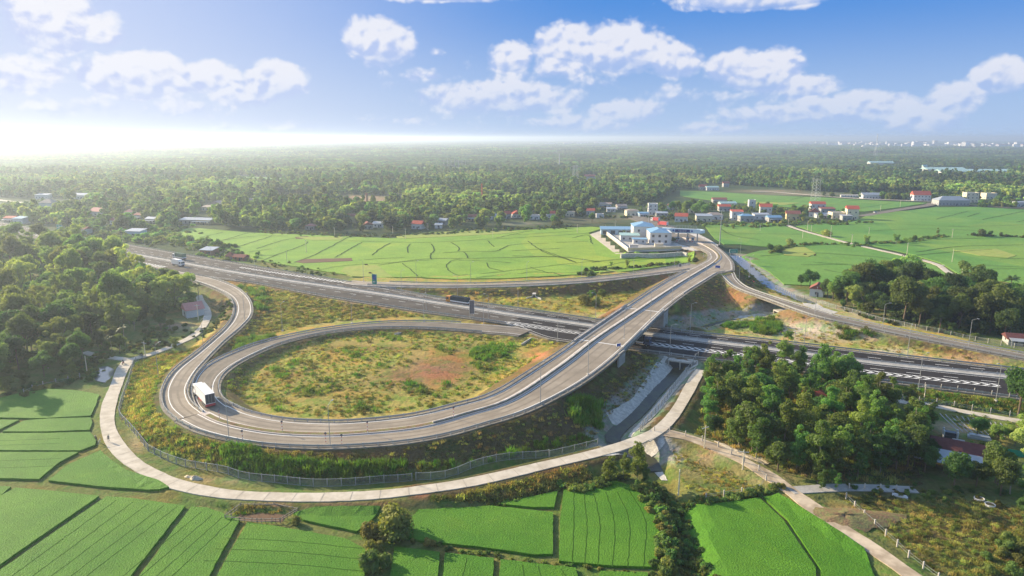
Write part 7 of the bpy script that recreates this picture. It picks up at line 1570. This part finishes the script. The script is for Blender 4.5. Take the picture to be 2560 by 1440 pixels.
# ================================================================== WOODS AND UNDERGROWTH (what nobody could count)
def proto_coll(name, meshes):
    c = bpy.data.collections.new(name)
    for i, me in enumerate(meshes):
        o = bpy.data.objects.new('%s_%02d' % (name, i), me); c.objects.link(o)
    return c
def scatter(name, P, sc, rz, idx, coll, **kw):
    P = np.asarray(P, np.float32); me = bpy.data.meshes.new(name); me.vertices.add(len(P)); me.vertices.foreach_set('co', P.ravel())
    a = me.attributes.new('isc', 'FLOAT_VECTOR', 'POINT'); a.data.foreach_set('vector', np.asarray(sc, np.float32).ravel())
    a = me.attributes.new('irz', 'FLOAT', 'POINT'); a.data.foreach_set('value', np.asarray(rz, np.float32))
    a = me.attributes.new('iid', 'INT', 'POINT'); a.data.foreach_set('value', np.asarray(idx, np.int32))
    o = bpy.data.objects.new(name, me); COL.objects.link(o)
    g = bpy.data.node_groups.new(name, 'GeometryNodeTree'); g.interface.new_socket('Geometry', in_out='INPUT', socket_type='NodeSocketGeometry'); g.interface.new_socket('Geometry', in_out='OUTPUT', socket_type='NodeSocketGeometry')
    gi = g.nodes.new('NodeGroupInput'); go = g.nodes.new('NodeGroupOutput'); ip = g.nodes.new('GeometryNodeInstanceOnPoints'); ci = g.nodes.new('GeometryNodeCollectionInfo')
    ci.inputs[0].default_value = coll; ci.inputs['Separate Children'].default_value = True; ci.inputs['Reset Children'].default_value = True
    def na(n, t_): q = g.nodes.new('GeometryNodeInputNamedAttribute'); q.data_type = t_; q.inputs[0].default_value = n; return [s_ for s_ in q.outputs if s_.enabled and s_.name == 'Attribute'][0]
    cx = g.nodes.new('ShaderNodeCombineXYZ'); g.links.new(na('irz', 'FLOAT'), cx.inputs[2])
    g.links.new(gi.outputs[0], ip.inputs['Points']); g.links.new(ci.outputs[0], ip.inputs['Instance']); ip.inputs['Pick Instance'].default_value = True
    g.links.new(na('iid', 'INT'), ip.inputs['Instance Index']); g.links.new(cx.outputs[0], ip.inputs['Rotation']); g.links.new(na('isc', 'FLOAT_VECTOR'), ip.inputs['Scale'])
    g.links.new(ip.outputs[0], go.inputs[0]); md = o.modifiers.new('scatter', 'NODES'); md.node_group = g
    return tag(o, kind='stuff', **kw)
def low(kind, i, nleaf, size):
    rg = np.random.default_rng(500 + i)
    if kind == 0: return crown_mesh('wood_crown', lobes_round(rg, 9, 3.9, 12, .3) + [(0, 0, 2.6, 2.0)], nleaf, size, 'leaf_broad', 300 + i, core=.7)
    if kind == 1: return crown_mesh('wood_crown', lobes_tall(rg, 12, 2.8, 12), nleaf, size, 'leaf_gum', 320 + i, core=.72)
    if kind == 2: return crown_mesh('wood_crown', lobes_bamboo(rg, 10, 3.2, 16), nleaf, size, 'leaf_bamboo', 340 + i, core=.7)
    return crown_mesh('wood_crown', lobes_round(rg, 8, 3.6, 11, .3) + [(0, 0, 2.4, 2.0)], nleaf, size, 'leaf_dark', 360 + i, core=.7)
WOOD = [low(k, j, 560, .58) for k in (0, 0, 1, 1, 2, 3, 3) for j in range(1)]
WOOD = [low(k, j, 560, .58) for j, k in enumerate((0, 0, 1, 1, 2, 3, 3))]
def patch(i):
    """a stand of merged crowns about 45 m across for the far wood"""
    rg = np.random.default_rng(700 + i); L = []
    for _ in range(46): L.append((rg.uniform(-24, 24), rg.uniform(-24, 24), rg.uniform(3.5, 8.5), rg.uniform(2.6, 4.6)))
    return crown_mesh('wood_stand', L, 900, 1.5, ['leaf_broad', 'leaf_dark', 'leaf_gum'][i % 3], 720 + i, core=.92)
STAND = [patch(i) for i in range(6)]
cw = proto_coll('wood', WOOD); cs_ = proto_coll('stand', STAND)
def clump_mesh(i, h, w_, n, size, m_, seed):
    rg = np.random.default_rng(seed); C = rg.normal(0, 1, (n, 3)) * [w_ * .4, w_ * .4, 0]; C[:, 2] = rg.uniform(.05, 1, n) * h
    N = np.column_stack([rg.normal(0, 1, (n, 2)), rg.uniform(0, .6, n)]); V, F = leaf_quads(C, N, size, rg); return mesh_np('tuft', V, F, M[m_], me_only=True)
def reed_mesh(seed, h, m_, n=60, w_=.5):
    rg = np.random.default_rng(seed); Vs = []; Fs = []
    for k in range(n):
        a = rg.uniform(0, 6.28); x, y = rg.normal(0, w_, 2); hh = h * rg.uniform(.5, 1.1); b = rg.uniform(.15, .6) * hh; wd = rg.uniform(.04, .09) * (h / 1.2) ** .5; ca, sa = math.cos(a), math.sin(a)
        P = [(x - sa * wd, y + ca * wd, 0), (x + sa * wd, y - ca * wd, 0), (x + ca * b * .4 + sa * wd, y + sa * b * .4 - ca * wd, hh * .65), (x + ca * b * .4 - sa * wd, y + sa * b * .4 + ca * wd, hh * .65), (x + ca * b, y + sa * b, hh), (x + ca * b + .02, y + sa * b, hh)]
        n0 = len(Vs); Vs += P; Fs += [[n0, n0 + 1, n0 + 2, n0 + 3], [n0 + 3, n0 + 2, n0 + 5, n0 + 4]]
    return mesh_np('reed', np.array(Vs), np.array(Fs), M[m_], me_only=True)
SCR = [clump_mesh(0, .55, 1.0, 60, .16, 'leaf_scrub', 1), clump_mesh(1, .35, 1.2, 50, .14, 'grass_dry', 2), clump_mesh(2, .9, 1.1, 90, .17, 'leaf_scrub', 3), clump_mesh(3, .4, .9, 40, .13, 'leaf_brown', 4), reed_mesh(5, .9, 'grass_dry'), reed_mesh(6, 1.0, 'leaf_reed', 50)]
REED = [reed_mesh(11, 2.6, 'leaf_reed', 110, .8), reed_mesh(12, 2.2, 'leaf_reed', 100, .7), clump_mesh(7, 1.8, 1.5, 160, .2, 'leaf_scrub', 8)]
HED = [crown_mesh('hedge', lobes_bush(np.random.default_rng(900 + i), 2.2, 1.6, 7), 420, .19, ['leaf_scrub', 'leaf_broad', 'leaf_dark'][i % 3], 910 + i) for i in range(3)]
csc = proto_coll('scrub', SCR); crd = proto_coll('reeds', REED); chd = proto_coll('hedge', HED)

# -- far wood
EX = [UP(p) for p in MIDF] + [UP(p) for p in FARF] + [UP(p) for p in [
    [(210, 512), (120, 495), (60, 500), (-100, 484), (-100, 540), (60, 538), (180, 530)],
    [(690, 488), (790, 486), (790, 506), (690, 508)], [(840, 487), (1010, 490), (1010, 512), (900, 520), (840, 505)], [(1110, 417), (1160, 417), (1160, 427), (1110, 427)],
    [(1490, 508), (1560, 512), (1620, 520), (1700, 520), (1990, 500), (2150, 540), (2150, 560), (1900, 575), (1700, 600), (1480, 570), (1480, 545)],
    [(2100, 484), (2340, 488), (2420, 500), (2570, 505), (2800, 520), (2800, 540), (2100, 520)], [(1740, 462), (1830, 462), (1990, 474), (2060, 486), (1900, 490), (1740, 480)],
    [(2300, 420), (2520, 425), (2520, 444), (2300, 440)], [(450, 552), (520, 552), (530, 566), (450, 566)], [(1465, 438), (1500, 438), (1500, 452), (1465, 452)],
    [(500, 510), (560, 510), (560, 530), (500, 530)]]]
EXL = [[tuple(q) for q in p] for p in EX]
def lim(px): return np.interp(px, [-600, -100, 20, 120, 300, 420, 520, 640, 860, 1000, 1200, 1350, 1480, 1600, 1650, 1700, 1780, 1920, 2300, 2560, 3200], [560, 540, 548, 566, 590, 580, 570, 575, 582, 582, 572, 566, 540, 520, 498, 474, 474, 474, 488, 506, 510])
def wood_points(d0, d1, dens, seed):
    rg = np.random.default_rng(seed); n = int((d1 ** 2 - d0 ** 2) * .95 * dens); y = np.sqrt(rg.uniform(d0 ** 2, d1 ** 2, n)); x = y * rg.uniform(-.95, .95, n)
    px, py = proj(x, y, 0); k = py < lim(px); k &= (np.sin(x * .011 + 1) * np.sin(y * .013) + .6 * np.sin(x * .031 + y * .02) > -1.15) | (y < 820)
    for e in EXL: k &= ~inside(e, x, y)
    for h_ in HS:
        hx, hy = U(h_[0], h_[1]); k &= ~((abs(x - hx - (y - hy) * hx / hy) < h_[2] * .5 + 1.5) & (y > hy - 75) & (y < hy + h_[3] + 4))
    return x[k], y[k]
x, y = wood_points(430, 1500, 1 / 54, 1)
n = len(x); sp = np.sin(x * .018) + np.sin(y * .014 + x * .006) + rng.normal(0, .55, n)
idx = np.where(sp > 1.0, 2, np.where(sp > .35, rng.integers(0, 2, n), np.where(sp > -.4, rng.integers(5, 7, n), np.where(sp > -.9, 3, 4)))); s = rng.uniform(.75, 1.3, n) * np.where(rng.random(n) < .25, 1.35, 1.0)
scatter('woodland', np.column_stack([x, y, np.full(n, -.4)]), np.column_stack([s, s, s * rng.uniform(.85, 1.15, n)]), rng.uniform(0, 6.28, n), idx, cw, label='wood of mixed trees stretching from the paddies into the haze', cat='woodland')
x, y = wood_points(1450, 3400, 1 / 190, 2); n = len(x); s = rng.uniform(1.3, 2.3, n)
sp = np.sin(x * .006) + np.sin(y * .005 + x * .003) + rng.normal(0, .5, n); idx = np.where(sp > .8, 2, np.where(sp > 0, rng.integers(0, 2, n), rng.integers(5, 7, n)))
scatter('woodland', np.column_stack([x, y, np.full(n, -2.)]), np.column_stack([s, s, s * .62]), rng.uniform(0, 6.28, n), idx, cw, label='distant hazy wood below the far town', cat='woodland')
x, y = wood_points(3000, 13000, 1 / 2400, 3); n = len(x); s = rng.uniform(.9, 1.35, n)
scatter('woodland', np.column_stack([x, y, np.full(n, -1.5)]), np.column_stack([s, s, s * rng.uniform(.9, 1.6, n)]), rng.uniform(0, 6.28, n), rng.integers(0, 6, n), cs_, label='farthest wood along the horizon', cat='woodland')
x, y = [np.concatenate(q) for q in zip(*[(lambda P: (lambda X, Y, k: (X[k][:c_], Y[k][:c_]))(*(lambda X, Y: (X, Y, inside([tuple(p) for p in P], X, Y)))(rng.uniform(P[:, 0].min(), P[:, 0].max(), c_ * 4), rng.uniform(P[:, 1].min(), P[:, 1].max(), c_ * 4))))(UP(poly)) for poly, c_ in [
    ([(-150, 640), (20, 612), (120, 612), (300, 655), (330, 700), (470, 735), (490, 770), (400, 800), (300, 850), (230, 880), (200, 925), (120, 960), (-60, 990), (-150, 980)], 520),
    ([(2085, 745), (2130, 725), (2240, 715), (2330, 730), (2440, 745), (2540, 770), (2580, 830), (2560, 850), (2500, 845), (2400, 832), (2300, 815), (2180, 790), (2110, 768)], 190)]])]
n = len(x); s = rng.uniform(.35, .75, n)
scatter('undergrowth', np.column_stack([x, y, ground_z(x, y) - .5]), np.column_stack([s, s, s]), rng.uniform(0, 6.28, n), rng.choice([0, 1, 5, 6, 4], n), cw, label='dark undergrowth closing the gaps between the grove trees', cat='undergrowth')

# -- village greenery and hedges as low thickets
def along(pts, n, wid, z=0):
    L = line3(pts, z, 1.0); i = rng.integers(0, len(L), n); return L[i, 0] + rng.normal(0, wid, n), L[i, 1] + rng.normal(0, wid, n)
def hedge(pts, n, wid, sc, label, z=0, coll=None, k=3, zs=1.0):
    x, y = along(pts, n, wid, z); s = sc * rng.uniform(.6, 1.25, n)
    scatter('hedge', np.column_stack([x, y, ground_z(x, y) - .1]), np.column_stack([s, s, s * zs * rng.uniform(.8, 1.2, n)]), rng.uniform(0, 6.28, n), rng.integers(0, k, n), coll or chd, label=label, cat='hedge')
hedge([(1415, 1222), (1450, 1224), (1490, 1215), (1510, 1205), (1545, 1195)], 46, .8, .8, 'dense clipped looking hedge below the white path above the striped paddy')
hedge([(1600, 1215), (1625, 1232), (1648, 1262), (1668, 1310), (1680, 1350), (1668, 1400), (1660, 1450)], 150, 1.2, .85, 'overgrown hedge along the left bank of the ditch between the paddies')
hedge([(1690, 1262), (1712, 1320), (1730, 1370), (1745, 1420), (1760, 1460)], 70, 1.0, .7, 'overgrown hedge along the right bank of the ditch')
hedge([(1655, 1205), (1675, 1240), (1705, 1295), (1722, 1350), (1730, 1450), (1735, 1540)], 150, .8, .6, 'weeds choking the bottom of the ditch')
hedge([(1695, 1252), (1740, 1258), (1800, 1256), (1850, 1243), (1900, 1236), (1950, 1228)], 90, .6, .62, 'hedge along the upper edge of the large right paddy')
hedge([(1035, 1352), (1120, 1372), (1200, 1386), (1300, 1402), (1390, 1412), (1480, 1424), (1640, 1445)], 60, .5, .36, 'low weeds on the bund in the middle foreground')
hedge([(1230, 1268), (1300, 1250), (1350, 1232), (1400, 1226)], 34, .5, .38, 'weeds on the bund below the white path')
hedge([(1455, 692), (1500, 676), (1560, 672), (1640, 664), (1700, 660)], 90, 1.6, .95, 'dark hedge running across the paddy below the toll wall')
hedge([(1925, 634), (1960, 622), (2010, 612), (2060, 612), (2120, 612)], 70, 1.8, 1.0, 'dark hedge in the paddies left of the field path')
hedge([(2130, 618), (2180, 610), (2240, 608), (2290, 602), (2330, 595), (2370, 592)], 100, 2.0, 1.05, 'dark hedge in the paddies right of the field path')
hedge([(2430, 590), (2500, 592), (2560, 594), (2640, 596)], 70, 2.2, 1.0, 'low hedge at the far right of the paddies')
def garden(pts, n, wid, s0, s1, label):
    x, y = along(pts, n, wid); 
    k = np.ones(n, bool)
    for h_ in HS:
        hx, hy = U(h_[0], h_[1]); k &= ~((abs(x - hx - (y - hy) * hx / hy) < h_[2] * .5 + 1) & (y > hy - 60) & (y < hy + h_[3] + 1))
    k &= offroad(x, y, 4, 3); x, y = x[k], y[k]; m = len(x); s = rng.uniform(s0, s1, m)
    scatter('village_greenery', np.column_stack([x, y, ground_z(x, y) - .6]), np.column_stack([s, s, s * rng.uniform(.8, 1.1, m)]), rng.uniform(0, 6.28, m), rng.integers(0, 7, m), cw, label=label, cat='greenery')
hedge([(1485, 538), (1560, 545), (1700, 548), (1760, 562), (1900, 566), (2000, 556), (2100, 560), (2150, 556)], 170, 6, 1.3, 'greenery between the village houses')
hedge([(1680, 520), (1760, 516), (1850, 520), (1900, 530), (2000, 535)], 130, 9, 1.7, 'bushes behind the village houses')
hedge([(1840, 560), (1990, 562), (2120, 562)], 60, 2.5, .9, 'bushes at the village edge facing the paddies')
hedge([(640, 578), (760, 586), (860, 590), (1000, 590), (1180, 580), (1420, 568)], 260, 5, 1.0, 'bushes along the upper edge of the big paddies')
hedge([(300, 598), (420, 606), (520, 632), (600, 650), (700, 664), (800, 688)], 130, 3.5, .8, 'scrub beyond the far guardrail at the left')
hedge([(400, 582), (470, 590), (530, 625), (620, 655)], 60, 7, 1.3, 'thicket between motorway and first paddies')
hedge([(330, 592), (420, 598), (500, 612), (560, 632)], 60, 6, 2.2, 'tall thicket beside the motorway at the left')
hedge([(150, 585), (250, 590), (330, 600), (400, 615)], 60, 7, 2.0, 'tall greenery beside the motorway at the far left')
hedge([(250, 575), (350, 575), (450, 575)], 70, 12, 2.2, 'gardens around the huts at the left')
hedge([(2440, 845), (2300, 822), (2200, 805), (2120, 782)], 90, 2.2, .8, 'weeds along the mesh fence of the right grove')
hedge([(2120, 1238), (2300, 1235), (2450, 1240)], 40, 1.5, .5, 'weeds along the farm path')
hedge([(2240, 1000), (2360, 1012), (2480, 1025), (2560, 1040)], 90, 1.6, .55, 'bright weeds on the motorway verge at the right')
hedge([(250, 890), (220, 910), (200, 940), (120, 965), (30, 990)], 130, 3.0, .8, 'dark scrub around the left pond')
hedge([(380, 840), (440, 825), (330, 875), (400, 865)], 70, 4, .7, 'scrub between footpath and bamboo')
hedge([(560, 770), (560, 800), (530, 830), (500, 850)], 60, 2.0, .6, 'weeds on the bank left of the curving slip road')

def region(poly_px, n, z=0):
    P = UP(poly_px, z); Pl = [tuple(p) for p in P]; x0, y0 = P.min(0); x1, y1 = P.max(0); X = rng.uniform(x0, x1, n * 4); Y = rng.uniform(y0, y1, n * 4); k = inside(Pl, X, Y); return X[k][:n], Y[k][:n]
_kdr = kdtree.KDTree(sum(len(s_[0]) for s_ in TH_SRC))
_q = 0
for s_, _sl in TH_SRC:
    for p_ in s_: _kdr.insert((p_[0], p_[1], 0), _q); _q += 1
_kdr.balance()
_pp = [samples(L, w_, -w_) for L, w_ in ((PATH, 1.5), (PATH2, 1.95), (PATH3, 2.1), (PATH4, 1.4), (DIRT, 1.9), (RPATH, 1.6), (YPATH, 1.5), (CANAL, 2.4))]
_kdp = kdtree.KDTree(sum(map(len, _pp))); _q = 0
for s_ in _pp:
    for p_ in s_: _kdp.insert((p_[0], p_[1], 0), _q); _q += 1
_kdp.balance()
def offroad(x, y, m1=1.6, m2=1.5): return np.array([_kdr.find((a, b, 0))[2] > m1 and _kdp.find((a, b, 0))[2] > m2 for a, b in zip(x, y)])
def scrub(name, poly, n, sc, idxs, w_, label, coll=csc, cat='scrub', z=0, patchy=.0, zs=1.0):
    x, y = region(poly, n, z); k = offroad(x, y); x, y = x[k], y[k]
    if name == 'scrub' and 'loop' in label:
        a_, b_ = proj(x, y, 0); nn_ = .55 * np.sin(x * .33) * np.sin(y * .29 + 1) + .4 * np.sin(x * .8 + y * .6); k = np.ones(len(x), bool)
        for (c0_, c1_, r0_, r1_) in ((1090, 925, 84, 46), (990, 947, 70, 16), (1160, 905, 50, 26), (930, 868, 110, 8), (1345, 893, 55, 18), (760, 1010, 60, 12), (1010, 1010, 40, 16)): k &= ~(((a_ - c0_) / r0_) ** 2 + ((b_ - c1_) / r1_) ** 2 + nn_ < 1)
        x, y = x[k], y[k]
    if patchy: k = (np.sin(x * .21 + 1) * np.sin(y * .17) + .7 * np.sin(x * .53 + y * .41) + rng.normal(0, .4, len(x))) > patchy; x, y = x[k], y[k]
    m = len(x); s = sc * rng.uniform(.5, 1.4, m)
    scatter(name, np.column_stack([x, y, ground_z(x, y) - .05]), np.column_stack([s, s, s * zs * rng.uniform(.7, 1.3, m)]), rng.uniform(0, 6.28, m), rng.choice(idxs, m, p=w_), coll, label=label, cat=cat)
LOOP = [(560, 970), (600, 915), (720, 860), (850, 836), (1000, 826), (1250, 838), (1440, 860), (1480, 830), (1400, 880), (1280, 960), (1100, 1025), (900, 1052), (700, 1045), (580, 1005)]
scrub('scrub', LOOP, 6000, .55, [0, 1, 3, 4, 5], [.24, .36, .10, .22, .08], 'rough grass and weeds filling the inside of the loop')
scrub('scrub', LOOP, 2600, 1.0, [0, 2, 5], [.4, .3, .3], 'taller green weeds in patches inside the loop', patchy=.75)
scrub('scrub', [(560, 730), (640, 712), (1060, 790), (1200, 806), (1000, 798), (800, 815), (640, 850), (560, 890), (540, 870), (600, 820), (635, 790)], 5000, .8, [0, 1, 2, 3, 4], [.26, .28, .10, .18, .18], 'weeds between the motorway, the slip road bend and the loop')
scrub('scrub', [(900, 722), (1280, 722), (1640, 695), (1680, 700), (1520, 800), (1280, 765)], 3600, .8, [0, 1, 3, 4], [.12, .40, .24, .24], 'dry grass between the north slip road and the motorway', patchy=-.5)
scrub('scrub', [(1700, 740), (1810, 700), (2100, 815), (2560, 905), (2560, 925), (1900, 848), (1640, 815)], 1600, .65, [0, 1, 3, 4], [.08, .42, .26, .24], 'dry grass on the bare ground between flyover and right slip road', patchy=0)
scrub('scrub', [(340, 905), (420, 880), (500, 880), (430, 930), (400, 980), (405, 1020), (460, 1070), (560, 1108), (700, 1125), (820, 1125), (820, 1205), (620, 1190), (480, 1160), (370, 1115), (310, 1050), (320, 960)], 7000, .7, [0, 1, 2, 4, 5], [.30, .30, .05, .27, .08], 'grass and weeds on the outer slope of the loop')
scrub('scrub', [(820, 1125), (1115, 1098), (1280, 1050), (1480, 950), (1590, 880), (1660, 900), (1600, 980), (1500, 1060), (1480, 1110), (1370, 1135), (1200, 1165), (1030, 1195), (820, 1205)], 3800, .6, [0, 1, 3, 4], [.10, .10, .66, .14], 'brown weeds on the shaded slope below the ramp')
scrub('scrub', [(560, 1255), (760, 1250), (1100, 1235), (1460, 1150), (1470, 1200), (1400, 1222), (1230, 1258), (1000, 1268), (740, 1275), (620, 1275)], 4200, .8, [0, 1, 3, 4], [.34, .2, .26, .2], 'weeds on the bank below the white path')
scrub('scrub', [(240, 1000), (262, 980), (256, 1040), (280, 1110), (360, 1185), (480, 1238), (600, 1262), (720, 1280), (600, 1290), (430, 1225), (330, 1180), (250, 1120), (235, 1050)], 3200, .5, [0, 1, 4, 5], [.4, .2, .2, .2], 'short grass between the white path and the left paddies')
scrub('scrub', [(2060, 1240), (2400, 1245), (2560, 1270), (2560, 1450), (2340, 1440), (2200, 1330), (2110, 1250)], 2300, .58, [0, 1, 2, 3, 4], [.22, .26, .05, .33, .14], 'weedy fallow yard in the bottom right corner')
scrub('scrub', [(1960, 1250), (2200, 1400), (2300, 1460), (2240, 1450), (2160, 1385), (2060, 1320), (1950, 1245)], 1200, .5, [0, 1, 4], [.4, .3, .3], 'grass strip between dirt track and paddy')
scrub('scrub', [(1680, 1110), (1860, 1160), (1910, 1215), (1780, 1245), (1710, 1240), (1690, 1180)], 900, .45, [0, 1, 3, 4], [.3, .3, .2, .2], 'sparse grass in the bare yard beside the canal', patchy=.2)
scrub('scrub', [(1770, 985), (2100, 955), (2320, 1070), (2300, 1210), (2060, 1210), (1740, 1090)], 3000, 1.0, [0, 3, 4], [.4, .4, .2], 'undergrowth inside the plantation below the motorway')
scrub('scrub', [(2200, 985), (2330, 975), (2560, 1000), (2560, 1040), (2300, 1005)], 2400, .8, [0, 1, 4, 5], [.35, .25, .2, .2], 'grass verge between the motorway and the right path')
scrub('scrub', [(1840, 690), (1880, 660), (1980, 740), (2040, 770), (1960, 748), (1860, 715)], 900, .9, [0, 1, 3], [.5, .3, .2], 'scrub on the shaded bank beside the pale canal')
scrub('reeds', [(560, 1152), (600, 1150), (680, 1174), (860, 1188), (1000, 1182), (1030, 1197), (860, 1208), (700, 1201), (570, 1181)], 520, .58, [0, 1, 2], [.34, .30, .36], 'tall bright green reeds at the foot of the loop, left half', coll=crd, cat='reeds')
scrub('reeds', [(1000, 1186), (1150, 1172), (1300, 1142), (1370, 1118), (1440, 1102), (1500, 1100), (1480, 1110), (1372, 1134), (1200, 1169), (1030, 1197)], 210, .5, [0, 1, 2], [.3, .3, .4], 'scattered green reeds at the foot of the ramp embankment', coll=crd, cat='reeds')
scrub('reeds', [(1180, 880), (1230, 868), (1275, 880), (1270, 905), (1210, 912), (1175, 905)], 130, .5, [0, 1], [.5, .5], 'patch of tall green grass inside the loop at the right', coll=crd, cat='reeds')
scrub('reeds', [(1880, 810), (1930, 806), (1960, 830), (1930, 845), (1880, 838)], 160, .7, [0, 1, 2], [.4, .3, .3], 'patch of green reeds beside the stone ditch', coll=crd, cat='reeds')
scrub('reeds', [(600, 860), (700, 850), (640, 880), (590, 930), (560, 960), (585, 900)], 240, .6, [0, 1, 2], [.3, .3, .4], 'green weeds in the left end of the loop', coll=crd, cat='reeds')
scrub('reeds', [(1800, 820), (1870, 812), (1890, 820), (1830, 832)], 90, .5, [0, 1], [.5, .5], 'green water plants in the stone ditch', coll=crd, cat='reeds')
scrub('reeds', [(1420, 1035), (1500, 1030), (1500, 1075), (1430, 1085)], 120, .7, [0, 1], [.5, .5], 'green reeds by the dark canal pool', coll=crd, cat='reeds')
scrub('reeds', [(600, 730), (660, 730), (680, 780), (620, 800)], 120, .8, [0, 1, 2], [.3, .2, .5], 'bushy green weeds beside the slip road bend', coll=crd, cat='reeds')
scrub('reeds', [(2080, 835), (2140, 832), (2250, 848), (2240, 862), (2100, 855)], 130, .7, [2, 1], [.8, .2], 'dark weeds on the bare ground under the right slip road', coll=crd, cat='reeds')
garden([(1485, 530), (1560, 528), (1640, 532), (1720, 528), (1790, 520), (1870, 520), (1950, 532), (2040, 532), (2110, 536)], 150, 13, .45, .95, 'village trees standing between and behind the houses')
garden([(1480, 545), (1530, 538), (1600, 530), (1700, 545), (1760, 556), (1850, 556), (1960, 552), (2090, 552)], 70, 5, .3, .55, 'low garden greenery in front of the village houses')
garden([(2140, 494), (2280, 498), (2400, 503), (2560, 508)], 110, 16, .7, 1.2, 'trees around the houses along the far road')
garden([(2420, 515), (2480, 515), (2560, 520)], 60, 6, .5, .8, 'palm like trees in a row at the far right')
garden([(20, 550), (110, 516), (200, 530), (300, 552), (400, 556), (520, 556), (600, 560)], 170, 16, .5, 1.0, 'trees between the huts at the left')
# young fruit plants in rows in the garden plot
x, y = region([(2350, 1030), (2560, 1065), (2560, 1090), (2420, 1085)], 160); m_ = len(x)
scatter('garden_rows', np.column_stack([x, y, ground_z(x, y)]), np.full((m_, 3), .6), rng.uniform(0, 6, m_), rng.integers(0, 3, m_), csc, label='sparse plants on the pale striped garden plot', cat='garden')
acc = Acc()
for k in range(16):
    a = lerp((2350, 1032), (2555, 1068), k / 15); b_ = lerp((2395, 1075), (2590, 1100), k / 15); L = line3([a, lerp(a, b_, .5), b_], .4, 1.5); L[:, 2] = ground_z(L[:, 0], L[:, 1]) + .12; acc.add(*ribbon_geo(L, .17, -.17, 0))
acc.build('garden_bed', 'old_concrete', kind='structure')

# ================================================================== HAZE
mh = bpy.data.materials.new('haze'); mh.use_nodes = True; mh.node_tree.nodes.clear(); t = NT(mh.node_tree)
pv = t.add('ShaderNodeVolumePrincipled'); oo = t.add('ShaderNodeOutputMaterial')
pv.inputs['Color'].default_value = (.74, .87, 1.0, 1); pv.inputs['Density'].default_value = .00021; pv.inputs['Anisotropy'].default_value = .50
t.link(pv.outputs[0], oo.inputs['Volume'])
hb = MB().box(-43000, 43000, -4500, 43000, -6, 91); ho = hb.build('haze', mh); ho['kind'] = 'stuff'; ho['label'] = 'pale haze lying over the whole plain'; ho['category'] = 'haze'
print('objects', len(S.objects))
